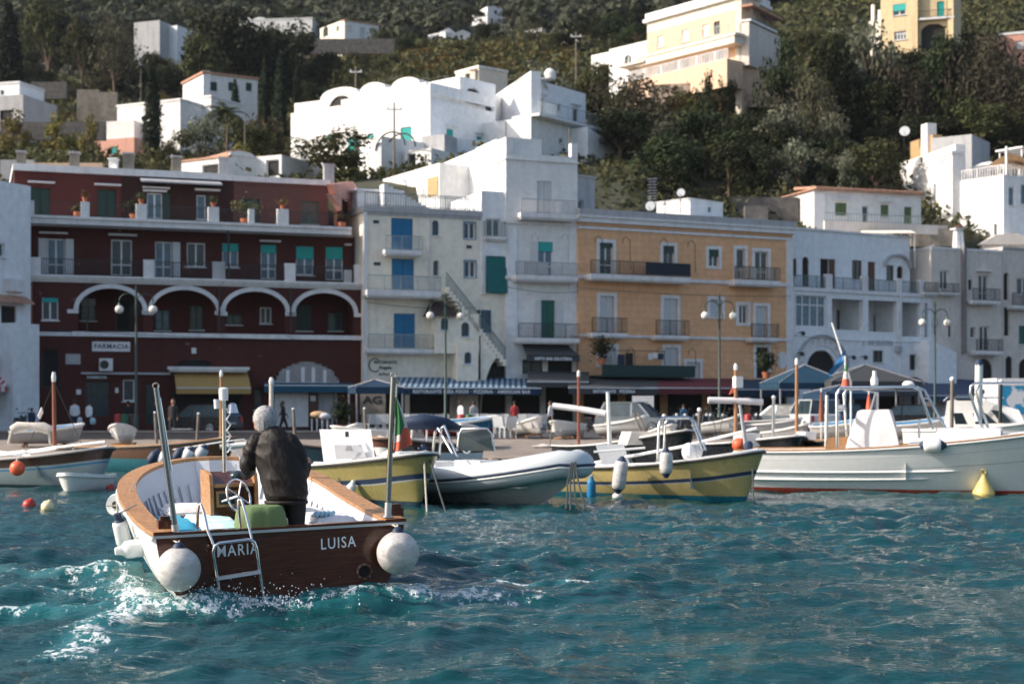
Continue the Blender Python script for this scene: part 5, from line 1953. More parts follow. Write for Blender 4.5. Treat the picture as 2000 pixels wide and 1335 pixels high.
for i,(x0,x1,d,yt,yb,m_,lb) in enumerate((
  (150,193,190,175,215,'stone','ruined stone wall on the garden terraces at left'),
  (193,228,188,180,215,'stone','grey stone hut wall beside the ruined one'),
  (60,130,215,160,172,'stonedark','long low terrace wall under the left trees'),
  (0,205,165,238,246,'stonedark','dark retaining wall above the autumn vines'),
  (590,770,262,76,88,'stonedark','dark grey retaining wall below the bungalow'),
  (0,66,112,312,335,'trimgrey','pale low roof behind the left end of the red building'),
  (60,200,111,318,335,'peach','pinkish terrace parapet behind the red building'),
  (1455,1500,112,402,440,'stonedark','brown stone wall left of the tile roofed house'),
  (1430,1560,120,385,420,'stonedark','terraced stone wall in the dark garden'))):
 t = broot('terrace_wall',lb,'wall',(x0 + x1) / 2,d,10)
 F = Fac(t,x0,d,x1,d)
 F.b(MB().box(0,F.L,0,.6,F.z((x0 + x1) / 2,yb) - 1.5,F.z((x0 + x1) / 2,yt)),'wall',m_)
# the tall cream villa with the orange lit balconies
T = broot('balcony_villa','tall cream villa with long balconies, upper right, lit by the sun','villa',1450,150,34)
A = block(T,1264,156,1448,146,40,200,2.6,'peach',[
 ((1284,70,1296,92),'shut',dict(col='pwhite')),((1332,58,1345,82),'shut',dict(col='pwhite')),((1372,48,1385,72),'shut',dict(col='pwhite')),((1394,42,1406,68),'g',dict(col='brown')),
 ((1281,128,1308,146),'gs',dict(colS='brown',sides='r')),((1333,114,1346,132),'shut',dict(col='brown')),((1373,106,1386,128),'shut',dict(col='brown')),((1396,100,1410,122),'shut',dict(col='brown'))],v=0.,ztop=None)
zc = A.z(1356,20)
A.b(MB().box(0,A.L,0.002,2.6,A.zt + .002,zc),'upper_wall','sand')
A.b(MB().box(-.3,A.L + .3,-.35,2.8,zc + .002,zc + .3).box(-.15,A.L + .15,-.15,2.7,zc + .302,zc + .9),'cornice','trim')
B = block(T,1448,146,1500,151,30,200,8,'sand',[((1456,40,1463,56),'dark',dict(col='brown'))])
B.b(MB().box(0.002,B.L,0.002,.6,B.zt + .002,zc),'upper_wall','sand')
B.b(MB().box(-.3,B.L + .3,-.35,.8,zc + .003,zc + .302).box(-.15,B.L + .15,-.15,.7,zc + .302,zc + .905),'cornice','trim')
za = A.z(1356,92)
sb = A.b(MB().box(-.6,A.L + .5,-1.4,-.003,za - .25,za).box(-.4,A.L + .3,-1.3,-.003,za - .95,za - .25),'balcony','sand')
rails(A,sb,-.5,A.L + .4,-1.35,za,za + 1.0,'railgrey',step=.2)
zb_ = A.z(1356,143)
sb = A.b(MB().box(-.6,A.L + .2,-2.2,-.003,zb_ - 2.6,zb_),'terrace','peach')
rails(A,sb,-.5,A.L + .2,-2.1,zb_,zb_ + 1.0,'trim',step=.3,r=.05)
z_ = B.z(1475,52)
sb = B.b(MB().box(0,B.L,-1.0,-.003,z_ - .2,z_),'balcony','trim')
rails(B,sb,0,B.L,-.95,z_,z_ + 1.0,'iron',step=.2)
B.b(MB().box(-.1,B.L + .8,-1.2,-.003,B.z(1475,28),B.z(1475,24)),'hood','tile')
B.b(MB().box(B.L * .0,B.L + 1.2,-.8,.5,B.z(1475,140),z_ - .3),'lower_wall','beige')
T = broot('white_cube_house','white cube house with one arched window left of the cream villa','house',1228,158,36)
F = block(T,1190,160,1264,156,88,170,9,'white',[((1219,107,1233,130),'g',dict(arch=1.,col='pwhite'))])
F.b(MB().box(F.L * .5,F.L + 1,-1.6,-.003,F.z(1240,134),F.z(1240,130)),'hood','beige')
for i,x in enumerate((1340,1400)):
 pass
T = broot('rubble_wall','rough pale stone retaining wall under the cream villa','wall',1400,146,28)
F = Fac(T,1270,149,1560,146)
F.b(MB().box(0,F.L * .9,0,1,F.z(1400,210),F.z(1400,160)).box(F.L * .35,F.L,-.8,0,F.z(1400,215),F.z(1400,182)),'wall',mat('rubble',(.42,.33,.26),.95,var=.4,bump=.8,bscale=3,kind='spots',c2=(.2,.16,.12),par=1.2))
# yellow tower house at the top right
T = broot('yellow_villa','yellow villa with teal shutters and an arched porch at the top right','villa',1790,165,45)
A = block(T,1720,165,1792,163,-30,120,9,mat('yellowwall',(.64,.50,.30),.8,kind='stucco'),[((1744,8,1769,30),'roll',dict(frac=.6)),((1746,61,1770,78),'g4',{})])
B = block(T,1792,163.6,1862,162.5,-30,120,9,'yellowwall',[((1830,3,1844,36),'shut',dict(col='teal',sill=False)),((1798,46,1848,100),'dark',dict(arch=.8,col='yellowwall',glass='sand',name='arched_porch'))])
C_ = block(T,1862,162,1877,164,-30,120,8,'yellowwall')
B.b(MB().box(-.2,B.L + .1,-.5,-.003,B.z(1820,40),B.z(1820,36)),'balcony','trim')
rails(B,T,0,B.L,-.45,B.z(1820,36),B.z(1820,22),'iron',step=.25)
D_ = block(T,1697,166,1722,165,40,110,6,'sand')
D_.b(MB().box(.0,.3,.5,.8,D_.zt,D_.zt + 1.9).box(.8,1.1,.5,.8,D_.zt,D_.zt + 1.2),'chimney','trim')
T = broot('pink_roof_house','pale pink house at the right edge with water tanks on its roof','house',1975,170,45)
F = block(T,1952,170,2040,168,66,130,7,'pink',[((1985,80,1998,95),'shut',dict(col='pshut'))],roof='trim')
# white tile-roofed bungalow
T = broot('tile_roofed_bungalow','white bungalow with orange roof tiles and green shutters behind the loggia building','house',1690,120,17)
A = block(T,1590,118,1799,121,376,455,7,'white',[((1631,396,1654,421),'shut',dict(col='olive',hood=.2)),((1684,402,1697,440),'g1',dict(col='pwhite')),((1720,400,1736,423),'shut',dict(col='olive',hood=.2)),((1766,404,1781,444),'shut',dict(col='olive',sill=False))])
B = block(T,1540,124,1590,118,386,455,6,'white',[((1575,396,1587,418),'shut',dict(col='olive'))])
mb = MB()
n = 44
for i in range(n):
 u = A.L * (i + .5) / n
 mb.tube([(u,-.35,A.zt + .10),(u,3.2,A.zt + .5)],.14,7)
mb.box(-.2,A.L + .2,-.3,7,A.zt + .002,A.zt + .10)
A.b(mb,'tiled_roof','tile')
A.b(MB().box(-.8,A.L + .4,-3.0,-2.8,A.z(1690,462),A.z(1690,444)),'terrace_wall','beige')
rails(A,T,-.8,A.L * .8,-2.9,A.z(1690,444),A.z(1690,428),'railgrey',step=.25)
T = broot('cane_pergola','yellowish cane pergola in front of the tile roofed bungalow','pergola',1720,115,17)
F = Fac(T,1685,114,1780,114)
mb = MB()
za = F.z(1730,446)
for i in range(26):
 u = F.L * i / 25
 mb.tube([(u,-1.2,za - .5),(u + .3,1.8,za)],.07,5)
F.b(mb,'cane_roof','sand')
F.b(MB().box(0,.1,-1.2,-1.1,za - 3,za - .55).box(F.L - .1,F.L,-1.2,-1.1,za - 3,za - .55),'post','trimgrey')
T = broot('stone_wall','brownish stone wall between the bungalow and the white hotel','wall',1820,119,15)
F = Fac(T,1780,118,1880,118)
F.b(MB().box(0,F.L,0,1,F.z(1820,480),F.z(1820,446)),'wall','stone')
# white terraced building at the right
T = broot('white_hotel','white stepped building with roof terraces and sunshades, right edge','building',1900,124,17)
A = block(T,1758,137,1866,127,300,500,3,'white',[((1794,307,1802,320),'g1',{}),((1823,357,1843,410),'dark',dict(col='white',glass='beige',name='blind')),])
B = block(T,1866,126.5,1960,122.5,349,500,9,'white',[((1941,437,1947,462),'g1',{})])
C_ = block(T,1960,122.5,2060,124,345,500,9,'whiteblue',[((1970,365,1982,402),'g1',dict(glass='glassblue')),((1994,360,2010,400),'g1',dict(glass='glassblue'))])
D_ = block(T,1778,138,1822,134,270,305,2,'tuff')
D_.b(MB().box(D_.L * .62,D_.L * .62 + 1.1,-.3,.6,D_.zt - 2,D_.z(1812,242)),'chimney','white')
E_ = block(T,1820,134,1898,132,266,300,5,'trimgrey')
G_ = block(T,1828,129,1860,126,306,340,6,'white',[((1838,312,1850,336),'shut',dict(col='pwhite',sill=False))],roof='trim')
rails(B,T,.1,B.L - .1,.1,B.zt,B.zt + .9,'trim',step=.25,r=.03)
rails(C_,T,.1,C_.L - .1,.1,C_.zt,C_.zt + .9,'trim',step=.25,r=.03)
pm = MB()
for x,y0,y1 in ((1866,300,349),(1965,286,345)):
 u,z1 = B.at(x,y0)
 pm.box(u - .08,u + .08,-.02,.14,B.zt,z1)
B.b(pm,'mast_post','trim')
u0,z0 = B.at(1905,320)
u1,z1 = B.at(1962,296)
u2,z2 = B.at(2010,318)
B.b(MB().add([(u0,1.5,z0),(u1,.5,z1),(u2,2,z2),(u1,5,z1 - 1.2)],[(0,1,3),(1,2,3)]),'sun_sail',mat('sail',(.55,.36,.2),.9))
for (x,y,r) in ((1892,322,1.5),(1935,322,1.1)):
 u,z = B.at(x,y)
 B.b(MB().lathe([(r,0),(r * .5,.32),(.02,.5)],(u,2.5,z),10,cap=False).tube([(u,2.5,B.zt),(u,2.5,z + .4)],.03,5),'parasol','white')
u,z = B.at(1900,288)
pg = MB()
for uu in (u - .2,u + 2.0):
 for yy in (3.5,6):
  pg.box(uu,uu + .1,yy,yy + .1,B.zt,z)
pg.box(u - .4,u + 2.3,3.3,6.3,z,z + .12)
B.b(pg,'pergola','trim')
T = broot('rooftop_chimney','white conical chimney with cap on the roof below the white hotel','chimney',1873,116,12)
F = Fac(T,1860,118,1890,118)
u,z = F.at(1873,480)
F.b(MB().tube([(u,0,z - 2),(u,0,z),(u,0,F.z(1873,452))],[.55,.4,.3],10),'stack','white')
F.b(MB().lathe([(.5,0),(.1,.3)],(u,0,F.z(1873,446)),10),'cap','brown')
T = broot('low_tent_roof','pale low tent roof above the beige building','shed',1960,121,14)
F = block(T,1918,121,2030,121,478,500,4,'beige')
F.b(MB().prism([(-.3,-.3,F.zt),(F.L,-.3,F.zt),(F.L * .6,-.3,F.zt + .9),(F.L * .25,-.3,F.zt + .8)],(0,4,0)),'roof','canvas')
# chimneys on the red roof
chl = ['leftmost grey chimney on the red building','grey chimney with a sunlit left side, second from the left on the red building','grey chimney behind the small white vent of the red building','plain dark grey chimney in the middle of the red roof','white edged grey chimney in front of the low white house','sunlit white chimney at the right end of the red roof']
FR = Fac.__new__(Fac)
for i,(x0,y0,x1,y1) in enumerate(((33,295,50,327),(136,297,155,329),(240,299,262,331),(335,305,354,336),(427,308,446,341),(632,321,652,352))):
 d = 93 + i * 1.0
 p0 = P(x0,y1 + 2,d)
 p1 = P(x1,y0,d)
 t = thing('chimney',chl[i],'chimney',((p0.x + p1.x) / 2,d,p0.z),.25)
 w = (p1.x - p0.x) / 2
 h = p1.z - p0.z
 MB().box(-w,w,-w * .8,w * .8,-.3,h - .1).build('stack','stone' if i < 4 else 'trimgrey',t)
 MB().box(-w - .05,w + .05,-w * .8 - .05,w * .8 + .05,h - .1,h).build('cap','trimgrey',t)
p0,p1 = P(214,331,94),P(230,309,94)
t = thing('roof_vent','small white square vent box on the red roof','vent',((p0.x + p1.x) / 2,94,p0.z))
MB().box(-.24,.24,-.24,.24,-.3,.58).build('box','white',t)
MB().box(-.3,.3,-.3,.3,.58,.68).build('cap','white',t)
def dish(px,py,d,s,label,up=1.):
 p = P(px,py,d)
 t = thing('satellite_dish',label,'satellite dish',(p.x,p.y,p.z))
 MB().lathe([(s,0),(s * .96,s * .06),(s * .6,s * .22),(.03,s * .32)],(0,0,0),18,(.25,.95,-.2)).build('dish','pshut',t,smooth=40)
 MB().tube([(0,.1,0),(0,.25,-s * .6),(0,.25,-s * 1.4 - up)],.035,5).build('bracket','iron',t)
 MB().tube([(0,.0,-s * .8),(-.15,-s * .9,-.1)],.02,5).build('arm','iron',t)
 return t
dish(1270,402,101,.32,'satellite dish standing beside the aerial on the ochre roof')
dish(1330,376,104.3,.28,'satellite dish on the white roof hut')
dish(793,350,103,.30,'round satellite dish on the white roof of the tower house wing')
dish(1767,256,136,.45,'satellite dish on a pole above the white hotel')
dish(222,327,93.6,.22,'small dish leaning on the white vent of the red roof',.0)
for (x,y0,y1,d,lb,k) in ((1274,347,408,101.5,'tall television aerial with many rungs on the ochre roof',5),(1299,390,410,101.6,'short grid aerial on the ochre roof',1)):
 p0,p1 = P(x,y1,d),P(x,y0,d)
 t = thing('television_aerial',lb,'aerial',tuple(p0))
 h = p1.z - p0.z
 MB().tube([(0,0,-.2),(0,0,h)],.03,5).build('pole','iron',t)
 mb = MB()
 for j in range(k * 2):
  z = h - .12 - j * .19 if k > 1 else h - .1 - j * .25
  w = .34 if j % 2 == 0 else .26
  mb.tube([(-w,0,z),(w,0,z + .05)],.018,4)
  mb.tube([(-w * .8,.1,z + .06),(w * .8,.1,z + .09)],.018,4)
 mb.build('rungs','alu',t)
for (x,y0,y1,d,lb,hd) in ((1125,62,175,170,'tall wooden utility pole above the white villa',1),(443,245,330,120,'thin dark pole behind the red roof at left',0),(770,200,338,116,'grey pole standing in front of the white villa',1),(695,130,175,150,'short utility pole left of the villa vaults',1),(478,220,300,125,'slim wooden pole in the olive bushes',0),(1850,-10,105,160,'pale pole in front of the yellow villa',0),(275,135,190,210,'thin pole left of the big cypress',0),(988,238,268,100,'thin mast on the corner of the tower house',0),(1112,250,282,100,'thin mast on the right corner of the tower house',0)):
 p0,p1 = P(x,y1,d),P(x,y0,d)
 t = thing('utility_pole',lb,'pole',(p0.x,p0.y,p0.z))
 h = p1.z - p0.z
 MB().tube([(0,0,-2),(0,0,h)],[.11 if hd else .06,.07 if hd else .04],7).build('pole','barkgrey',t)
 if hd:
  MB().box(-.6,.6,-.06,.06,h - .6,h - .48).lathe([(.06,0),(.08,.15)],(-.5,0,h - .48),8).lathe([(.06,0),(.08,.15)],(.5,0,h - .48),8).build('crossarm','trim',t)
# ================================================================= trees on the hill
PH = {'d1': (6.5,6),'d2': (5.5,6.5),'m1': (6,5.5),'m2': (5,6),'o1': (4.6,4.4),'b1': (6,6.5),'s1': (2.6,4),'s2': (2.4,4),'g1': (4,4),'c1': (12,3.2),'p1': (8,8)}
def plant_px(key,px,yt,yf,w,label,d=None,group=None,rz=None):
 """tree spanning rows yt..yf and w pixels wide in the photograph"""
 if d is None:
  d = find_d(px,yf) or 300
 x = (px - 1000) / FPX * d
 zt = CAMZ - (yt - HOR) / FPX * d
 zf = min(hz(x,d),CAMZ - (yf - HOR) / FPX * d)
 H,W = PH[key]
 return plant(key,px,yf,d,((w * d / FPX) / W,) * 2 + (max(.3,(zt - zf) / H / (.96)),),label,group,rz)
for a in (
  ('c1',20,12,150,62,'broad tall dark cypress at the upper left corner',240),
  ('c1',298,125,300,46,'tall black green cypress in front of the pink house',166),
  ('c1',517,120,215,30,'left cypress of the group beside the two storey house',200),
  ('c1',548,103,218,34,'tallest cypress of the group beside the two storey house',199),
  ('c1',581,118,205,24,'slim shaded cypress right of the cypress group',203),
  ('c1',460,160,215,30,'short leaning cypress in front of the two storey house',195),
  ('c1',1160,160,225,16,'slim young cypress right of the villa wing',142),
  ('m2',648,252,352,195,'wide leafy tree behind the right end of the red roof',112),
  ('b1',1232,158,300,175,'wide brownish bare looking tree right of the villa',139),
  ('b1',225,42,120,120,'greyish brown bare crowned tree in front of the cube house',255),
  ('m1',95,0,110,110,'tall grey green tree beside the big corner cypress',262),
  ('m1',160,40,110,70,'light green tree between the corner cypress and the brown tree',258),
  ('d2',440,38,150,190,'huge dark round evergreen below the long white house',245),
  ('m1',400,60,150,120,'olive green tree left of the huge round evergreen',238),
  ('d2',560,60,150,150,'dark evergreen right of the huge round evergreen',250),
  ('b1',1035,60,112,66,'russet brown tree between the cottage and the white hut',265),
  ('m2',690,120,160,90,'green tree on the terraces under the bungalow',190),
  ('d1',1520,78,150,90,'round dark evergreen right of the cream villa',143),
  ('o1',1700,50,120,110,'silvery olive tree left of the yellow villa',152),
  ('d2',1620,85,165,100,'dark evergreen between the olive tree and the cream villa',147),
  ('b1',1925,62,240,160,'big brown green tree at the upper right',146),
  ('b1',1985,150,250,110,'brown green tree cut by the right edge below the pink house',143),
  ('d2',1850,80,170,110,'dark tree below the porch of the yellow villa',150),
  ('b1',1590,140,240,100,'greyish tree on the rubble slope',140),
  ('o1',1530,205,310,95,'pale olive tree in the shaded wood, left one of two',137),
  ('o1',1625,220,300,70,'pale olive tree in the shaded wood, right one of two',137),
  ('o1',1560,275,370,80,'pale olive tree low in the shaded wood',131),
  ('o1',1650,300,372,52,'small rounded olive tree above the tile roofed bungalow',130),
  ('b1',1770,120,250,110,'tall grey green tree in the middle of the right wood',145),
  ('s1',1490,320,362,34,'small pale shrub in the dark lower wood',129),
  ('o1',1060,130,178,110,'bushy olive hedge tree behind the villa vaults, left part',142),
  ('m2',1150,128,180,110,'bushy green tree behind the villa vaults, right part',143),
  ('s2',1380,155,190,50,'dark bush with reddish leaves on the rubble wall',144),
  ('d1',1420,130,168,36,'small dark tree at the foot of the cream villa',145),
  ('m1',480,235,300,110,'leafy green bush tree left of the big white villa',134),
  ('o1',395,230,300,90,'pale green tree right of the tall black cypress',138),
  ('s1',520,215,262,100,'round bushy hedge at the left end of the villa',142),
  ('m2',340,260,320,90,'bushy tree at the foot of the tall black cypress',128),
  ('s1',420,290,332,120,'thick pale hedge above the middle of the red roof',118),
  ('m2',600,205,250,40,'small tree at the left wall of the villa',140),
  ('s1',95,285,325,110,'olive bush above the left end of the red roof',120),
  ('s1',245,300,335,90,'pale hedge behind the grey chimneys',116),
  ('g1',25,218,262,70,'golden vine bush on the left terrace',160),
  ('g1',110,228,262,80,'yellowish vine bush in the middle of the left terrace',160),
  ('g1',178,225,270,50,'tallest golden bush next to the pink house',158),
  ('g1',480,285,315,90,'orange tinted bush behind the low white house',121),
  ('s1',100,195,220,70,'light green round bush by the garden wall',190),
  ('p1',905,20,70,80,'umbrella pine near the distant stepped villa',330),
  ('p1',1000,22,60,60,'umbrella pine right of the distant stepped villa',330),
  ('m2',730,60,90,70,'small tree right of the bungalow',280),
  ('d1',790,65,100,60,'dark tree left of the white cottage',275),
  ('d2',955,55,98,60,'dark trees right of the white cottage',285),
  ('d2',1100,70,105,70,'dark round tree beside the low wall house',230),
):
 plant_px(*a[:6],d=a[6])
palm(tuple(Vector(((440 - 1000) / FPX * 152,152,CAMZ + (790 - 228) / FPX * 152 - 3.4))),'spiky green palm among the bushes left of the villa',1.0)
# houses that must stay visible: (x0, x1, y0, y1, distance)
KEEP = [(568,1210,150,300,126),(703,1000,262,330,116),(352,550,298,345,111),(185,412,198,300,170),(384,503,145,205,203),(258,346,38,80,297),
  (458,610,33,58,317),(625,740,38,76,282),(835,918,55,86,298),(925,985,14,46,369),(1022,1058,54,72,287),(890,950,136,158,162),(0,45,165,232,177),
  (1180,1510,0,172,160),(1697,1880,0,95,162),(1955,2000,66,95,167),(1540,1800,366,455,117),(1758,2000,240,500,122),(1120,1165,345,420,100),(990,1130,268,330,95),(150,228,175,215,187),
  (1280,1560,150,225,150),(600,1130,92,150,225),(1348,1412,390,420,104),(1280,1470,180,215,145),(1868,1880,440,480,115),(0,210,236,285,150),(760,1130,116,150,190)]
AREAS = [
 # x0, x1, y0, y1 of the feet, number, kinds, size px at that distance factor, label, group
 (-60,640,95,215,70,'d1 d2 d2 m1 b1',.8,'dark evergreen tree in the wood above the left gardens','trees of the upper left wood'),
 (-60,640,20,95,42,'d1 d2 m1 p1',.85,'dark evergreen tree around the highest houses at left','trees around the highest houses'),
 (560,1280,22,118,32,'d1 m1 d2 p1 b1',.75,'dark tree on the upper terraces behind the villa','trees on the upper terraces'),
 (1150,1760,215,400,92,'d1 d2 d2 m1 s2 o1',.62,'dark tree in the shaded wood above the ochre building','trees of the shaded wood'),
 (1560,2060,115,330,62,'d1 d2 m1 o1 m2',.78,'dark tree in the right wood under the yellow villa','trees of the right wood'),
 (-40,560,215,330,30,'s1 s1 m2 s2 g1',.8,'garden bush on the terraces behind the red roof','garden bushes on the left terraces'),
 (560,1190,128,215,24,'s1 m2 s2',.8,'low bush behind the vaulted villa','bushes behind the villa'),
 (1240,1560,175,235,14,'s1 s2',.8,'low bush on the grassy slope under the cream villa','bushes under the cream villa'),
]
rs_ = random.Random(41)
BIG = {}
for (x0,x1,y0,y1,n,ks,fs,lb,gp) in AREAS:
 ks = ks.split()
 k_ = 0
 tries = 0
 while k_ < n and tries < n * 12:
  tries += 1
  px,py = rs_.uniform(x0,x1),rs_.uniform(y0,y1)
  d = find_d(px,py)
  if not d or d < 108:
   continue
  key = rs_.choice(ks)
  s = fs * rs_.uniform(.7,1.35)
  H,W = PH[key]
  hp,wp = H * s * FPX / d,W * s * FPX / d * .5
  if any(px + wp > kx0 and px - wp < kx1 and py - hp < ky1 - 3 and py > ky0 and d < kd + 3 for kx0,kx1,ky0,ky1,kd in KEEP):
   continue
  kk = {'s': 'bush','b': 'brown crowned tree','p': 'umbrella pine','g': 'golden bush','m': 'green leafy tree','o': 'olive tree'}.get(key[0])
  lab = lb if not kk or 'bush' in lb else lb.replace('dark evergreen tree',kk).replace('dark tree',kk)
  ty = ('upper','middle','lower')[min(2,int((py - y0) / (y1 - y0) * 3))]
  tx = ('left','centre','right')[min(2,int((px - x0) / (x1 - x0) * 3))]
  lab += ', %s %s part' % (ty,tx)
  plant(key,px,py,d,(s * rs_.uniform(.85,1.2),s * rs_.uniform(.85,1.2),s * rs_.uniform(.85,1.15)),lab,gp)
  k_ += 1
for t in PT.values():
 if t['label'] == 'x':
  for c in list(kids(t)):
   bpy.data.objects.remove(c)
  bpy.data.objects.remove(t)
def build_forest():
 rs = np.random.RandomState(9)
 C,Nn,S = [],[],[]
 for i in range(2600):
  d = 265 * (640 / 265) ** rs.rand()
  a = rs.uniform(-.36,.36)
  x = a * d
  px = 1000 + FPX * a
  z = hz(x,d)
  py = HOR - (z - CAMZ) * FPX / d
  if py > (95 if px < 1150 else 70):
   continue
  r = rs.uniform(2.2,5.2)
  wp,hp = r * FPX / d,r * 1.7 * FPX / d
  if any(px + wp > k[0] - 4 and px - wp < k[1] + 4 and py - hp < k[3] and py > k[2] - 3 and d < k[4] + 6 for k in KEEP):
   continue
  n = 120
  u = rs.randn(n,3)
  u /= np.linalg.norm(u,axis=1)[:,None]
  u[:,2] = np.abs(u[:,2]) * 1.1 - .35
  wob = 1 + .25 * np.sin(u[:,:1] * 5 + i) * np.cos(u[:,1:2] * 4 + i * 2)
  C.append(np.array([x,d,z + r * .7]) + u * r * wob * rs.uniform(.75,1.05,(n,1)))
  Nn.append(u)
  S.append(np.full(n,r * .19))
 C,Nn,S = np.concatenate(C),np.concatenate(Nn),np.concatenate(S)
 v,q = cards(C,S * rs.uniform(.6,1.4,len(S)),10,up=.3,nrm=Nn)
 mat('forestleaf',(.030,.038,.026),.9,kind='leaf',c2=(.085,.085,.055))
 MATS['forestleaf'].node_tree.nodes
 tag(np_mesh('distant_forest',v,q,'forestleaf'),None,None,kind='stuff')
build_forest()
# ================================================================= boats
from mathutils import noise as mnoise
def sheerline(z0,z1,k=2.):
 return lambda s: z0 + (z1 - z0) * s ** k
def plan(wt,wm,sm,q=2.6):
 return lambda s: (wt + (wm - wt) * (1 - ((sm - s) / sm) ** 2)) if s < sm else wm * max(0.,1 - ((s - sm) / (1 - sm)) ** q) ** .5
def hull(root,L,w,zs,zk=-.35,rake=.35,v0=.12,v1=.8,paint='gel',bands=(),cap=.10,capm='teak',inner='gel',floor=.2,
   foredeck=.7,deckm='gelgrey',tm=None,rubm='rubber',ribs=0,capth=.035,ns=30,liner_in=.12,thwarts=(),flare=0.,ribtop=0.):
 """open wooden boat. bands: (t0, t1, material) strips parallel to the sheer, t counted from keel 0 to rail 1"""
 S = [1 - (1 - i / ns) ** 1.6 for i in range(ns + 1)]
 mats = [paint] + [b[2] for b in bands]
 T = sorted({0,.12,.24,.36,.48,.6,.72,.84,.93,1.} | {b[0] for b in bands} | {b[1] for b in bands})
 def pt(s,t,sg):
  zb = zk + (zs(1) * .0 - zk) * max(0,s - .8) / .2 * .35
  z = zb + (zs(s) - zb) * t
  v = v0 + (v1 - v0) * s ** 2
  x = w(s) * ((1 - v) * (1 - (1 - t) ** 2.3) ** .5 + v * t ** (1.15 + flare * s))
  y = s * L - rake * (1 - t) * s ** 5
  return (sg * x,y,z)
 mb = MB()
 for sg in (-1,1):
  for j in range(len(T) - 1):
   tm_ = (T[j] + T[j + 1]) / 2
   mb.m = 0
   for k,b in enumerate(bands):
    if b[0] <= tm_ <= b[1]:
     mb.m = k + 1
   vs = [pt(s,T[j],sg) for s in S] + [pt(s,T[j + 1],sg) for s in S]
   n = len(S)
   mb.add(vs,[(i,i + 1,n + i + 1,n + i) if sg > 0 else (i,n + i,n + i + 1,i + 1) for i in range(n - 1)])
 ho = mb.build('hull',mats,root)
 import bmesh
 bm = bmesh.new()
 bm.from_mesh(ho.data)
 bmesh.ops.remove_doubles(bm,verts=bm.verts,dist=.0008)
 for f in bm.faces:
  f.smooth = True
 bm.to_mesh(ho.data)
 bm.free()
 ho.data.set_sharp_from_angle(angle=R(50))
 # transom
 if w(0) > .05:
  pl = [pt(0,t,-1) for t in T] + [pt(0,t,1) for t in reversed(T)]
  MB().prism(pl,(0,.05,0)).build('transom',tm or paint,root,loc=(0,-.002,0))
 # outline at the rail
 out = [Vector(pt(s,1,-1)) for s in S] + [Vector(pt(s,1,1)) for s in reversed(S[:-1])]
 def offset(d,dz=0):
  r = []
  n = len(out)
  for i,p in enumerate(out):
   t = out[min(i + 1,n - 1)] - out[max(i - 1,0)]
   t.z = 0
   t = t.normalized() if t.length > 1e-6 else Vector((1,0,0))
   nv = Vector((t.y,-t.x,0))
   dd = d
   if d > 0:
    dd = min(d,abs(p.x) * .98 + (.0 if 0 < i < n - 1 else 0)) if abs(p.x) < d and p.y < L * .9 else d
   q = p + nv * dd
   if abs(p.x) > 1e-4 and q.x * p.x < 0:
    q.x = 0
   if p.y > L * .999:
    q = Vector((0,p.y - d * 1.4,p.z))
   r.append(q + Vector((0,0,dz)))
  return r
 o1,i1 = offset(-.025,capth),offset(cap,capth)
 o0,i0 = offset(-.025,0),offset(cap,0)
 mb = MB()
 n = len(out)
 for i in range(n - 1):
  mb.quad(o1[i],o1[i + 1],i1[i + 1],i1[i])
  mb.quad(o0[i],o0[i + 1],o1[i + 1],o1[i])
  mb.quad(i0[i + 1],i0[i],i1[i],i1[i + 1])
 mb.build('gunwale',capm,root,smooth=40)
 if rubm:
  MB().tube([p + Vector((0,0,-.03)) for p in offset(-.02)],.026,6).build('rub_rail',rubm,root,smooth=60)
 # inside
 li = offset(cap + liner_in)
 for i,p in enumerate(li):
  k = i if i <= ns else 2 * ns - i
  s_ = S[k]
  zb = zk + (0 - zk) * max(0,s_ - .8) / .2 * .35
  q = pt(s_,max(0.,(floor - zb) / (zs(s_) - zb)),-1 if i <= ns else 1)
  mx = max(0.,abs(q[0]) - .07)
  if abs(p.x) > mx:
   p.x = math.copysign(mx,q[0])
  p.y = max(.06,min(p.y,q[1] - .05))
 mb = MB()
 cut = max(2,sum(1 for s in S if s < foredeck))
 for i in range(n - 1):
  a,b = i0[i],i0[i + 1]
  c,d = li[i + 1].copy(),li[i].copy()
  c.z = d.z = floor
  mb.quad(a,b,c,d)
 for i in range(ns):
  p0,p1 = li[i].copy(),li[i + 1].copy()
  q0,q1 = li[n - 1 - i].copy(),li[n - 2 - i].copy()
  for p in (p0,p1,q0,q1):
   p.z = floor
  if (p0 - q0).length > .01:
   mb.quad(p0,q0,q1,p1)
 mb.build('inner_hull',inner,root)
 if ribs:
  rb = MB()
  for i in range(ribs):
   f = (i + .5) / ribs * (n - 1)
   k,fr = int(f),f - int(f)
   a = i0[k].lerp(i0[min(k + 1,n - 1)],fr)
   b = li[k].lerp(li[min(k + 1,n - 1)],fr)
   b.z = floor
   a = a.lerp(b,ribtop)
   cdir = Vector((-a.x,L * .45 - a.y,0)).normalized() * .034
   t = (i0[min(k + 1,n - 1)] - i0[k])
   t.z = 0
   t = t.normalized() * .034
   a2,b2 = a + cdir,b + cdir
   rb.add([a - t,a + t,b + t,b - t,a2 - t,a2 + t,b2 + t,b2 - t],[(4,5,6,7),(0,4,7,3),(1,2,6,5)])
  rb.build('rib',inner,root)
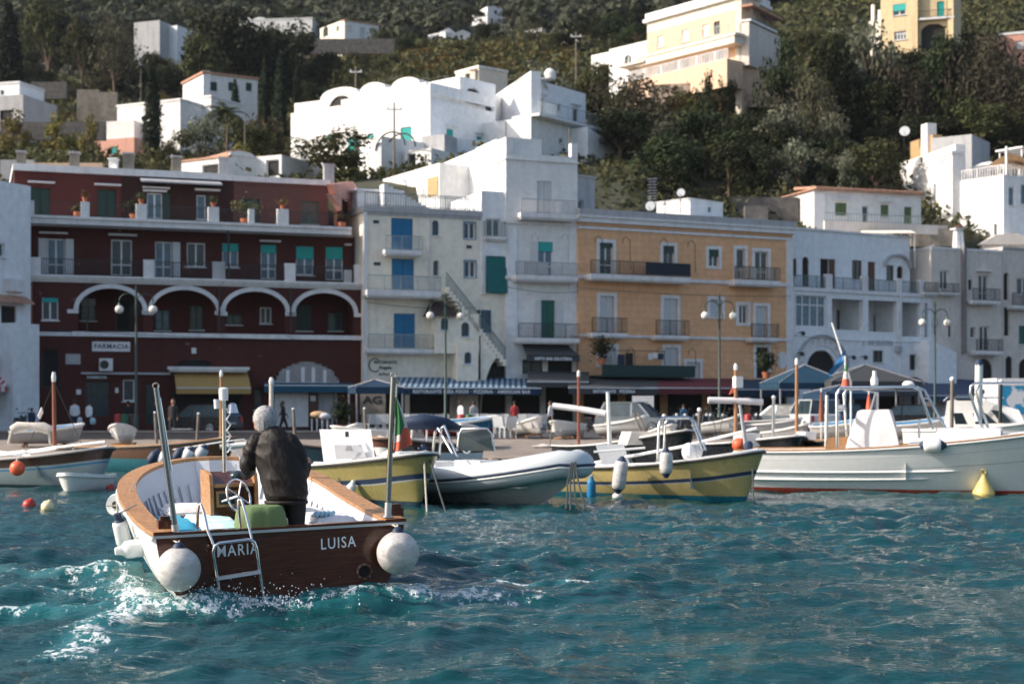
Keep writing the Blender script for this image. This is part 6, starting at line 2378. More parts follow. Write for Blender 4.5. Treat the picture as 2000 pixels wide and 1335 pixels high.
 if foredeck < 1:
  mb = MB()
  for i in range(ns):
   if S[i] >= foredeck:
    h = capth * .6
    a,b,c,d = i0[i],i0[i + 1],i0[n - 2 - i],i0[n - 1 - i]
    up = Vector((0,0,h))
    m0,m1 = (a + d) / 2 + Vector((0,0,.05)),(b + c) / 2 + Vector((0,0,.05))
    mb.quad(a + up,m0 + up,m1 + up,b + up)
    mb.quad(m0 + up,d + up,c + up,m1 + up)
  k = next(i for i in range(ns + 1) if S[i] >= foredeck)
  a,d = i0[k],i0[n - 1 - k]
  mb.quad(a + Vector((0,0,capth * .6)),(a + d) / 2 + Vector((0,0,capth * .6 + .05)),Vector(((a.x + d.x) / 2,a.y,floor)),Vector((a.x,a.y,floor)))
  mb.quad(d + Vector((0,0,capth * .6)),(a + d) / 2 + Vector((0,0,capth * .6 + .05)),Vector(((a.x + d.x) / 2,a.y,floor)),Vector((d.x,d.y,floor)))
  mb.build('foredeck',deckm,root)
 for y,z in thwarts:
  ww = w(y / L) - cap - .05
  MB().box(-ww,ww,y - .12,y + .12,z - .03,z).build('thwart',capm,root)
 return ho
def rope(pts,name='rope',m='rope',r=.014,label=None,parent=None):
 o = MB().tube(pts,r,5).build(name,m,parent,smooth=60)
 return o
def sag(a,b,k=.15,n=8):
 a,b = Vector(a),Vector(b)
 return [a.lerp(b,i / n) - Vector((0,0,k * math.sin(math.pi * i / n))) for i in range(n + 1)]
def fuse(name,mb,voxel,m,parent,it=2,disp=None):
 o = mb.build(name,m,parent)
 rm = o.modifiers.new('r','REMESH')
 rm.mode = 'VOXEL'
 rm.voxel_size = voxel
 sm = o.modifiers.new('s','SMOOTH')
 sm.iterations = it
 sm.factor = .6
 bpy.context.view_layer.update()
 me = bpy.data.meshes.new_from_object(o.evaluated_get(bpy.context.evaluated_depsgraph_get()))
 o.modifiers.clear()
 old = o.data
 o.data = me
 bpy.data.meshes.remove(old)
 if disp:
  ns_ = [v.normal.copy() for v in me.vertices]
  for v,nn in zip(me.vertices,ns_):
   v.co += nn * disp(v.co)
 me.polygons.foreach_set('use_smooth',[True] * len(me.polygons))
 me.name = name
 me.update()
 return o
# ---------------------------------------------------------------- the wooden motor boat with the man
MBT = thing('motor_boat','varnished wooden motor boat under way with white sides, MARIA and LUISA painted on its stern','boat',(BX,BY,0),BH)
MBT.rotation_euler = (0,-.029,BH)
bpy.context.view_layer.update()
MI = MBT.matrix_world.inverted()
def RB(px,py,ly=0.):
 o = MI @ Vector((0,0,CAMZ))
 q = MI @ P(px,py,10)
 d = q - o
 k = (ly - o.y) / d.y
 return o + d * k
mL = 4.844
wM = plan(1.32,1.362,.364,3.813)
zM = lambda s: .789 + .106 * s + .466 * s * s
mat('hullmain',(.74,.74,.73),.3,kind='zband',c2=(.33,.05,.03),par=.07)
mat('liner',(.62,.64,.68),.5,var=.05)
hull(MBT,mL,wM,zM,zk=-.38,rake=.25,v0=.05,v1=.5,paint='hullmain',bands=((.62,.628,'trimgrey'),),cap=.20,capm='teak',inner='liner',floor=.34,foredeck=1.1,deckm='teak',tm='maho',rubm='gel',ribs=46,liner_in=.20,capth=.045,ribtop=.30)
# stern board capping, corner blocks
MB().box(-1.34,1.34,-.035,.09,.789,.825).build('stern_cap','maho',MBT)
MB().box(-1.345,1.345,-.042,-.0355,.772,.80).build('stern_trim','alu',MBT)
MB().box(-1.30,1.30,.09,.30,.775,.80).build('stern_shelf','teak',MBT)
for px,py in ((322,1031),(772,1000)):
 q = RB(px,py,.35)
 MB().box(q.x - .075,q.x + .075,.28,.42,.83,.93).box(q.x - .05,q.x + .05,.30,.40,.93,.97).build('mooring_block','maho',MBT)
for s_,px,py,w_ in (('MARIA',464,1074,.34),('LUISA',660,1060,.34)):
 q = RB(px,py,0)
 lt = lettering(MBT,s_,.165,lambda p: Vector((q.x + p.x,-.008 - p.z,q.z + p.y + p.x * .03)),'letterw',bold=.0013,ext=.001,sx=.80,space=1.18)
q = RB(711,1115)
po = MB().lathe([(.088,0),(.092,.02),(.066,.03),(.062,.0)],(q.x,-.002,q.z),24,(0,-1,0),cap=False).build('exhaust_port','brown',MBT,smooth=40)
MB().lathe([(.064,0),(.001,.001)],(q.x,-.004,q.z),20,(0,-1,0),cap=False).build('opening','dark',po)
bl = MB()
for k in range(8):
 t_ = k * math.pi / 4
 bl.ball((q.x + .078 * math.cos(t_),-.03,q.z + .078 * math.sin(t_)),.007,6,5)
bl.build('bolt','alu',po)
# ladder
ld = MB()
D = -.10
def path(pts,ly):
 return [Vector((RB(x,y,l).x,l,RB(x,y,l).z)) for (x,y),l in zip(pts,ly)]
ld.tube(path([(386,1032),(386,1005),(388,984),(392,985),(398,1000),(406,1037),(419,1068)],[.16,.14,.08,.04,.0,-.10,-.14]),.0165,8)
ld.tube(path([(470,1029),(467,1000),(466,975),(471,974),(480,1003),(493,1057),(498,1066)],[.16,.14,.08,.04,.0,-.10,-.14]),.0165,8)
ld.build('ladder_rail','chrome',MBT,smooth=60)
l2 = MB()
l2.tube(path([(433,1186),(424,1125),(416,1078),(419,1066),(428,1060),(460,1056),(488,1053),(497,1058),(501,1070),(508,1120),(518,1186)],[-.06,-.12,-.16,-.16,-.16,-.16,-.16,-.16,-.16,-.12,-.06]),.0175,8)
la = l2.build('ladder_frame','chrome',MBT,smooth=60)
a,b = path([(424,1126),(507,1113)],[-.12,-.12])
st_ = MB()
tf_ = None
dd = (b - a)
st_.add([a + Vector((0,-.05,0)),b + Vector((0,-.05,0)),b + Vector((0,.05,0)),a + Vector((0,.05,0)),a + Vector((0,-.05,-.03)),b + Vector((0,-.05,-.03)),b + Vector((0,.05,-.03)),a + Vector((0,.05,-.03))],[(3,2,1,0),(4,5,6,7),(0,1,5,4),(2,3,7,6)])
st_.build('ladder_step','gelgrey',MBT)
# stern poles
for (bx,by,tx,ty,l0) in ((345,1050,305,757,.06),(757,1006,768,736,.10)):
 p0,p1 = RB(bx,by,l0),RB(tx,ty,l0)
 p0.z -= .02
 po = MB().tube([p0,p1],.029,14).build('stern_pole','polished',MBT,smooth=60)
 e = (p1 - p0).normalized()
 MB().tube([p1 + e * .02 + Vector((.03 * math.cos(t_),0,.03 * math.sin(t_))) for t_ in np.linspace(0,6.28,12)],.008,5).build('eye','chrome',po)
 MB().lathe([(.06,0),(.06,.02),(.04,.03),(.038,.16)],p0,14,tuple(e)).build('socket','alu',po,smooth=40)
 sd = p0.lerp(p1,.62)
 MB().tube([p0.lerp(p1,.45) + Vector((.043,0,0)),p1 + Vector((.035,0,-.1))],.010,6).build('inner_pole','steel',po)
# console
c0,c1 = RB(411,1030,1.95),RB(505,1030,1.95)
zt = RB(430,946,1.95).z
ztt = RB(430,917,2.3).z
cb = MB()
cb.box(c0.x + .045,c1.x - .045,1.95,2.55,.34,zt)
cb.add([(c0.x + .045,1.97,zt + .001),(c1.x - .045,1.97,zt + .001),(c1.x - .045,2.30,ztt - .03),(c0.x + .045,2.30,ztt - .03),(c0.x + .045,2.55,ztt - .03),(c1.x - .045,2.55,ztt - .03),(c1.x - .045,2.55,zt),(c0.x + .045,2.55,zt)],[(0,1,2,3),(3,2,5,4),(4,5,6,7)])
co = cb.build('console','maho',MBT)
for x0 in (c0.x,c1.x - .04):
 MB().prism([(x0,1.90,.34),(x0,1.90,zt + .0),(x0,1.95,zt + .12),(x0,2.22,ztt),(x0,2.58,ztt),(x0,2.58,.34)],(.04,0,0)).build('side_panel','teak',co)
MB().box(c0.x + .05,c1.x - .05,1.91,1.949,zt - .03,zt + .01).build('trim_board','teak',co)
w0,w1 = RB(423,990,1.93),RB(463,957,1.93)
MB().box(w0.x,w1.x,1.925,1.949,w0.z,w1.z).build('locker_frame','teak',co)
MB().box(w0.x + .03,w1.x - .03,1.915,1.924,w0.z + .03,w1.z - .03).build('locker_window','glass',co)
ws = RB(455,930,2.2)
MB().ball((ws.x + .05,2.2,ws.z),.10,14,9,(1,1,.7)).build('compass','glass',co,smooth=60)
# steering wheel
wc = RB(466,968,1.72)
ax = Vector((.62,-.72,.25)).normalized()
u_ = ax.orthogonal().normalized()
v_ = ax.cross(u_)
wh = MB()
wh.tube([wc + (u_ * math.cos(t_) + v_ * math.sin(t_)) * .20 for t_ in np.linspace(0,2 * math.pi,30)],.013,7)
for k in range(4):
 t_ = k * math.pi / 2 + .4
 wh.tube([wc,wc + (u_ * math.cos(t_) + v_ * math.sin(t_)) * .20],.009,5)
wh.tube([wc,wc - ax * .25],.02,7)
wh.build('steering_wheel','chrome',MBT,smooth=60)
# cushions and seats inside
hatm = 'liner'
def slab(name,pts,z0,z1,m,parent=None):
 return MB().prism([(x,y,z0) for x,y in pts],(0,0,z1 - z0)).build(name,m,parent or MBT)
slab('seat_base',[(-1.02,.75),(-.42,.75),(-.42,3.9),(-.62,3.9),(-1.0,2.6)],.335,.73,'gel')
slab('seat_base',[(.52,.55),(1.04,.55),(1.0,2.6),(.62,3.9),(.52,3.9)],.335,.73,'gel')
slab('sun_deck',[(-.80,2.9),(.80,2.9),(.55,3.9),(-.55,3.9)],.732,.79,'gel')
def cushion(name,x0,x1,y0,y1,z,m,th=.085):
 mb = MB()
 nx,ny = 8,10
 for sgn in (0,):
  vs,fs = [],[]
  for j in range(ny + 1):
   for i in range(nx + 1):
    u,v = i / nx,j / ny
    e = min(u,1 - u,v,1 - v)
    h = th * (1 - max(0,1 - e * 7) ** 2) + .012 * math.sin(u * 9 + v * 14) * (e > .05)
    vs.append((x0 + (x1 - x0) * u,y0 + (y1 - y0) * v,z + h))
  fs = [(j * (nx + 1) + i,j * (nx + 1) + i + 1,(j + 1) * (nx + 1) + i + 1,(j + 1) * (nx + 1) + i) for j in range(ny) for i in range(nx)]
  mb.add(vs,fs)
 mb.box(x0 + .005,x1 - .005,y0 + .005,y1 - .005,z - .002,z + .03)
 return mb.build(name,m,MBT,smooth=50)
mat('cushblue',(.03,.30,.46),.75,bump=.2,bscale=8)
mat('cushpale',(.45,.66,.74),.8,kind='spots',c2=(.62,.72,.76),par=2.5)
mat('cushwhite',(.70,.70,.70),.8,bump=.2,bscale=8)
cushion('cushion',-1.04,-.70,1.0,2.5,.735,'cushblue')
cushion('cushion',-.70,-.22,.85,2.6,.735,'cushpale')
cushion('cushion',-.80,-.05,2.65,3.7,.795,'cushwhite')
cushion('cushion',.0,.80,2.75,3.7,.795,'cushwhite')
cushion('cushion',.52,1.04,.7,1.9,.735,'cushwhite')
cushion('cushion',.52,1.0,1.95,2.7,.735,'cushwhite')
rs = random.Random(1)
twl = MB()
tv = RB(622,1005,1.1)
for i in range(5):
 twl.tube([(tv.x - .1 + i * .05,.95,.835),(tv.x - .06 + i * .05 + .03,1.1,.85),(tv.x + i * .04,1.25,.835)],[.015,.03,.012],6)
tag(twl.build('folded_towel','cushpale',None,tf=lambda v: MBT.matrix_world @ v,smooth=60),'small pale green crumpled towel on the white starboard cushion of the motor boat','towel')
# seat draped with a green cloth
s0,s1 = RB(463,1028,.75),RB(563,1028,.75)
zs_ = RB(510,989,.95).z
MB().box(s0.x + .09,s1.x - .09,.70,1.02,.345,zs_ - .02).build('helm_seat','gel',MBT)
cl = MB()
nx,rows = 64,9
ring = []
for j in range(rows):
 f = j / (rows - 1)
 z = zs_ + .012 - (0 if j < 2 else (f - 1 / 8) * (zs_ - .42))
 grow = (.72 if j == 0 else (.94 if j == 1 else 1.0 + .30 * max(0,f - .12)))
 pts = []
 for i in range(nx):
  t_ = 2 * math.pi * i / nx
  c,s_ = math.cos(t_),math.sin(t_)
  k = (abs(c) ** 3.2 + abs(s_) ** 3.2) ** (-1 / 3.2)
  wv = 1 + .07 * f * math.sin(t_ * 9 + 1) + .035 * f * math.sin(t_ * 17)
  pts.append(((s0.x + s1.x) / 2 + c * k * (s1.x - s0.x) / 2 * .88 * grow * wv,.86 + s_ * k * .22 * grow * wv,z + (.0 if j else .012)))
 ring.append(pts)
vs = [p for r_ in ring for p in r_]
fs = [(j * nx + i,j * nx + (i + 1) % nx,(j + 1) * nx + (i + 1) % nx,(j + 1) * nx + i) for j in range(rows - 1) for i in range(nx)] + [tuple(range(nx - 1,-1,-1))]
cl.add(vs,fs)
co_ = cl.build('seat_cloth',mat('greencloth',(.135,.21,.085),.9,var=.12,bump=.3,bscale=40),None,tf=lambda v: MBT.matrix_world @ v,smooth=60)
tag(co_,'green cloth draped over the helm seat of the wooden motor boat','cloth')
# navigation mast forward of the console
p0,p1 = RB(437,925,3.6),RB(437,782,3.6)
p0.z = .6
nm_ = MB().tube([p0,p1],.028,8).build('light_mast','steel',MBT,smooth=60)
MB().lathe([(.055,0),(.06,.06),(.06,.15),(.03,.17)],p1,12).lathe([(.035,0),(.04,.12)],p1 + Vector((-.09,0,-.10)),10).build('mast_light','gel',nm_,smooth=40)
MB().lathe([(.075,0),(.05,.11),(.02,.13)],p1 + Vector((.11,0,-.16)),12).build('horn','alu',nm_,smooth=40)
cb_ = MB()
cb_.tube([p1 + Vector((.02,-.03,-.1 - i * .07)) + Vector((.05 * (i % 2),0,0)) for i in range(9)],.012,5)
q = p1 + Vector((.04,0,-.62))
cb_.tube([q,q + Vector((.11,0,-.02)),q + Vector((.15,0,-.12)),q + Vector((.15,0,-.2)),q + Vector((.09,0,-.2)),q + Vector((.09,0,-.38)),q + Vector((.17,0,-.38)),q + Vector((.16,0,-.55))],.016,5)
cb_.build('cable','gel',nm_)
# fenders of the motor boat
mat('fenderball',(.60,.575,.55),.45,kind='scuff',bump=.08)
def ballfender(px,py,ly,r,label,tx,ty):
 q = MBT.matrix_world @ RB(px,py,ly)
 t = thing('ball_fender',label,'fender',tuple(q))
 MB().ball((0,0,0),r,30,20,(1,1,1.02)).build('ball','fenderball',t,smooth=80)
 MB().lathe([(.07,r * .94),(.055,r * 1.1),(.028,r * 1.22),(.001,r * 1.24)],(0,0,0),14).build('neck','navy',t,smooth=50)
 e = MBT.matrix_world @ RB(tx,ty,.04) - q
 MB().tube([(0,0,r * 1.2),e + Vector((-.05,0,0))],.009,5).tube([(0,0,r * 1.2),e + Vector((.03,0,0))],.009,5).build('rope','rope',t)
ballfender(349,1111,-.26,.222,'big round white fender hanging at the left corner of the brown stern',345,1054)
ballfender(777,1079,-.26,.226,'big round white fender hanging at the right corner of the brown stern',770,1022)
def cylfender(c,ax,r,L,name,label,m='fender',endm='navy',top=None,grp=None):
 t = thing(name,label,'fender',tuple(c),group=grp)
 ax = Vector(ax).normalized()
 MB().lathe([(r * .55,-L / 2 + .02),(r * .92,-L / 2 + r * .5),(r,-L / 2 + r),(r,L / 2 - r),(r * .92,L / 2 - r * .5),(r * .5,L / 2 - .02)],(0,0,0),16,tuple(ax)).build('body',m,t,smooth=50)
 MB().lathe([(r * .90,L / 2 - r * .55),(r * .55,L / 2 - .01),(.04,L / 2 + .06),(.001,L / 2 + .06)],(0,0,0),14,tuple(ax),cap=False).lathe([(r * .90,-L / 2 + r * .55),(r * .55,-L / 2 + .01),(.04,-L / 2 - .06),(.001,-L / 2 - .06)],(0,0,0),14,tuple(ax),cap=False).build('end_cap',endm,t,smooth=50)
 if top is not None:
  MB().tube([ax * (L / 2 + .05) if ax.z > .5 else (0,0,r),Vector(top) - Vector(c)],.011,5).build('rope','rope',t)
 return t
W_ = MBT.matrix_world
# wheel shaped fender at the far left, two along the port side
q = W_ @ Vector((-1.50,2.35,.93))
q = P(231,986,18.6)
t = thing('wheel_fender','white ring shaped fender on the port bow of the motor boat','fender',tuple(q))
MB().lathe([(.05,-.07),(.12,-.085),(.145,-.03),(.145,.03),(.12,.085),(.05,.07)],(0,0,0),24,(-.2,-.95,.1),cap=False).build('ring','gel',t,smooth=50)
MB().lathe([(.06,-.05),(.06,.05)],(0,0,0),14,(-.2,-.95,.1)).build('hub','stone',t)
MB().tube([(-.12,-.09,0),(.12,-.05,.0)],.01,5).tube([(0,-.09,.1),(.02,-.09,-.2)],.01,5).tube([(.1,0,.1),(.2,.05,.3)],.01,5).build('rope','rope',t)
q = P(238,1041,17.4)
cylfender(q,(-.15,-.25,.95),.085,.36,'side_fender','white fender with navy lower end hanging on the port side of the motor boat','gel','navy',top=q + Vector((.14,.1,.32)))
q = P(266,1070,16.9)
cylfender(q,(-.9,-.45,-.1),.10,.34,'side_fender','white disc ended fender nearest the left stern corner of the motor boat','gel','gel',top=q + Vector((.22,.12,.28)))
# italian flag on the right pole
fl = RB(768,775,.10)
p_top = W_ @ RB(769,776,.10)
T = thing('flag','green white and red flag drooping from the right stern pole of the motor boat','flag',tuple(p_top))
mat('fgreen',(.03,.16,.05),.8,bump=.1)
mat('fwhite',(.66,.60,.56),.8,bump=.1)
mat('fred',(.66,.13,.08),.8,bump=.1)
mb = MB()
nx,ny = 16,24
for side in (0,.004):
 vs = []
 for j in range(ny + 1):
  v = j / ny
  for i in range(nx + 1):
   u = i / nx
   wd = .012 + .205 * v ** .85
   x = .02 + wd * u - .03 * v
   z = -.60 * v + .09 * u * v - .0
   y = -.02 + .028 * math.sin(u * 7 + v * 2.5) * (.3 + v) + side
   vs.append((x,y,z))
 for j in range(ny):
  for i in range(nx):
   u,v = (i + .5) / nx,(j + .5) / ny
   k_ = v + .45 * u * (v > .3)
   mb.m = 0 if (u < .80 and k_ < .93 and v < .70 - .0 * u) else (1 if (u < .97 and v < .64) or (u < .42 and v < .84) else 2)
   a_ = j * (nx + 1) + i
   q_ = (vs[a_],vs[a_ + 1],vs[a_ + nx + 2],vs[a_ + nx + 1])
   mb.quad(*(q_ if side == 0 else q_[::-1]))
mb.build('cloth',['fgreen','fwhite','fred'],T,smooth=60)
MB().tube([(0,-.01,.02),(.02,-.02,0)],.006,5).tube([(-.01,-.01,-.60),(-.01,-.02,-.58)],.006,5).build('cord','rope',T)
# ---------------------------------------------------------------- the man at the helm
MX = Vector((-2.52,17.15,.40))
MAN = thing('person','grey haired man in dark jacket standing at the helm of the wooden motor boat','person',tuple(MX))
bd = MB()      # body: legs, neck, head, arms, hands
k = 1.0
H0 = 1.66      # top of the head over the deck
for sx in (-.10,.10):
 bd.tube([(sx,-.02,.02),(sx,0,.10),(sx * 1.05,.02,.42),(sx,-.01,.80)],[.05,.055,.075,.10],10)
 bd.tube([(sx,-.07,.035),(sx,.05,.04),(sx + .02,.17,.03)],[.04,.048,.035],8)
bd.tube([(0,0,.75),(-.03,0,1.0),(-.12,.03,1.28)],[(.12,.17),(.12,.18),(.10,.17)],12)
HC = Vector((-.255,.115,1.525))
bd.tube([(-.17,.06,1.26),(-.215,.085,1.38),(-.235,.10,1.46)],[.085,.072,.072],12)
bd.ball(HC + Vector((0,0,.01)),.115,16,12,(.93,1.08,1.2))
bd.ball(HC + Vector((-.055,.055,-.065)),.082,12,9,(1.,1.,.85))       # jaw
bd.ball(HC + Vector((-.075,.105,-.02)),.022,8,6,(.8,1.2,1.2))      # nose
bd.ball(HC + Vector((-.118,.005,-.03)),.034,8,6,(.35,.7,1.15))    # ears
bd.ball(HC + Vector((.105,.03,-.03)),.03,8,6,(.35,.7,1.15))
lh = Vector((-.50,.42,1.03))
bd.tube([(-.37,.04,1.22),(-.46,.10,.98),(-.50,.30,.98),lh],[.06,.05,.038,.032],8)
rh = Vector((.20,.30,1.08))
bd.tube([(.08,.0,1.22),(.16,.05,.98),(.19,.2,.98),rh],[.06,.05,.038,.03],8)
def hand(mb,c,d,up,side):
 """palm with four bent fingers and a thumb gripping forwards"""
 c,d,up = Vector(c),Vector(d).normalized(),Vector(up).normalized()
 sd = d.cross(up).normalized() * side
 mb.ball(c + d * .03,.042,10,8,(.8,.9,.8))
 for i,ln in enumerate((.062,.07,.066,.052)):
  b = c + d * .055 + sd * (.033 - i * .021)
  mb.tube([b,b + d * ln * .6 - up * .01,b + d * ln * .8 - up * ln * .45,b + d * ln * .45 - up * ln * .75],[.0105,.01,.009,.008],6)
 b = c + d * .02 + sd * .038
 mb.tube([b,b + sd * .02 + d * .03,b + sd * .012 + d * .055 - up * .012],[.012,.011,.009],6)
hand(bd,lh,(.15,.85,-.25),(0,.2,1),1)
hand(bd,rh,(0,.9,-.3),(0,.2,1),-1)
fuse('body',bd,.011,'skinpale',MAN,1)
ey = MB()
ey.ball(HC + Vector((-.085,.085,.02)),.012,8,6).ball(HC + Vector((-.02,.12,.02)),.012,8,6)
ey.build('eyes','dark',MAN)
# hair: a fluffy cap of short strands
hr = MB()
rs = random.Random(8)
hs_ = MB()
for dz_,r_,dy_ in ((.045,.134,-.02),(.02,.132,-.03),(-.01,.124,-.038),(-.04,.112,-.046),(-.07,.095,-.05),(-.095,.078,-.05)):
 hs_.ball(HC + Vector((.012,dy_,dz_)),r_,18,12,(.95,.95,.9))
cw_ = HC + Vector((.02,-.05,.13))
def hdisp(c):
 v = c - cw_
 an = math.atan2(v.x,v.y)
 q = Vector((math.cos(an) * 4.2,math.sin(an) * 4.2,v.length * 5))
 return .013 * mnoise.noise(q) + .007 * mnoise.noise(q * 2.6)
fuse('hair',hs_,.010,'hair',MAN,8,hdisp)
cw = HC + Vector((.02,-.06,.10))
for i in range(6500):
 u = Vector((rs.gauss(0,1),rs.gauss(0,1),rs.gauss(0,1))).normalized()
 if u.z < -.55 or (u.y > .55 and u.z < .35) or (u.x < -.62 and u.y > .1 and u.z < .1):
  continue
 base = HC + Vector((.005,-.02,.035)) + Vector((u.x * .125,u.y * .132,u.z * .135)) if u.z > -.1 else HC + Vector((.01,-.045,.0)) + Vector((u.x * .108,u.y * .09,u.z * .14))
 fl_ = (base - cw)
 fl_ -= u * fl_.dot(u)
 dr = (fl_.normalized() * .9 + u * .22 + Vector((0,0,-.55)) + Vector((rs.gauss(0,.14),rs.gauss(0,.14),rs.gauss(0,.10)))).normalized()
 ln = rs.uniform(.03,.062)
 sdv = dr.cross(u).normalized() * rs.uniform(.0009,.0018)
 hr.add([base - sdv,base + sdv,base + dr * ln + u * .004],[(0,1,2)])
hr.build('hair_strands',mat('hairlight',(.58,.57,.57),.6,var=.45,scale=45),MAN)
# jacket
jk = MB()
jk.tube([(.0,.0,.60),(.0,.0,.68),(-.02,.01,.84),(-.06,.02,1.0),(-.115,.03,1.16),(-.145,.04,1.28),(-.165,.05,1.36),(-.19,.07,1.42)],
  [(.155,.205),(.175,.24),(.185,.255),(.182,.256),(.172,.252),(.152,.225),(.115,.16),(.085,.10)],24)
jk.tube([(-.33,.045,1.295),(-.405,.05,1.16),(-.44,.06,1.0),(-.455,.16,.93),(-.485,.33,.99)],[.095,.098,.09,.078,.06],14)
jk.tube([(.035,.03,1.295),(.125,.03,1.15),(.16,.03,1.0),(.165,.12,.92),(.19,.26,1.0)],[.095,.098,.09,.076,.06],14)
jk.ball((-.335,.045,1.285),.10,12,9)
jk.ball((.03,.035,1.285),.10,12,9)
def jdisp(c):
 p = Vector((c.x * 7 + c.z * 7,c.y * 6,c.z * 3.0 - c.x * 2.5))
 a = mnoise.noise(p)
 b = mnoise.noise(Vector((c.x * 22 + c.z * 10,c.y * 18,c.z * 8 - c.x * 6)))
 w = 1.0 + .9 * max(0,min(1,(-.25 - c.x) * 6))
 r = (.5 - abs(a) * 1.6) * .013 * w + (.5 - abs(b) * 1.6) * .003 * w
 if c.z < .68:
  r = r * .5 - .02 * (1 if c.z < .645 else 0)
 return r
mat('jacket',(.013,.0095,.009),.55,spec=.3,var=.12,bump=.25,bscale=60)
fuse('jacket',jk,.0105,'jacket',MAN,2,jdisp)
MB().tube([(.0 + .262 * math.cos(t_) * .85,.0 + .172 * math.sin(t_),.615) for t_ in np.linspace(0,2 * math.pi,28)],[.024] * 28,8).build('waistband','jacket',MAN,smooth=80)
MB().tube([(-.185 + .085 * math.cos(t_),.07 + .085 * math.sin(t_),1.415) for t_ in np.linspace(0,2 * math.pi,20)],.024,8).build('collar','jacket',MAN,smooth=80)
tr_ = MB()
for sx in (-.105,.105):
 tr_.tube([(sx,-.01,.05),(sx * 1.05,.02,.40),(sx,0,.70)],[(.085,.08),(.10,.095),(.13,.125)],14)
tr_.tube([(0,0,.60),(0,0,.86)],[(.15,.22),(.15,.21)],16)
fuse('trousers',tr_,.016,mat('trousers',(.012,.012,.014),.85),MAN,2,lambda c: .008 * mnoise.noise(Vector((c.x * 8,c.y * 8,c.z * 5))))
for sx in (-.105,.105):
 MB().tube([(sx,-.09,.045),(sx,.04,.05),(sx + .01,.19,.035)],[.045,.055,.04],10).build('shoe','dark',MAN,smooth=70)
# ================================================================= moored boats
def moored(name,label,stern,bow,**k):
 (sx,sd),(bx,bd) = stern,bow
 A,B = Vector(((sx - 1000) / FPX * sd,sd,0)),Vector(((bx - 1000) / FPX * bd,bd,0))
 d = B - A
 t = thing(name,label,'boat',tuple(A),math.atan2(d.y,d.x) - math.pi / 2,k.pop('group',None))
 L = d.length
 bm = k.pop('beam',.9)
 bpy.context.view_layer.update()
 w = k.pop('w',None) or plan(bm * .82,bm,.4,2.4)
 hull(t,L,w,sheerline(k.pop('z0',.7),k.pop('z1',1.1),2.2),**k)
 inv = Matrix.Rotation(-t.rotation_euler.z,4,'Z') @ Matrix.Translation(-A)
 t_loc = lambda px,py,dd: inv @ P(px,py,dd)
 return t,L,t_loc
mat('olivehull',(.30,.25,.09),.22,kind='zband',c2=(.01,.035,.06),par=.13,var=.06)
mat('olivehull2',(.46,.36,.15),.22,kind='zband',c2=(.01,.14,.20),par=.10,var=.06)
mat('whitehull',(.72,.73,.72),.2,kind='zband',c2=(.42,.06,.03),par=.10,var=.03)
mat('bluehull',(.27,.34,.37),.3,kind='zband',c2=(.02,.03,.05),par=.06,var=.05)
mat('blackhull',(.015,.015,.018),.25,kind='zband',c2=(.03,.22,.28),par=.35,var=.05)
mat('brownhull',(.10,.045,.025),.3,kind='zband',c2=(.02,.15,.2),par=.42,var=.05)
mat('tealhull',(.14,.17,.18),.3,kind='zband',c2=(.05,.25,.28),par=.3,var=.05)
mat('wdinghy',(.70,.70,.68),.4,kind='zband',c2=(.5,.5,.48),par=.05,var=.04)
mat('ribgrey',(.54,.58,.60),.35,var=.05)
mat('ribhull',(.42,.47,.48),.25,var=.05)
mat('clearglass',(.03,.045,.055),.08,var=.2)
# --- yellow boat behind the motor boat
T,L,LO = moored('yellow_boat','olive yellow wooden boat with a raised white hatch, partly behind the motor boat',(560,35.8),(838,31.0),beam=.98,z0=.72,z1=1.12,zk=-.35,rake=.42,paint='olivehull',
     bands=((.60,.62,'trimgrey'),(.62,.70,'navy')),capm='gel',cap=.10,inner='gel',floor=.25,foredeck=.62,deckm='gelgrey',v1=.75,flare=.1)
pts = [LO(633,905,33.6),LO(734,893,33.2),LO(724,838,33.4),LO(624,838,33.8)]
for p in pts[:2]:
 p.z = .80
off = LO(700,870,33.7) - LO(700,870,33.6)
hp = MB().prism(pts,off * .6).build('hatch','gel',T)
MB().prism([LO(656,897,33.3),LO(716,893,33.2),LO(706,868,33.25),LO(652,868,33.35)],off * .2).build('inset_panel','gelgrey',hp)
MB().prism([LO(674,880,33.2),LO(690,880,33.2),LO(686,870,33.2),LO(677,870,33.2)],off * .1).build('latch','trimgrey',hp)
MB().prism([LO(674,853,33.2),LO(682,853,33.2),LO(681,842,33.3),LO(674,842,33.3)],off * .3).build('lock','iron',hp)
MB().box(-.35,.35,L * .8,L * .9,1.07,1.13).build('foredeck_box','gel',T)
MB().tube([(-.5,L * .55,.95),(-.1,L * .75,1.18),(.1,L * .86,1.28)],.05,8).build('fender_board','gel',T,smooth=60)
MB().tube([(0,L * .965,1.1),(0,L * .965,1.3)],.05,8).tube([(-.12,L * .965,1.22),(.12,L * .965,1.22)],.03,6).build('bow_bitt','navy',T)
cylfender(P(683,962,31.9),(.3,0,.95),.10,.42,'side_fender','pale blue fender between the motor boat rail and the olive yellow hull','whiteblue','whiteblue')
for a,b,lb in (((828,888,31.2),(834,1002,29.6),'pale mooring rope from the bow of the olive yellow boat, left of two'),((838,890,31.2),(872,1004,29.4),'dark mooring rope from the bow of the olive yellow boat, right of two')):
 r_ = rope(sag(P(*a),P(*b),.03),'mooring_rope','rope' if 'pale' in lb else 'ropedark',.017)
 tag(r_,lb,'rope')
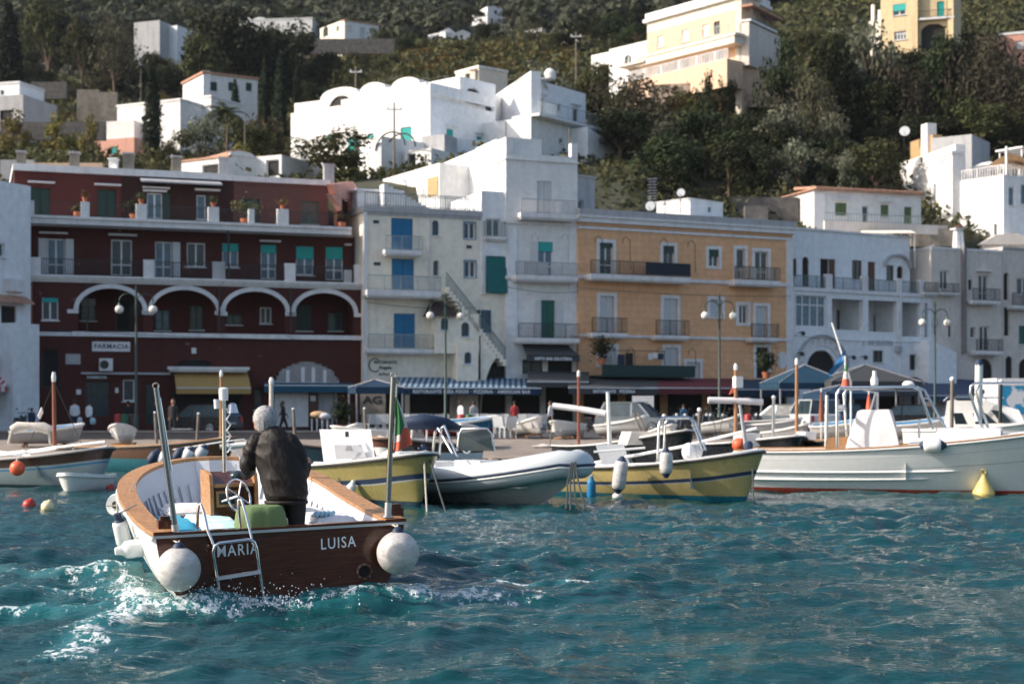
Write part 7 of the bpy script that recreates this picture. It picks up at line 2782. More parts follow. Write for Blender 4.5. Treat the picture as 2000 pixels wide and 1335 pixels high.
# white arch pole behind it
# --- second yellow boat
T,L,LO = moored('yellow_boat','yellow wooden boat with dark rail and long white pole, three fenders on its side',(1092,36.4),(1490,33.4),beam=.92,z0=.66,z1=1.10,zk=-.35,rake=.48,paint='olivehull2',
     bands=((.60,.615,'trimgrey'),(.615,.68,'navy')),capm='gel',cap=.10,inner='gel',floor=.25,foredeck=.72,deckm='gelgrey',v1=.75,flare=.1)
ar_ = MB()
for y,dd in ((1283,34.6),(1297,35.4)):
 pass
q = [LO(1284,905,34.4),LO(1287,830,34.4),LO(1292,815,34.5),LO(1345,814,34.5),LO(1352,822,34.5),LO(1372,878,34.3)]
q2 = [LO(1296,900,35.7),LO(1299,828,35.7),LO(1303,818,35.7),LO(1350,816,35.7),LO(1358,823,35.7),LO(1379,880,35.5)]
ar_.tube(q,.03,7).tube(q2,.03,7)
for a,b in zip(q[:2] + q[4:],q2[:2] + q2[4:]):
 ar_.tube([a.lerp(a,0),b],.018,5)
ar_.build('steel_arch','steel',T,smooth=60)
MB().prism([LO(1163,868,35.2),LO(1218,866,35.2),LO(1230,905,35.2),LO(1176,907,35.2)],(LO(1200,880,35.3) - LO(1200,880,35.2)) * .6).build('white_panel','gel',T)
MB().tube([LO(1145,906,35.6),LO(1330,872,34.6),LO(1478,836,33.8)],.035,7).build('pole','gel',T)
MB().tube([LO(1160,882,35),LO(1260,874,35)],.03,6).build('spar','gel',T)
MB().tube([LO(1445,790,33.9),LO(1458,882,33.9)],[.035,.045],7).build('bow_post','trimgrey',T)
MB().ball(tuple(LO(1345,882,34.4)),.16,10,8,(1,1,1.3)).ball(tuple(LO(1360,880,34.6)),.15,10,8,(1,1,1.3)).build('seat_bolster','gel',T,smooth=80)
MB().lathe([(.09,0),(.1,.2),(.05,.26)],tuple(LO(1462,884,33.7)),10).build('bow_cleat','navy',T)
cylfender(P(1211,927,33.9),(.13,0,1),.155,.72,'side_fender','large white fender with navy ends on the yellow boat, nearest its stern',top=P(1222,885,34.8))
cylfender(P(1301,903,33.4),(0,0,1),.145,.55,'side_fender','pale greenish fender with navy ends under the steel arch of the yellow boat','creambuoy' if False else 'fender',top=P(1306,873,34.0))
cylfender(P(1155,955,34.6),(0,0,1),.10,.48,'side_fender','blue fender hanging low at the stern of the yellow boat','blue','blue',top=P(1150,905,35.6))
t = thing('buoy','small white float just under the large white fender of the yellow boat','buoy',tuple(P(1206,969,34.2)))
MB().ball((0,0,0),.12,12,9,(1,1,.75)).build('float','gel',t,smooth=80)
MB().tube([(0,0,.08),(0,0,.14)],.02,6).build('eye','rope',t)
r_ = rope(sag(P(1470,915,33),P(1472,978,32.4),.02),'mooring_rope','ropedark',.02)
tag(r_,'dark mooring rope hanging straight down at the bow of the yellow boat','rope')
# --- inflatable
A,B = P(800,790,34.6),P(1112,790,31.8)
d = B - A
T = thing('inflatable_boat','grey white inflatable boat with a windscreen console between the two yellow boats','boat',(A.x,A.y,0),math.atan2(d.y,d.x) - math.pi / 2)
L = math.hypot(d.x,d.y)
inv = Matrix.Rotation(-T.rotation_euler.z,4,'Z') @ Matrix.Translation(-Vector((A.x,A.y,0)))
LO = lambda px,py,dd: inv @ P(px,py,dd)
half = []
for i in range(15):
 s = i / 14
 x = .82 * (1 - max(0,(s - .55) / .45) ** 2.6 * .62)
 half.append(Vector((x,-.1 + s * (L + .1),.44 + .44 * s ** 2.4)))
full = half + [Vector((.18,L + .16,.86)),Vector((0,L + .20,.87)),Vector((-.18,L + .16,.86))] + [Vector((-p.x,p.y,p.z)) for p in reversed(half)]
r = [.10,.21,.275] + [.29] * (len(full) - 6) + [.275,.21,.10]
MB().tube(full,r,20).build('tube','ribgrey',T,smooth=60)
for dz,rr,m_,nm in ((.0,.03,'navy','rubbing_strake'),(-.06,.018,'gel','stripe')):
 st_ = []
 for i,p in enumerate(full):
  c = Vector((0,L * .4,p.z))
  t_ = full[min(i + 1,len(full) - 1)] - full[max(0,i - 1)]
  nv = Vector((t_.y,-t_.x,0)).normalized()
  st_.append(p + nv * (r[i] - .005) * 1.0 + Vector((0,0,dz)))
 MB().tube(st_,rr,7).build(nm,m_,T,smooth=60)
hb = MB()
n = 14
vs = []
for i in range(n + 1):
 s = i / n
 x = .78 * (1 - max(0,(s - .5) / .5) ** 2.2)
 zc = .40 + .40 * s ** 2.4
 zk_ = -.25 + max(0,(s - .55) / .45) ** 2.2 * .72
 y = s * L * (1 - .05 * 0)
 for sx,zz in ((-1,zc),(-.92,zc - .22),(-.45,(zk_ + zc - .2) / 2 - .02),(0,zk_),(.45,(zk_ + zc - .2) / 2 - .02),(.92,zc - .22),(1,zc)):
  vs.append((sx * x,y,zz))
hb.add(vs,[(i * 7 + j,i * 7 + j + 1,(i + 1) * 7 + j + 1,(i + 1) * 7 + j) for i in range(n) for j in range(6)])
hb.add(vs[:7],[(0,1,2,3,4,5,6)])
hb.build('hull','ribhull',T,smooth=35)
MB().box(-.62,.62,.0,L * .82,.36,.40).build('deck','gel',T)
MB().prism([(-.4,L * .62,.40),(.4,L * .62,.40),(.35,L * .84,.42),(-.35,L * .84,.42)],(0,0,.34)).build('bow_seat','gel',T)
MB().prism([(-.32,L * .36,.4),(.32,L * .36,.4),(.32,L * .52,.4),(-.32,L * .52,.4)],(0,0,.5)).build('console','gel',T)
MB().box(-.45,.45,L * .14,L * .26,.4,.85).build('helm_seat','gel',T)
wp = [LO(893,880,33.3),LO(897,846,33.3),LO(903,837,33.3),LO(952,836,33.0),LO(959,845,33.0),LO(966,880,33.0)]
MB().tube(wp,.025,7).build('windscreen_frame','steel',T,smooth=60)
MB().add(wp,[tuple(range(6))]).add([p + (LO(930,850,33.2) - LO(930,850,33.15)) for p in wp],[tuple(reversed(range(6)))]).build('windscreen','clearglass',T)
w_c = LO(913,869,33.8)
MB().tube([w_c + Vector((.17 * math.cos(t_),.02 * math.sin(t_),.17 * math.sin(t_))) for t_ in np.linspace(0,6.28,20)],.018,6).build('steering_wheel','gel',T,smooth=60)
MB().tube([LO(858,888,34.2),LO(862,836,34.0),LO(868,831,34.0),LO(893,890,33.0)],.03,7).build('light_arch','steel',T,smooth=60)
MB().tube([LO(845,888,34.8),LO(850,842,34.8),LO(856,836,34.8),LO(884,885,34.2)],.03,7).build('light_arch','steel',T,smooth=60)
MB().box(-.25,.25,-.30,.05,.30,.95).box(-.2,.2,-.42,-.05,.75,1.15).build('outboard_motor','iron',T)
kn = MB()
rs = random.Random(4)
for i in range(12):
 kn.tube([(rs.uniform(-.2,.2),L + rs.uniform(-.1,.2),1.08 + rs.uniform(0,.05)),(rs.uniform(-.2,.2),L + rs.uniform(-.1,.3),1.12),(rs.uniform(-.2,.2),L + .3 + rs.uniform(-.1,.1),1.02)],.02,5)
kn.build('rope_coil','rope',T)
for i,(a,b) in enumerate((((1118,892,31.4),(1106,994,30.4)),((1120,892,31.4),(1114,996,30.3)),((1122,892,31.4),(1126,995,30.4)),((1122,892,31.4),(1143,993,30.5)))):
 r_ = rope([P(*a),P((a[0] + b[0]) / 2 - 3,940,31),P(*b)],'mooring_rope','ropedark',.02)
 tag(r_,['leftmost','second from the left','third from the left','rightmost'][i] + ' of the dark mooring lines under the inflatable boat bow','rope')
# --- big white boat
T,L,LO = moored('white_boat','long white boat with wooden rail, covered console and steel arch at the right',(1450,38.4),(2170,35.4),beam=1.25,z0=.98,z1=1.72,zk=-.45,rake=1.1,paint='whitehull',
     bands=((.66,.672,'trimgrey'),(.84,.846,'trimgrey')),capm='teak',cap=.12,inner='gel',floor=.35,foredeck=.45,deckm='gel',v1=.85,flare=.35,rubm='gel')
for y0,y1,z0,z1 in ((.02,.62,.48,.56),(.02,.54,.30,.37)):
 pts = []
 for i in range(16):
  s = y0 + (y1 - y0) * i / 15
  w_l = plan(1.25 * .82,1.25,.4,2.4)(s)
  z = z0 + (z1 - z0) * (i / 15) ** 2
  zsr = .98 + .74 * s ** 2.2
  t_ = (z + .45) / (zsr + .45)
  v = .12 + (.85 - .12) * s * s
  x = w_l * ((1 - v) * (1 - (1 - t_) ** 2.3) ** .5 + v * t_ ** (1.15 + .35 * s))
  pts.append((x + .01,s * L - 1.1 * (1 - t_) * s ** 5,z))
 MB().tube(pts,[.015] + [.032] * 14 + [.006],7).build('strake','gel',T,smooth=60)
# steel arch
f = lambda x,y,dd: LO(x,y,dd)
aa = MB()
A1 = [f(1635,873,36.6),f(1634,770,36.6),f(1641,757,36.6),f(1782,755,36.2),f(1796,762,36.1),f(1822,838,36.2)]
A2 = [f(1655,870,38.2),f(1648,770,38.2),f(1654,760,38.2),f(1792,755,37.8),f(1806,762,37.8),f(1850,842,37.4)]
aa.tube(A1,.038,8).tube(A2,.038,8)
for t0 in ((0,1,.7),(0,1,.3),(4,5,.2),(4,5,.7)):
 aa.tube([A1[t0[0]].lerp(A1[t0[1]],t0[2]),A2[t0[0]].lerp(A2[t0[1]],t0[2])],.022,6)
aa.build('steel_arch','steel',T,smooth=60)
MB().prism([A1[4].lerp(A1[5],.28),A2[4].lerp(A2[5],.28),A2[4].lerp(A2[5],.40),A1[4].lerp(A1[5],.40)],(0.04,0,.0)).build('arch_board','teak',T)
MB().prism([A1[0].lerp(A1[1],.72),A2[0].lerp(A2[1],.72),A2[0].lerp(A2[1],.80),A1[0].lerp(A1[1],.80)],(0.04,0,.0)).build('arch_board','gel',T)
lm = f(1708,752,37)
MB().lathe([(.09,0),(.1,.12),(.05,.25),(.05,.35)],tuple(lm),10).build('searchlight','gel',T,smooth=50)
MB().lathe([(.14,0),(.15,.06),(.08,.13)],tuple(f(1774,754,37)),12).build('radar_dome','gel',T,smooth=50)
mb = MB()
b0 = [f(1652,882,36.9),f(1754,868,36.4),f(1754,868,37.9),f(1652,882,38.2)]
t0 = [f(1682,800,36.9),f(1736,799,36.5),f(1742,800,37.6),f(1675,803,37.9)]
n = 10
rings = []
for k in range(7):
 g_ = k / 6
 ring = []
 for e in range(4):
  for m_ in range(6):
   p = b0[e].lerp(b0[(e + 1) % 4],m_ / 6).lerp(t0[e].lerp(t0[(e + 1) % 4],m_ / 6),g_)
   c = (b0[0] + b0[2]) / 2
   o_ = Vector((p.x - c.x,p.y - c.y,0)).normalized()
   ring.append(p + o_ * (.03 * math.sin(m_ * 2.1 + e) * (1 - g_) + .04 * math.sin(math.pi * g_)))
 rings.append(ring)
mb.add([p for r_ in rings for p in r_],[(k * 24 + j,k * 24 + (j + 1) % 24,(k + 1) * 24 + (j + 1) % 24,(k + 1) * 24 + j) for k in range(6) for j in range(24)] + [tuple(6 * 24 + j for j in range(24))])
mb.build('console_cover','tarp',T,smooth=50)
MB().prism([f(1612,878,37.8),f(1660,874,37.8),f(1660,858,37.8),f(1655,852,37.8),f(1617,854,37.8),f(1612,862,37.8)],(f(1640,870,38.4) - f(1640,870,37.8))).build('helm_bench','teak',T)
MB().tube([f(1700,800,37),f(1711,765,37)],.025,6).tube([f(1714,800,37.2),f(1714,765,37.2)],.03,6).build('flag_staff','alu',T)
MB().tube([(0,L * .5,1.3),(.0,L * .5,1.75)],.03,6).build('bow_post','alu',T)
a2 = MB()
a2.tube([f(1921,843,36.4),f(1895,770,36.4),f(1896,754,36.4),f(1905,748,36.4),f(2060,748,36)],.035,8).tube([f(1932,840,37.2),f(1905,765,37.2),f(1912,750,37.2)],.035,8)
a2.build('bow_frame','steel',T,smooth=60)
MB().box(-.6,.6,L * .55,L * .72,1.25,1.55).build('cabin_top','tarp',T)
lt = lettering(T,'LUCIA',.2,lambda p: f(1797 + p.x * 82,881 - p.y * 82 - p.x * 14,36.25),'trimgrey',bold=.004,ext=.002)
cylfender(P(1655,895,36.6),(1,-.35,.0),.145,.42,'side_fender','white fender with navy end lying along the middle of the white boat','gel','navy',top=P(1650,876,37))
cylfender(P(1822,869,35.6),(1,-.35,.0),.17,.50,'side_fender','larger white fender with navy end under the bow rail of the white boat','gel','navy',top=P(1815,846,36))
# --- blue grey boat at the left edge
T,L,LO = moored('blue_grey_boat','blue grey boat with dark brown upper strake and rolled canopy at the left edge',(-110,41.5),(216,38.6),beam=.92,z0=.62,z1=1.02,zk=-.35,rake=.5,paint='bluehull',
     bands=((.70,.735,'blue'),(.78,1.0,mat('strake',(.05,.028,.02),.35))),capm='gelgrey',cap=.08,inner='gel',floor=.25,foredeck=.7,deckm='canvas',v1=.75)
MB().tube([LO(107,872,39.6),LO(105,745,39.6)],[.055,.045],8).build('mast','mastred',T,smooth=60)
MB().lathe([(.05,0),(.06,.12),(.04,.25)],tuple(LO(105,745,39.6)),8).build('mast_top','gel',T)
MB().tube([LO(105,745,39.6),LO(60,860,41)],.010,4).tube([LO(105,745,39.6),LO(160,868,39)],.010,4).build('stay','iron',T)
MB().prism([LO(73,812,39.6),LO(80,795,39.6),LO(83,805,39.6),LO(77,818,39.6)],(.0,.03,0)).build('pennant','fwhite',T)
fr_ = MB()
for x0,x1 in ((20,26),(92,98)):
 fr_.tube([LO(x0 - 4 if x0 < 50 else x1,866,40),LO(x0 + 4 if x0 < 50 else x1 - 3,832,40)],.03,6)
fr_.build('canopy_frame','canvas',T)
MB().tube([LO(24,840,40),LO(36,833,40),LO(60,831,40),LO(84,834,40),LO(97,840,40)],[.12,.14,.09,.14,.12],10).build('rolled_canopy','canvas',T,smooth=70)
MB().tube([LO(-10,888,40.5),LO(70,880,40),LO(112,873,39.5)],.05,7).tube([LO(-20,880,41),LO(60,890,40)],.04,6).tube([LO(112,873,39.5),LO(205,862,39)],.03,6).build('white_spar','gel',T)
t = thing('ball_buoy','orange round buoy hanging on the side of the blue grey boat','buoy',tuple(P(34,914,38.6)))
MB().ball((0,0,0),.19,18,12).build('ball','orange',t,smooth=80)
MB().lathe([(.05,.17),(.03,.24)],(0,0,0),8).tube([(0,0,.2),(.05,.6,.5)],.012,4).build('rope','rope',t)
# --- white dinghy
T,L,LO = moored('dinghy','small white rowing dinghy floating beside the blue grey boat',(196,38.2),(128,36.4),beam=.48,z0=.36,z1=.46,zk=-.15,rake=.15,paint='wdinghy',capm='gel',cap=.06,inner='gelgrey',floor=.1,foredeck=1.1,rubm='gel',liner_in=.05,thwarts=((.9,.3),),v1=.4)
for px,py,r,m_,lb in ((57,986,.135,'redbuoy','dark red round buoy floating left of the cream one'),(93,989,.13,'creambuoy','cream yellow round buoy floating beside the dark red one'),(215,953,.11,'redbuoy','small red buoy floating beside the white dinghy')):
 d = CAMZ * FPX / (py + 6 - HOR)
 t = thing('round_buoy',lb,'buoy',((px - 1000) / FPX * d,d,.06))
 MB().ball((0,0,0),r,18,12).build('ball',m_,t,smooth=80)
 MB().lathe([(.04,r * .9),(.03,r * 1.15)],(0,0,0),8,(.4,-.2,1)).build('neck',m_,t)
d = CAMZ * FPX / (967 - HOR)
t = thing('cone_buoy','yellow cone shaped buoy with a ring on top in front of the white boat','buoy',((1921 - 1000) / FPX * d,d,0))
MB().lathe([(.10,-.12),(.22,-.06),(.255,.02),(.25,.08),(.16,.24),(.085,.38),(.06,.46),(.055,.50)],(0,0,0),26).build('cone','yellowbuoy',t,smooth=50)
MB().tube([(.055 * math.cos(a_),0,.55 + .055 * math.sin(a_)) for a_ in np.linspace(0,6.28,14)],.022,7).build('ring','yellowbuoy',t,smooth=60)
# --- second row, drawn up closer to the beach
def mast(T,LO,px,y0,y1,d,m='mast',r=.05,lean=0):
 MB().tube([LO(px + lean,y1,d),LO(px,y0,d)],[r,r * .8],8).build('mast',m,T,smooth=60)
 MB().lathe([(r * .9,0),(r,.1),(r * .5,.2)],tuple(LO(px,y0,d)),8).build('mast_top','gel',T)
T,L,LO = moored('wooden_boat','wooden boat with white rail and a row of fenders behind the motor boat',(180,50),(455,46.5),beam=.9,z0=.75,z1=1.1,zk=-.3,rake=.4,paint='brownhull',capm='teak',cap=.08,inner='gel',floor=.3,foredeck=.6,deckm='canvas')
mast(T,LO,432,735,890,47,'mast',.055)
MB().tube([LO(338,878,46.2),LO(438,862,46.2),LO(476,858,46.2),LO(486,866,46.2)],.03,6).tube([LO(360,884,46.4),LO(360,874,46.4)],.02,5).tube([LO(405,880,46.4),LO(405,868,46.4)],.02,5).build('bow_rail','gel',T,smooth=60)
MB().tube([LO(430,872,46.4),LO(485,868,46.4)],.09,9).build('rolled_canvas','gel',T,smooth=60)
for i,(px,py,m_,lb) in enumerate(((300,893,'navy','dark blue fender, leftmost of the row behind the motor boat'),(320,893,'gel','small white fender in the row behind the motor boat'),(348,889,'navy','dark blue fender in the middle of the row behind the motor boat'),(367,888,'gel','white fender left of the biggest one in the row'),(393,884,'gelgrey','biggest grey white fender of the row behind the motor boat'))):
 cylfender(P(px,py,45.6),(.5,0,.8),.16 + .02 * (i > 2),.46,'row_fender',lb,m_,'navy')
for px,y0,y1,d,lb in ((388,808,868,52,'pale wooden post leaning behind the motor boat, right of two'),(303,806,872,53,'pale wooden post behind the left stern pole'),(722 - 10,798,850,54,'thin wooden post with hanging line right of the white hatch'),(573,799,862,50,'thin pale post right of the grey haired man')):
 p0,p1 = P(px - (6 if px == 388 else -6),y1,d),P(px,y0,d)
 t = thing('mooring_post',lb,'post',tuple(p0))
 MB().tube([(0,0,-.8),p1 - p0],.05,7).build('post','barkgrey',t,smooth=60)
 MB().lathe([(.055,0),(.04,.05)],tuple(p1 - p0),7).build('cap','trim',t)
T,L,LO = moored('grey_open_boat','grey open boat with teal inside just right of the man',(700,46),(560,42.5),beam=.75,z0=.75,z1=1.0,zk=-.3,rake=.3,paint='tealhull',capm='teak',cap=.06,inner='tealdark',floor=.3,foredeck=1.1)
mast(T,LO,530,750,880,44,'canvas',.075)
T,L,LO = moored('bimini_boat','white boat with a dark folded bimini behind the flag',(905,47),(735,44),beam=1.0,z0=.9,z1=1.15,zk=-.3,rake=.4,paint='gel',bands=((.8,1.,'brown'),),capm='teak',cap=.08,inner='gel',floor=.3,foredeck=.6,deckm='gel')
MB().tube([LO(775,838,45),LO(790,827,45),LO(830,823,45),LO(870,828,45),LO(900,838,46)],[.08,.2,.24,.2,.1],10).build('folded_bimini','navy',T,smooth=60)
MB().tube([LO(755,892,45),LO(757,843,45),LO(764,836,45),LO(862,834,45)],.03,6).tube([LO(800,880,45.4),LO(806,836,45.4)],.03,6).tube([LO(832,884,45.4),LO(834,836,45.4)],.03,6).build('bimini_frame','alu',T,smooth=60)
MB().prism([LO(805,878,45.8),LO(850,878,45.8),LO(846,856,45.8),LO(810,856,45.8)],(0,.5,0)).build('seat','tarp',T)
T,L,LO = moored('motor_cruiser','white cabin cruiser with side windows moored behind the big white boat',(1790,50),(2080,47),beam=1.3,z0=1.3,z1=1.7,zk=-.3,rake=.7,paint='gel',capm='gel',cap=.15,inner='gel',floor=.5,foredeck=.45,deckm='gel',rubm='gel')
cb = MB()
q = [LO(1840,850,48.5),LO(2010,846,47.5),LO(1990,800,47.6),LO(1930,782,47.8),LO(1850,782,48.3)]
dv = LO(1900,800,50.2) - LO(1900,800,48.2)
cbo = cb.prism(q,dv).build('cabin','gel',T)
for w4 in (((1862,806),(1880,806),(1890,828),(1866,828)),((1900,806),(1925,806),(1948,826),(1905,828)),((1935,800),(1955,802),(1978,826),(1955,826))):
 MB().prism([LO(x,y,47.4) for x,y in w4],(LO(1900,800,47.7) - LO(1900,800,47.4))).build('side_window','clearglass',cbo)
MB().tube([LO(1843,783,47.8),LO(1850,776,47.8),LO(1960,776,47.6)],.03,6).build('roof_rail','alu',T)
T,L,LO = moored('black_hulled_boat','boat with dark hull and a grey rolled awning on a boom, orange brown mast',(1120,51),(1345,44.5),beam=1.0,z0=.75,z1=1.35,zk=-.3,rake=.5,paint='blackhull',capm='gel',cap=.09,inner='gel',floor=.3,foredeck=.7,deckm='canvas')
mast(T,LO,1130,735,870,49,'mastred',.055)
MB().tube([LO(1080,792,49.3),LO(1130,798,49),LO(1184,807,48.6)],.10,9).build('rolled_awning','tarp',T,smooth=60)
MB().tube([LO(1080,793,49.3),LO(1074,868,49.6)],.018,5).tube([LO(1184,808,48.6),LO(1188,850,48.6)],.018,5).build('boom_line','barkgrey',T)
MB().tube([LO(1187,765,46),LO(1191,873,46)],[.055,.07],8).build('white_post','gel',T)
MB().prism([LO(1205,868,46),LO(1260,866,46),LO(1254,842,46),LO(1214,842,46)],(0,.6,0)).build('covered_seat','canvas',T)
MB().tube([LO(1237,806,46),LO(1259,858,46)],.03,6).tube([LO(1246,806,46),LO(1268,856,46)],.03,6).build('ladder','barkgrey',T)
T,L,LO = moored('dark_boat','low dark boat with a wooden mast and long rolled sail, behind the yellow bow',(1385,50),(1560,44),beam=.95,z0=.85,z1=1.2,zk=-.3,rake=.4,paint='blackhull',capm='gel',cap=.08,inner='gel',floor=.3,foredeck=.6,deckm='canvas')
mast(T,LO,1437,722,868,47,'mast',.07)
MB().tube([LO(1383,781,47),LO(1437,782,47),LO(1490,785,47)],.10,9).build('rolled_sail','tarp',T,smooth=60)
MB().box(-.12,.12,-.12,.12,0,.35).build('radar_box','gel',T,loc=LO(1441,757,46.8))
MB().tube([LO(1385,783,47),LO(1400,850,47)],.012,4).tube([LO(1418,783,47),LO(1405,845,47)],.012,4).build('stay','iron',T)
MB().prism([LO(1427,762,46.8),LO(1434,755,46.8),LO(1432,766,46.8),LO(1424,770,46.8)],(0,.03,0)).build('pennant','fred',T)
MB().prism([LO(1432,873,45.5),LO(1468,870,45.5),LO(1468,845,45.5),LO(1432,846,45.5)],(0,.6,0)).build('deck_box','gelgrey',T)
t = thing('ball_buoy','orange round fender lying on deck behind the yellow boat bow','buoy',tuple(P(1443,868,44.6)))
MB().ball((0,0,0),.2,16,11).build('ball','orange',t,smooth=80)
MB().lathe([(.05,.17),(.03,.26)],(0,0,0),8,(.7,0,.7)).build('neck','orange',t)
T,L,LO = moored('sailing_boat','dark boat with a pale console box and a tall orange wooden mast',(1490,49),(1640,44),beam=.9,z0=.9,z1=1.1,zk=-.3,rake=.4,paint='blackhull',capm='teak',cap=.08,inner='gel',floor=.3,foredeck=.5,deckm='canvas')
mast(T,LO,1556,712,850,46,'mast',.06)
MB().prism([LO(1545,882,45.5),LO(1572,880,45.5),LO(1577,842,45.5),LO(1556,842,45.5)],(0,.6,0)).build('console','gelgrey',T)
for px,y0,y1,d,lb,m_ in ((1366,692 + 108,860,46,'thin grey post right of the yellow boat arch','barkgrey'),(1511,776,860,47,'grey metal post left of the tall orange mast','alu'),(1555 + 60,768,870,44,'short white post with dark knob behind the white boat stern','gel'),(1297,812,850,50,'grey post between the yellow boat arch and the beach','barkgrey'),(1860,740,850,40,'long grey pole standing in the white boat','barkgrey'),(1912,710,790,46,'thick white mast at the right behind the white boat','gel'),(1955,745,790,42,'short dark post with a light on the white boat bow frame','iron')):
 p0,p1 = P(px - 2,y1,d),P(px,y0,d)
 t = thing('mooring_post',lb,'post',tuple(p0))
 MB().tube([(0,0,-.5),p1 - p0],.05 if 'thick' not in lb else .12,7).build('post',m_,t,smooth=60)
 MB().ball(tuple(p1 - p0),.07 if 'thick' not in lb else .13,8,6).build('knob','trim' if m_ != 'gel' else 'navy',t,smooth=80)
# blue burgee and small tricolour on staffs of the white boat
p0,p1 = P(1662,745,40),P(1625,630,40)
t = thing('blue_flag','blue and white flag hanging from a leaning white staff above the white boat','flag',tuple(p0))
MB().tube([(0,0,-2.2),(0,0,0),(p1 - p0)],.03,6).build('staff','gel',t)
mb = MB()
vs = []
for j in range(9):
 for i in range(7):
  u,v = i / 6,j / 8
  q = P(1650 - 34 * v * (1 - u * .15) + 2 - u * 2,682 + 44 * v + u * (24 - 14 * v),39.9) - p0
  vs.append(q + Vector((0,.06 * math.sin(v * 6 + u * 4),0)))
mb.add(vs,[(j * 7 + i,j * 7 + i + 1,(j + 1) * 7 + i + 1,(j + 1) * 7 + i) for j in range(8) for i in range(6)])
mb.build('cloth',mat('bluecloth',(.02,.14,.34),.8,kind='spots',c2=(.5,.55,.6),par=1.6),t,smooth=70)
p0 = P(1651,755,39.8)
t = thing('small_tricolour','small green white red flag furled on a staff of the white boat','flag',tuple(p0))
for k,m_ in enumerate(('fred','fwhite','fgreen')):
 MB().lathe([(.11 - .03 * k,.20 * k),(.11 - .03 * (k + 1),.20 * (k + 1))],(0,0,0),8,(.05,0,1)).build('stripe',m_,t,smooth=60)
MB().tube([(0,0,-.6),(0,0,.8)],.02,5).build('staff','gel',t)
for px,y0,y1,lb in ((1604,765,822,'furled orange parasol beside the beached boats'),(1697,770,800,'furled orange and green parasol behind the covered console')):
 p0 = P(px,y1,60)
 h = (y1 - y0) / FPX * 60
 t = thing('furled_parasol',lb,'parasol',tuple(p0))
 MB().lathe([(.12,0),(.10,h * .3),(.03,h)],(0,0,0),10).build('cloth','mastred' if px < 1650 else 'orange',t,smooth=60)
 MB().tube([(0,0,-1.2),(0,0,h + .15)],.03,5).build('pole','gel',t)
# ================================================================= quay: lamps, awnings, cars, people, chairs
LT = thing('street_lamp','x','street lamp')
hp = 7.2
MB().tube([(0,0,0),(0,0,1.0),(0,0,1.05),(0,0,hp)],[.13,.12,.075,.05],10).lathe([(.2,0),(.2,.12),(.14,.3)],(0,0,0),12).lathe([(.05,0),(.07,.05),(.02,.35)],(0,0,hp),8).build('pole',mat('lampgreen',(.018,.05,.04),.5),LT,smooth=50)
for sg in (-1,1):
 MB().tube([(sg * .04,0,hp - .75)] + [(sg * (.44 - .40 * math.cos(a_)),0,hp - .50 + .36 * math.sin(a_)) for a_ in np.linspace(.2,2.9,9)] + [(sg * .83,0,hp - .62)],.026,6).tube([(0,0,hp - 1.3),(sg * .2,0,hp - 1.0),(sg * .12,0,hp - .7)],.018,5).build('arm','lampgreen',LT,smooth=60)
 MB().lathe([(.06,-.02),(.10,-.12),(.05,-.16)],(sg * .83,0,hp - .60),10).build('lamp_cap','lampgreen',LT)
 MB().ball((sg * .83,0,hp - .93),.215,18,12).build('globe',mat('globe',(.80,.77,.70),.25,var=.03),LT,smooth=80)
for i,(px,d,rz,lb) in enumerate(((266,77,.1,'double globe street lamp in front of the red pharmacy building'),(870,82.5,.25,'double globe street lamp in front of the cream building with blue shutters'),(1405,82.5,.3,'double globe street lamp in front of the ochre building'),(1826,89.3,.3,'double globe street lamp in front of the beige building'))):
 z = .6
 s = 1 + 0 * i
 x = (px - 1000) / FPX * d
 if i == 0:
  LT.location,LT.rotation_euler,LT['label'] = (x,d,z),(0,0,rz),lb
  LT['group'] = 'double globe street lamps along the quay'
 else:
  dup(LT,(x,d,z),rz,lb)
# awnings along the fronts
FC = Fac(None,713,93.6,990,97.1)
t,G_,q = awning(FC,775,1048,737,757,4.2,.42,'awstripe','striped_awning','long blue and white striped awning with RISTORANTE lettering',vm='awblue',text='RISTORANTE · SEA FOOD · PIZZERIA · AMERICAN BAR',tsize=.27,x0b=782,x1b=1057,tb=.010)
FO = Fac(None,1130,98.3,1548,105.6)
awning(FO,1030,1150,725,745,3.2,.35,'awgrey','grey_awning','dark grey awning right of the striped blue one')
awning(FO,1110,1285,736,757,4.4,.40,'awgrey','grey_awning','dark grey awning with pale lettering under the ochre building',text='RISTORANTE   PIZZERIA',tsize=.24)
awning(FO,1262,1432,738,757,4.2,.40,'awred','red_awning','dark red awning in front of the ochre building')
awning(FO,1436,1560,741,760,4.4,.50,'awblue','blue_awning','blue awning left of the pointed blue tents')
FLo = Fac(None,1548,105.8,1812,112.8)
awning(FLo,1700,1800,735,762,3.0,.4,'awgrey','grey_awning','shaded grey awning right of the dark open tent')
awning(FLo,1806,1965,738,772,4.0,.4,mat('awnavy',(.03,.05,.10),.8,kind='stripes',c2=(.06,.09,.15),par=.92),'navy_awning','wide navy striped awning in front of the beige building')
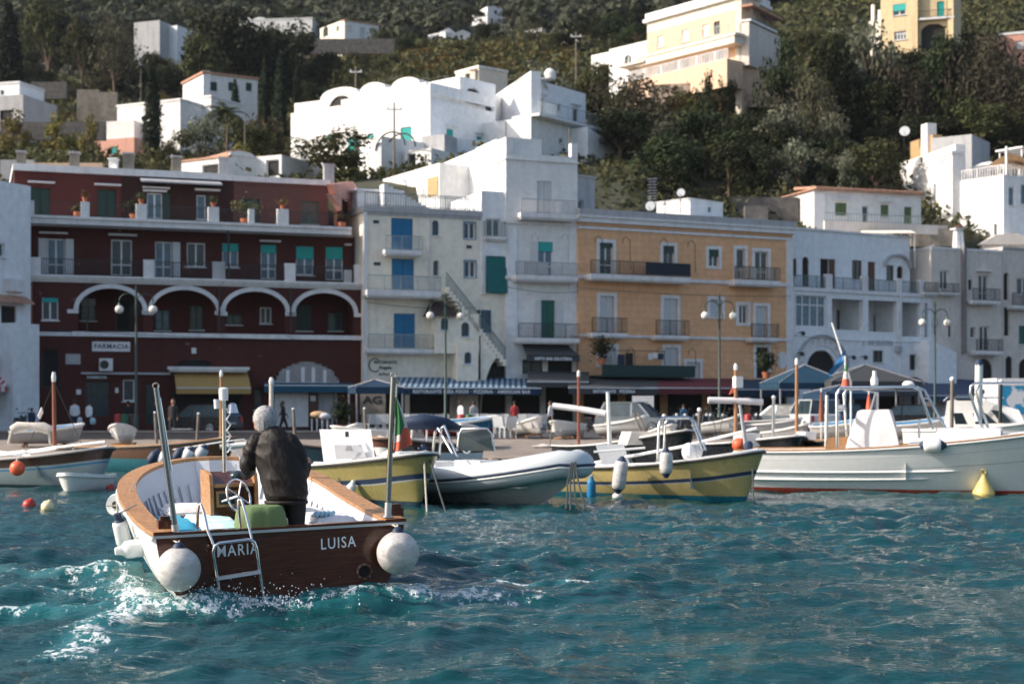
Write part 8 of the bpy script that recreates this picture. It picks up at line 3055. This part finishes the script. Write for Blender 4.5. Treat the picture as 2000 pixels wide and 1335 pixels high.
def tent(px,d,w,ye,yp,m,label,wd=3.):
 x = (px - 1000) / FPX * d
 z0,z1 = CAMZ - (ye - HOR) / FPX * d,CAMZ - (yp - HOR) / FPX * d
 t = thing('tent_canopy',label,'canopy',(x,d,.6),.25)
 w = w / 2 / FPX * d
 c = [(-w,-wd / 2),(w,-wd / 2),(w,wd / 2),(-w,wd / 2)]
 ro = MB()
 for k in range(4):
  a,b = c[k],c[(k + 1) % 4]
  ro.add([(a[0],a[1],z0 - .6),(b[0],b[1],z0 - .6),(0,0,z1 - .6)],[(0,1,2)])
  ro.add([(a[0],a[1],z0 - .62),(b[0],b[1],z0 - .62),(b[0],b[1],z0 - .95),(a[0],a[1],z0 - .95)],[(0,3,2,1)])
 ro.build('roof',m,t)
 for k in range(4):
  a = c[k]
  MB().box(a[0] * .96 - .04,a[0] * .96 + .04,a[1] * .96 - .04,a[1] * .96 + .04,0,z0 - .66).build('post','trimgrey',t)
  MB().tube([(a[0],a[1],z0 - .59),(0,0,z1 - .58)],.03,5).build('rib','trimgrey',t)
tent(733,86,92,756,741,'awblue','blue tent parasol left of the striped awning')
tent(1572,96,150,748,712,mat('tentblue',(.006,.045,.085),.8),'bright blue pointed tent in front of the round arch')
tent(1690,96,190,745,712,'awgrey','dark open tent with white ribs right of the blue one')
tent(1640,93,110,768,752,'awblue','low blue canopy between the two pointed tents')
# cars
def car(name,label,px,d,rz,m,Lc=3.9,H=1.5,kind='hatch'):
 t = thing(name,label,'van' if kind == 'van' else 'car',((px - 1000) / FPX * d,d,.6),rz)
 W = .84
 if kind == 'van':
  lo = [(-Lc / 2,.3),(-Lc / 2,.95),(-Lc / 2 + .05,1.0),(Lc / 2 - .9,1.0),(Lc / 2 - .05,.85),(Lc / 2,.3)]
  up = [(-Lc / 2 + .05,1.0),(-Lc / 2 + .15,H),(Lc / 2 - 1.7,H),(Lc / 2 - .95,1.0)]
 else:
  lo = [(-Lc / 2,.32),(-Lc / 2,.72),(-Lc / 2 + .06,.90),(Lc / 2 - 1.15,.92),(Lc / 2 - .15,.76),(Lc / 2,.62),(Lc / 2,.30)]
  up = [(-Lc / 2 + .08,.90),(-Lc / 2 + .42,H - .04),(-Lc / 2 + .8,H),(Lc / 2 - 2.0,H),(Lc / 2 - 1.65,H - .06),(Lc / 2 - 1.0,.91)]
 bd = MB()
 n = len(lo)
 ys = [(-W,.94),(-W * .98,1.),(W * .98,1.),(W,.94)]
 vs = [(x,y,.3 + (z - .3) * k) for y,k in ((-W,.97),(-W + .06,1.),(W - .06,1.),(W,.97)) for x,z in lo]
 bd.add(vs,[(k * n + i,k * n + (i + 1) % n,(k + 1) * n + (i + 1) % n,(k + 1) * n + i) for k in range(3) for i in range(n)] + [tuple(range(n - 1,-1,-1)),tuple(3 * n + i for i in range(n))])
 bd.build('body',m,t,smooth=30)
 n = len(up)
 ins = .16
 vs = [(x,s * (W - .03 - ins * (z - .9) / (H - .9)),z) for s in (-1,1) for x,z in up]
 MB().add(vs,[tuple(range(n)),tuple(range(2 * n - 1,n - 1,-1))] + [(i,i + n,(i + 1) % n + n,(i + 1) % n) for i in range(n)]).build('cabin','glass',t)
 rf = MB()
 rf.box(up[1][0],up[-2][0],-W + .15,W - .15,H - .02,H + .03)
 rf.build('roof',m,t)
 for s in (-1,1):
  y0,y1 = W - .03,W - .03 - ins
  pl = MB()
  for (a,b) in ((up[0],up[1]),(up[-1],up[-2]),((0,.9),(-.05,H))):
   pl.prism([(a[0],s * y0,a[1]),(a[0] + .10,s * y0,a[1]),(b[0] + .10,s * y1,b[1]),(b[0],s * y1,b[1])],(0,s * .012,0))
  pl.build('pillar',m,t)
 for x in (-Lc / 2 + .72,Lc / 2 - .75):
  for s in (-1,1):
   w = MB().lathe([(.18,-.1),(.31,-.1),(.32,0),(.31,.1),(.18,.1)],(x,s * (W - .06),.32),20,(0,1,0)).build('wheel','rubber',t,smooth=40)
   rm = MB()
   for k in range(7):
    a_ = k * 2 * math.pi / 7
    rm.tube([(x,s * (W + .045),.32),(x + .19 * math.cos(a_),s * (W + .045),.32 + .19 * math.sin(a_))],.026,4)
   rm.tube([(x + .2 * math.cos(a_),s * (W + .045),.32 + .2 * math.sin(a_)) for a_ in np.linspace(0,6.28,16)],.02,4)
   rm.build('rim','alu',w)
 for s in (-1,1):
  MB().box(Lc / 2 - .03,Lc / 2 + .015,s * .6 - .14,s * .6 + .14,.60,.74).build('headlight','pwhite',t)
  MB().box(-Lc / 2 - .02,-Lc / 2 + .02,s * .68 - .08,s * .68 + .08,.6,.9).build('tail_light','redpaint',t)
 MB().box(-Lc / 2 - .03,-Lc / 2 - .001,-.26,.26,.52,.63).build('number_plate','trimgrey',t)
mat('cardark',(.02,.022,.026),.25,.3)
mat('carsilver',(.16,.19,.22),.3,.5)
mat('carwhite',(.62,.64,.66),.3)
mat('carblue',(.01,.10,.20),.3)
car('parked_car','dark hatchback parked in front of the red building below the yellow awning',396,78,R(150),'cardark')
car('parked_car','silver blue hatchback parked under the grey awning at the centre',1243,80,R(-28),'carsilver',Lc=4.0,H=1.62)
car('parked_van','white van with dark rear window parked right of the tall orange mast',1583,84,R(100),'carwhite',Lc=4.2,H=1.75,kind='van')
car('parked_car','grey car parked just left of the white van',1528,86,R(140),'carsilver')
car('parked_car','blue car in the shade behind the steel arch of the white boat',1632,90,R(110),'carblue')
car('parked_car','dark car in the shade right of the covered console',1760,92,R(170),'cardark')
# ice cream van: white with blue pictures
t = thing('ice_cream_van','white van with blue painted side panels at the right edge','van',((1990 - 1000) / FPX * 66,66,.6),R(4))
MB().box(-1.3,1.6,-.9,.9,.35,2.45).box(-1.35,1.65,-.95,.95,2.45,2.62).build('body','gel',t)
MB().box(-1.15,.2,-.93,-.905,1.1,2.3).build('picture_panel',mat('picpanel',(.02,.28,.50),.5,kind='spots',c2=(.7,.72,.74),par=1.1),t)
MB().box(.3,1.4,-.93,-.905,1.2,2.2).build('side_window','glassblue',t)
for x in (-.8,1.1):
 MB().lathe([(.33,-.1),(.34,0),(.33,.1)],(x,-.85,.33),18,(0,1,0)).build('wheel','rubber',t,smooth=40)
# people
def fig(label,px,d,face=0.,step=.0,top='navy',legs='dark',hair='hairdark',h=1.68,long_hair=False,bag=None,z=.6,arm=.0):
 t = thing('person',label,'person',((px - 1000) / FPX * d,d,z),face)
 k = h / 1.7
 b,c,l = MB(),MB(),MB()
 S = lambda *p: [Vector(q) * k for q in p]
 for s in (-1,1):
  y = s * step
  b.tube(S((s * .09,y,.04),(s * .095,y * .55 + .03,.45),(s * .08,0,.86)),[.04,.055,.08],8)
  b.tube(S((s * .09,y - .05,.03),(s * .09,y + .14,.03)),[.04,.035],6)
  a = -s * step * 1.1 + arm * (s > 0)
  hd = Vector((s * .22,a,.82)) * k
  b.tube([Vector((s * .17,0,1.38)) * k,Vector((s * .21,a * .3 - .02,1.10)) * k,hd],[.045,.036,.026],7)
  for f in range(4):
   q = hd + Vector((0,-.024 + .016 * f,-.01))
   b.tube([q,q + Vector((0,.005,-.05)),q + Vector((-s * .015,.01,-.075 - .006 * (f in (1,2)))) ],[.010,.009,.007],5)
  b.tube([hd + Vector((0,.03,.0)),hd + Vector((-s * .01,.05,-.04))],[.01,.008],5)
  c.tube([Vector((s * .16,0,1.39)) * k,Vector((s * .215,a * .3 - .02,1.09)) * k,Vector((s * .22,a * .75,.93)) * k],[.065,.055,.045],8)
  l.tube(S((s * .09,y,.08),(s * .095,y * .55 + .03,.45),(s * .08,0,.86)),[.06,.075,.11],9)
 b.tube(S((0,0,.85),(0,0,1.1),(0,0,1.38),(0,0,1.5)),[(.09,.15),(.09,.14),(.08,.14),.05],10)
 b.ball(Vector((0,.015,1.60)) * k,.095 * k,12,10,(.85,1,1.2))
 b.ball(Vector((0,.105,1.59)) * k,.018,6,5)
 for s in (-1,1):
  b.ball(Vector((s * .085,0,1.59)) * k,.022,6,5,(.5,.8,1.2))
 c.tube(S((0,0,.84),(0,0,1.05),(0,0,1.25),(0,0,1.40),(0,0,1.46)),[(.125,.18),(.115,.165),(.12,.19),(.10,.17),(.06,.08)],14)
 l.tube(S((0,0,.82),(0,0,.98)),[(.12,.17),(.115,.16)],12)
 fuse('body',b,.02,'skin',t,1)
 fuse('top',c,.024,top,t,1)
 fuse('trousers',l,.024,legs,t,1)
 hr = MB().ball(Vector((0,-.02,1.64)) * k,.108 * k,12,9,(.92,1,1.05))
 if long_hair:
  hr.tube(S((0,-.05,1.66),(0,-.09,1.5),(0,-.10,1.32)),[.09,.085,.04],9)
 fuse('hair',hr,.02,hair,t,1)
 if bag:
  MB().lathe([(.10,0),(.16,.08),(.15,.28),(.05,.36)],Vector((.25,.02,.45)) * k,10).build('bag',bag,t,smooth=50)
 return t
fig('woman with long dark hair striding right in front of the white shutter',553,84,-1.4,.26,'dark','dark',long_hair=True)
fig('man in a white shirt standing outside the pharmacy door',146,84,.4,.05,'pwhite','navy','hairdark',1.75,bag='pwhite')
fig('woman in a pale sleeveless top beside the man in white',174,83,-.5,.06,'whiteblue','dark',bag='cushpale')
fig('person in black standing by the dark parked car',338,70,3.0,.05,'dark','dark','brown',1.72)
fig('person in dark clothes behind the street lamp of the red building',250,84,.8,.05,'dark','navy')
fig('person leaning at the shop window with a blue top',305,85,2.5,.04,'navy','carblue')
fig('person crouched in the shade at the left corner of the red building',62,82,.2,.03,'navy','dark',h=1.3)
fig('person in a grey top under the striped awning',925,88,.5,.06,'trimgrey','dark')
fig('person in a white top among the tables under the striped awning',900,87,-.7,.06,'pwhite','dark')
fig('person in a red top in the dark doorway right of the tables',1005,92,.2,.05,'redpaint','dark')
fig('person in a white shirt at the right end of the cafe chairs',1075,86,1.2,.08,'pwhite','dark')
fig('person in a blue shirt sitting height behind the scooters',1335,88,.4,.05,'carblue','dark',h=1.5)
fig('person in pale clothes on the deck of the cabin cruiser',1862,54,-.4,.04,'canvas','navy','brown',1.5,z=1.0)
fig('person with brown hair at the ice cream van',1918,58,2.0,.05,'tarp','navy','brown',1.65,z=1.0)
# cafe chairs and tables
CH = thing('cafe_chair','x','chair')
MB().box(-.22,.22,-.21,.21,.42,.45).build('seat','pshut',CH)
MB().prism([(-.21,.20,.45),(.21,.20,.45),(.20,.30,.90),(-.20,.30,.90)],(0,.025,0)).build('backrest','pshut',CH)
for sx in (-.2,.2):
 for sy in (-.19,.19):
  MB().tube([(sx,sy,.42),(sx * 1.08,sy * 1.1,0)],.017,5).build('leg','pshut',CH)
CG = 'white chairs set out in rows under the striped awning'
for i,(px,d) in enumerate(((727,81),(746,81),(758,83),(798,82),(812,84),(838,82),(857,82),(872,84),(921,83),(932,86),(948,84),(962,81),(977,81),(990,84),(1024,82),(1033,84),(1047,82),(1059,82),(770,86),(826,87))):
 lb = 'white cafe chair in the rows under the striped awning'
 c = CH if i == 0 else dup(CH,(0,0,0))
 c.location = ((px - 1000) / FPX * d,d,.6)
 c.rotation_euler = (0,0,math.pi + random.uniform(-.35,.35))
 c.scale = (1.15,1.15,1.12)
 c['label'],c['group'] = lb,CG
for i,(px,d,lb) in enumerate(((980,70.5,'white plastic armchair on the sand beside the beached rowing boat, left of two'),(992,69.5,'white plastic armchair on the sand beside the beached rowing boat, right of two'))):
 c = dup(CH,((px - 1000) / FPX * d,d,.6),2.6 + i,lb)
 c.scale = (1.3,1.3,1.1)
 del c['group']
TB = thing('cafe_table','x','table')
MB().box(-.4,.4,-.4,.4,.70,.73).build('tabletop','pwhite',TB)
MB().box(-.42,.42,-.42,-.405,.45,.70).box(-.42,-.405,-.42,.42,.45,.70).box(.405,.42,-.42,.42,.45,.70).build('tablecloth_side','whiteblue',TB)
MB().tube([(0,0,0),(0,0,.7)],.04,6).lathe([(.22,0),(.05,.05)],(0,0,0),10).build('leg','iron',TB)
for i,(px,d) in enumerate(((737,84),(785,84.5),(848,84.5),(940,86),(1012,85),(1050,85))):
 c = TB if i == 0 else dup(TB,(0,0,0))
 c.location = ((px - 1000) / FPX * d,d,.6)
 c['label'],c['group'] = 'square cafe table with a white cloth among the white chairs','cafe tables under the striped awning'
# bins, benches, boards
for px,d,m_,lb in ((231,82,'redpaint','red waste bin outside the pharmacy'),(243,82,mat('bingreen',(.02,.12,.05),.5),'green waste bin next to the red one outside the pharmacy'),(256,82.5,'brown','brown waste bin by the street lamp of the red building'),(901,79,'redpaint','red waste bin by the street lamp of the cream building'),(916,79,'bingreen','green waste bin by the street lamp of the cream building'),(1461,82,'redpaint','red barrel bin in front of the blue awning')):
 t = thing('waste_bin',lb,'bin',((px - 1000) / FPX * d,d,.6))
 MB().lathe([(.18,0),(.2,.1),(.22,.85),(.2,.88)],(0,0,0),12).build('bin',m_,t,smooth=40)
 MB().lathe([(.23,.87),(.2,.97),(.05,1.02)],(0,0,0),12).build('lid',m_,t,smooth=40)
t = thing('green_crate','green and white box standing at the feet of the person in black','crate',((356 - 1000) / FPX * 69.6,69.6,.6))
MB().box(-.42,.42,-.2,.2,0,.38).build('box','bingreen',t)
MB().box(-.46,.46,-.24,.24,.38,.42).build('lid','trimgrey',t)
for i in range(9):
 d = 72
 px = [150,190,232,262,312,360,410,455,500][i]
t = thing('menu_board','big shop sign lettered AG behind the cafe chairs','sign',((728 - 1000) / FPX * 90,90,.6))
MB().box(-.75,.75,-.03,.03,.95,2.5).build('board','stone',t)
lettering(t,'AG',.62,lambda p: Vector((p.x,-.04 - p.z,1.75 + p.y)),'dark',bold=.02,sx=1.3)
MB().box(-.7,-.64,-.02,.02,0,.95).box(.64,.7,-.02,.02,0,.95).build('post','iron',t)
t = thing('notice_panel','white blank panel standing behind the silver blue car','panel',((1256 - 1000) / FPX * 86,86,.6))
MB().box(-.6,.6,-.03,.03,.6,2.0).build('board','trim',t)
MB().box(-.55,-.49,-.02,.02,0,.6).box(.49,.55,-.02,.02,0,.6).build('post','iron',t)
t = thing('folded_parasols','stack of folded striped deck chairs topped with orange and grey bundles','bundle',((626 - 1000) / FPX * 83,83,.6))
for k in range(9):
 MB().box(-.62 + k * .14,-.56 + k * .14,-.2,.2,0,.75).build('slat','pwhite' if k % 2 else 'dark',t)
MB().ball((-.12,0,.95),.38,14,9,(1.2,.7,.55)).build('orange_bundle','sail',t,smooth=80)
MB().ball((.22,-.1,.88),.30,14,9,(1.1,.8,.65)).build('grey_bundle','tarp',t,smooth=80)
for px,d,w,lb,m_ in ((667,84,.45,'tall dark potted bush left of the blue tent parasol','leafdark'),(1175,97,.5,'leafy plants at the left end of the green terrace fence','leafmid'),(1497,98,.5,'climbing plant in front of the dark doorway of the ochre building','leafdark')):
 z = .6 if px < 1000 else (CAMZ + (HOR - (712 if px == 1175 else 738)) / FPX * d)
 t = thing('potted_bush',lb,'plant',((px - 1000) / FPX * d,d,z))
 MB().lathe([(.22,0),(.3,.4),(.27,.4)],(0,0,0),12).build('pot','pot',t,smooth=40)
 C = np.random.RandomState(px).randn(500,3) * np.array([w,.35,w * 1.1]) * .62 + np.array([0,0,1.1])
 v,q = cards(C,np.full(500,.10),px)
 np_mesh('leaves',v,q,m_,parent=t)
# rowing boats drawn up on the beach
def beached(label,px,d,rz,tilt,s=1.,m='wdinghy',inner='blue',z=None):
 t = thing('rowing_boat',label,'boat',((px - 1000) / FPX * d,d,(z or .62) + .28),rz)
 hull(t,3.2,plan(.45,.6,.4,2.2),sheerline(.34,.62,2.),zk=-.28,rake=.25,v0=.2,v1=.8,paint=m,bands=((.88,1.,'gel'),),capm='gel',cap=.05,inner=inner,floor=.02,foredeck=.85,rubm='gel',liner_in=.08,thwarts=((1.0,.25),(2.0,.28)),ns=16)
 t.rotation_euler = (tilt,.12,rz)
 t.scale = (s,s,s)
 for y in (.6,2.3):
  tr = MB()
  tr.box(-.5,.5,y - .05,y + .05,-.36,-.28).tube([(-.35,y,-.3),(-.5,y,-.62)],.04,5).tube([(.35,y,-.3),(.5,y,-.62)],.04,5)
  tr.build('trestle','mast',t)
 return t
mat('hullgrey',(.35,.36,.38),.4,var=.1)
beached('white rowing boat with blue inside on a trestle beside the plastic chairs',1006,71,R(205),.06,.85)
beached('white rowing boat with orange floats left of the silver blue car',1133,70,R(150),.0,.8,inner='orange')
beached('white upturned looking rowing boat with a teal stripe in front of the silver blue car',1172,71.5,R(225),.05,.9,inner='tealdark')
beached('white rowing boat with a blue rim by the scooters',1365,73,R(215),.05,.85,m='wdinghy')
beached('white rowing boat leaning bow up left of the wooden mast with rolled sail',1440,72,R(240),.0,1.0,inner='dark')
beached('white rowing boat on the sand right of the tall orange mast',1585,66,R(250),.04,.95,inner='blue')
beached('white rowing boat under the covered console',1722,68,R(255),.03,.95)
beached('grey white rowing boat left of the cabin cruiser',1775,70,R(245),.03,.95,m='hullgrey')
beached('blue and red boat drawn up behind the folded bimini',830,73,R(262),.0,1.1,m=mat('redblue',(.02,.16,.28),.4,kind='zband',c2=(.3,.03,.03),par=.1))
beached('white boat bow poking out right of the white hatch',775,60,R(100),.0,.8,z=.5)
beached('upturned grey tender at the left edge of the quay',22,62,R(275),.0,.9,m='hullgrey',z=.5)
for a_ in (('white rowing boat behind the olive yellow bow, lying on the beach',672,64,R(200)),('grey rowing boat on the sand behind the inflatable console',928,63,R(170)),('cream rowing boat lying between the steel arch and the beach post',1272,62,R(195)),('small grey rowing boat drawn up left of the tall orange mast',1500,64,R(210)),('white rowing boat at the foot of the pharmacy kerb',250,63,R(185))):
 beached(a_[0],a_[1],a_[2],a_[3],.05,.8,m='hullgrey' if 'grey' in a_[0] else 'wdinghy',inner='canvas',z=.45)
# scooters
SC = thing('scooter','x','scooter')
for y in (-.6,.6):
 w = MB().lathe([(.12,-.05),(.22,-.05),(.24,0),(.22,.05),(.12,.05)],(0,y,.24),16,(1,0,0)).build('wheel','rubber',SC,smooth=40)
MB().prism([(-.14,-.75,.35),(-.14,.1,.25),(-.14,.2,.32),(-.14,-.05,.72),(-.14,-.75,.78)],(.28,0,0)).build('body','cardark',SC,smooth=40)
MB().prism([(-.18,.2,.28),(-.18,.34,.28),(-.18,.52,.95),(-.18,.44,.98)],(.36,0,0)).build('leg_shield','carsilver',SC)
MB().box(-.13,.13,-.75,-.05,.73,.82).build('seat','dark',SC)
MB().tube([(0,.6,.24),(0,.46,1.02),(0,.44,1.08)],.03,6).tube([(-.3,.40,1.08),(.3,.40,1.08)],.02,6).tube([(-.25,.42,1.08),(-.3,.42,1.25)],.01,4).ball((-.31,.42,1.28),.06,8,6,(1,.3,.8)).ball((.31,.42,1.28),.06,8,6,(1,.3,.8)).build('handlebar','iron',SC)
MB().ball((0,.55,.95),.08,10,7).build('headlight','pwhite',SC,smooth=80)
for i,(px,d,rz,lb) in enumerate(((1312,84,.4,'scooter parked first right of the notice panel'),(1330,83,.3,'second scooter of the parked row'),(1350,84,.5,'third scooter of the parked row'),(1395,82,-.5,'scooter parked right of the ochre building street lamp'),(1418,81,-.4,'scooter parked left of the red barrel bin'),(40,80,.6,'scooter parked at the left corner of the red building'),(1372,83,.3,'scooter parked between the row and the street lamp'),(1436,82,.2,'scooter parked just left of the red barrel bin, tilted right'),(1480,84,-.3,'scooter parked under the blue awning'),(1160,85,.6,'scooter parked left of the silver blue car'),(1690,84,.2,'scooter parked in shade behind the covered console'))):
 c = SC if i == 0 else dup(SC,(0,0,0))
 c.location,c.rotation_euler = ((px - 1000) / FPX * d,d,.6),(0,0,math.pi + rz)
 c['label'],c['group'] = lb,'scooters parked on the quay'
# bits lying on the beach
for i,(px,py,w,h,m_,lb) in enumerate(((300,872,.7,.12,'gel','white plank lying on the left beach'),(505,870,.8,.2,'hullgrey','grey bundle lying on the beach behind the man'),(1060,858,.9,.16,'canvas','pale folded tarpaulin on the beach right of the inflatable'),(1110,860,.6,.2,'stone','dark lump of nets on the beach near the dark hulled boat'),(1530,858,.5,.25,'gel','white canister on the beach left of the tall orange mast'),(120,880,.9,.12,'barkgrey','driftwood beam on the left beach'),(240,868,.6,.18,'stone','grey boulder on the left beach'),(1290,866,.6,.25,'canvas','sand coloured sack by the grey post'))):
 d = {True: 60,False: 62}[px < 600]
 x = (px - 1000) / FPX * d
 t = thing('beach_clutter',lb,'clutter',(x,d,float(beach_z(np.array(x),np.array(float(d))))),random.uniform(-.4,.4))
 mb = MB().ball((0,0,h * .4),.5,12,8,(w,w * .5,h))
 for j,v in enumerate(mb.v):
  n_ = 1 + .35 * mnoise.noise(Vector(v) * 3 + Vector((i,0,0)))
  mb.v[j] = (v[0] * n_,v[1] * n_,v[2] * n_)
 mb.build('lump',m_,t,smooth=60)
# cables strung over the fronts
for (x0,y0,d0,x1,y1,d1,lb) in ((66,640,87.6,690,664,93.6,'thin dark cable under the arcade ledge of the red building'),(560,655,92.4,700,712,93.4,'thin cable hanging diagonally on the lower red wall'),(716,590,93.2,930,600,96.2,'thin cable across the cream wall under the balcony'),(1132,562,98.0,1545,578,105.2,'thin cable along the ochre wall under the long balcony'),(1550,655,105.6,1800,668,112,'thin cable along the white building under the loggias'),(990,560,96.4,1128,570,98.2,'thin cable across the tower house under its middle balcony')):
 o = rope(sag(P(x0,y0,d0 - .25),P(x1,y1,d1 - .25),.18,14),'wall_cable','iron',.016)
 tag(o,lb,'cable')
# ================================================================= pieces that are parts of their own
def split_loose(o):
 me = o.data
 n = len(me.vertices)
 pa = list(range(n))
 def fd(a):
  while pa[a] != a:
   pa[a] = pa[pa[a]]
   a = pa[a]
  return a
 for e in me.edges:
  a,b = fd(e.vertices[0]),fd(e.vertices[1])
  if a != b:
   pa[a] = b
 gr = {}
 for p in me.polygons:
  gr.setdefault(fd(p.vertices[0]),[]).append(tuple(p.vertices))
 if len(gr) < 2:
  return
 nm = o.name.split('.')[0]
 for k,fs in list(gr.items()):
  ids = sorted({i for f in fs for i in f})
  mp = {i: j for j,i in enumerate(ids)}
  m2 = bpy.data.meshes.new(nm)
  m2.from_pydata([tuple(me.vertices[i].co) for i in ids],[],[[mp[i] for i in f] for f in fs])
  for m_ in me.materials:
   m2.materials.append(m_)
  q = bpy.data.objects.new(nm,m2)
  COL.objects.link(q)
  q.parent = o.parent
 bpy.data.objects.remove(o)
for o in list(bpy.data.objects):
 if o.type == 'MESH' and o.name.split('.')[0] in ('door_hood','awning_hook','string_course','wall_lamp','downpipe','end_cap','stay','boom_line','mast_post','arm','post','pillar','light_arch','terrace_post','seat_bolster','mooring_block','bolt','rib','eyes','parapet') and not kids(o):
  if o.name.startswith('wall_lamp') or o.name.startswith('parapet'):
   continue
  split_loose(o)
# ---------------------------------------------------------------- the air towards the hill
hb_ = MB().box(-260,260,-30,700,-1,260)
hm = bpy.data.materials.new('hazem')
hm.use_nodes = True
hn = hm.node_tree
hn.nodes.remove(hn.nodes['Principled BSDF'])
pv = hn.nodes.new('ShaderNodeVolumePrincipled')
pv.inputs['Color'].default_value = (.80,.88,1.,1)
pv.inputs['Density'].default_value = .00006
hn.links.new(pv.outputs[0],hn.nodes['Material Output'].inputs['Volume'])
MATS['hazem'] = hm
tag(hb_.build('haze','hazem'),None,None,kind='stuff')
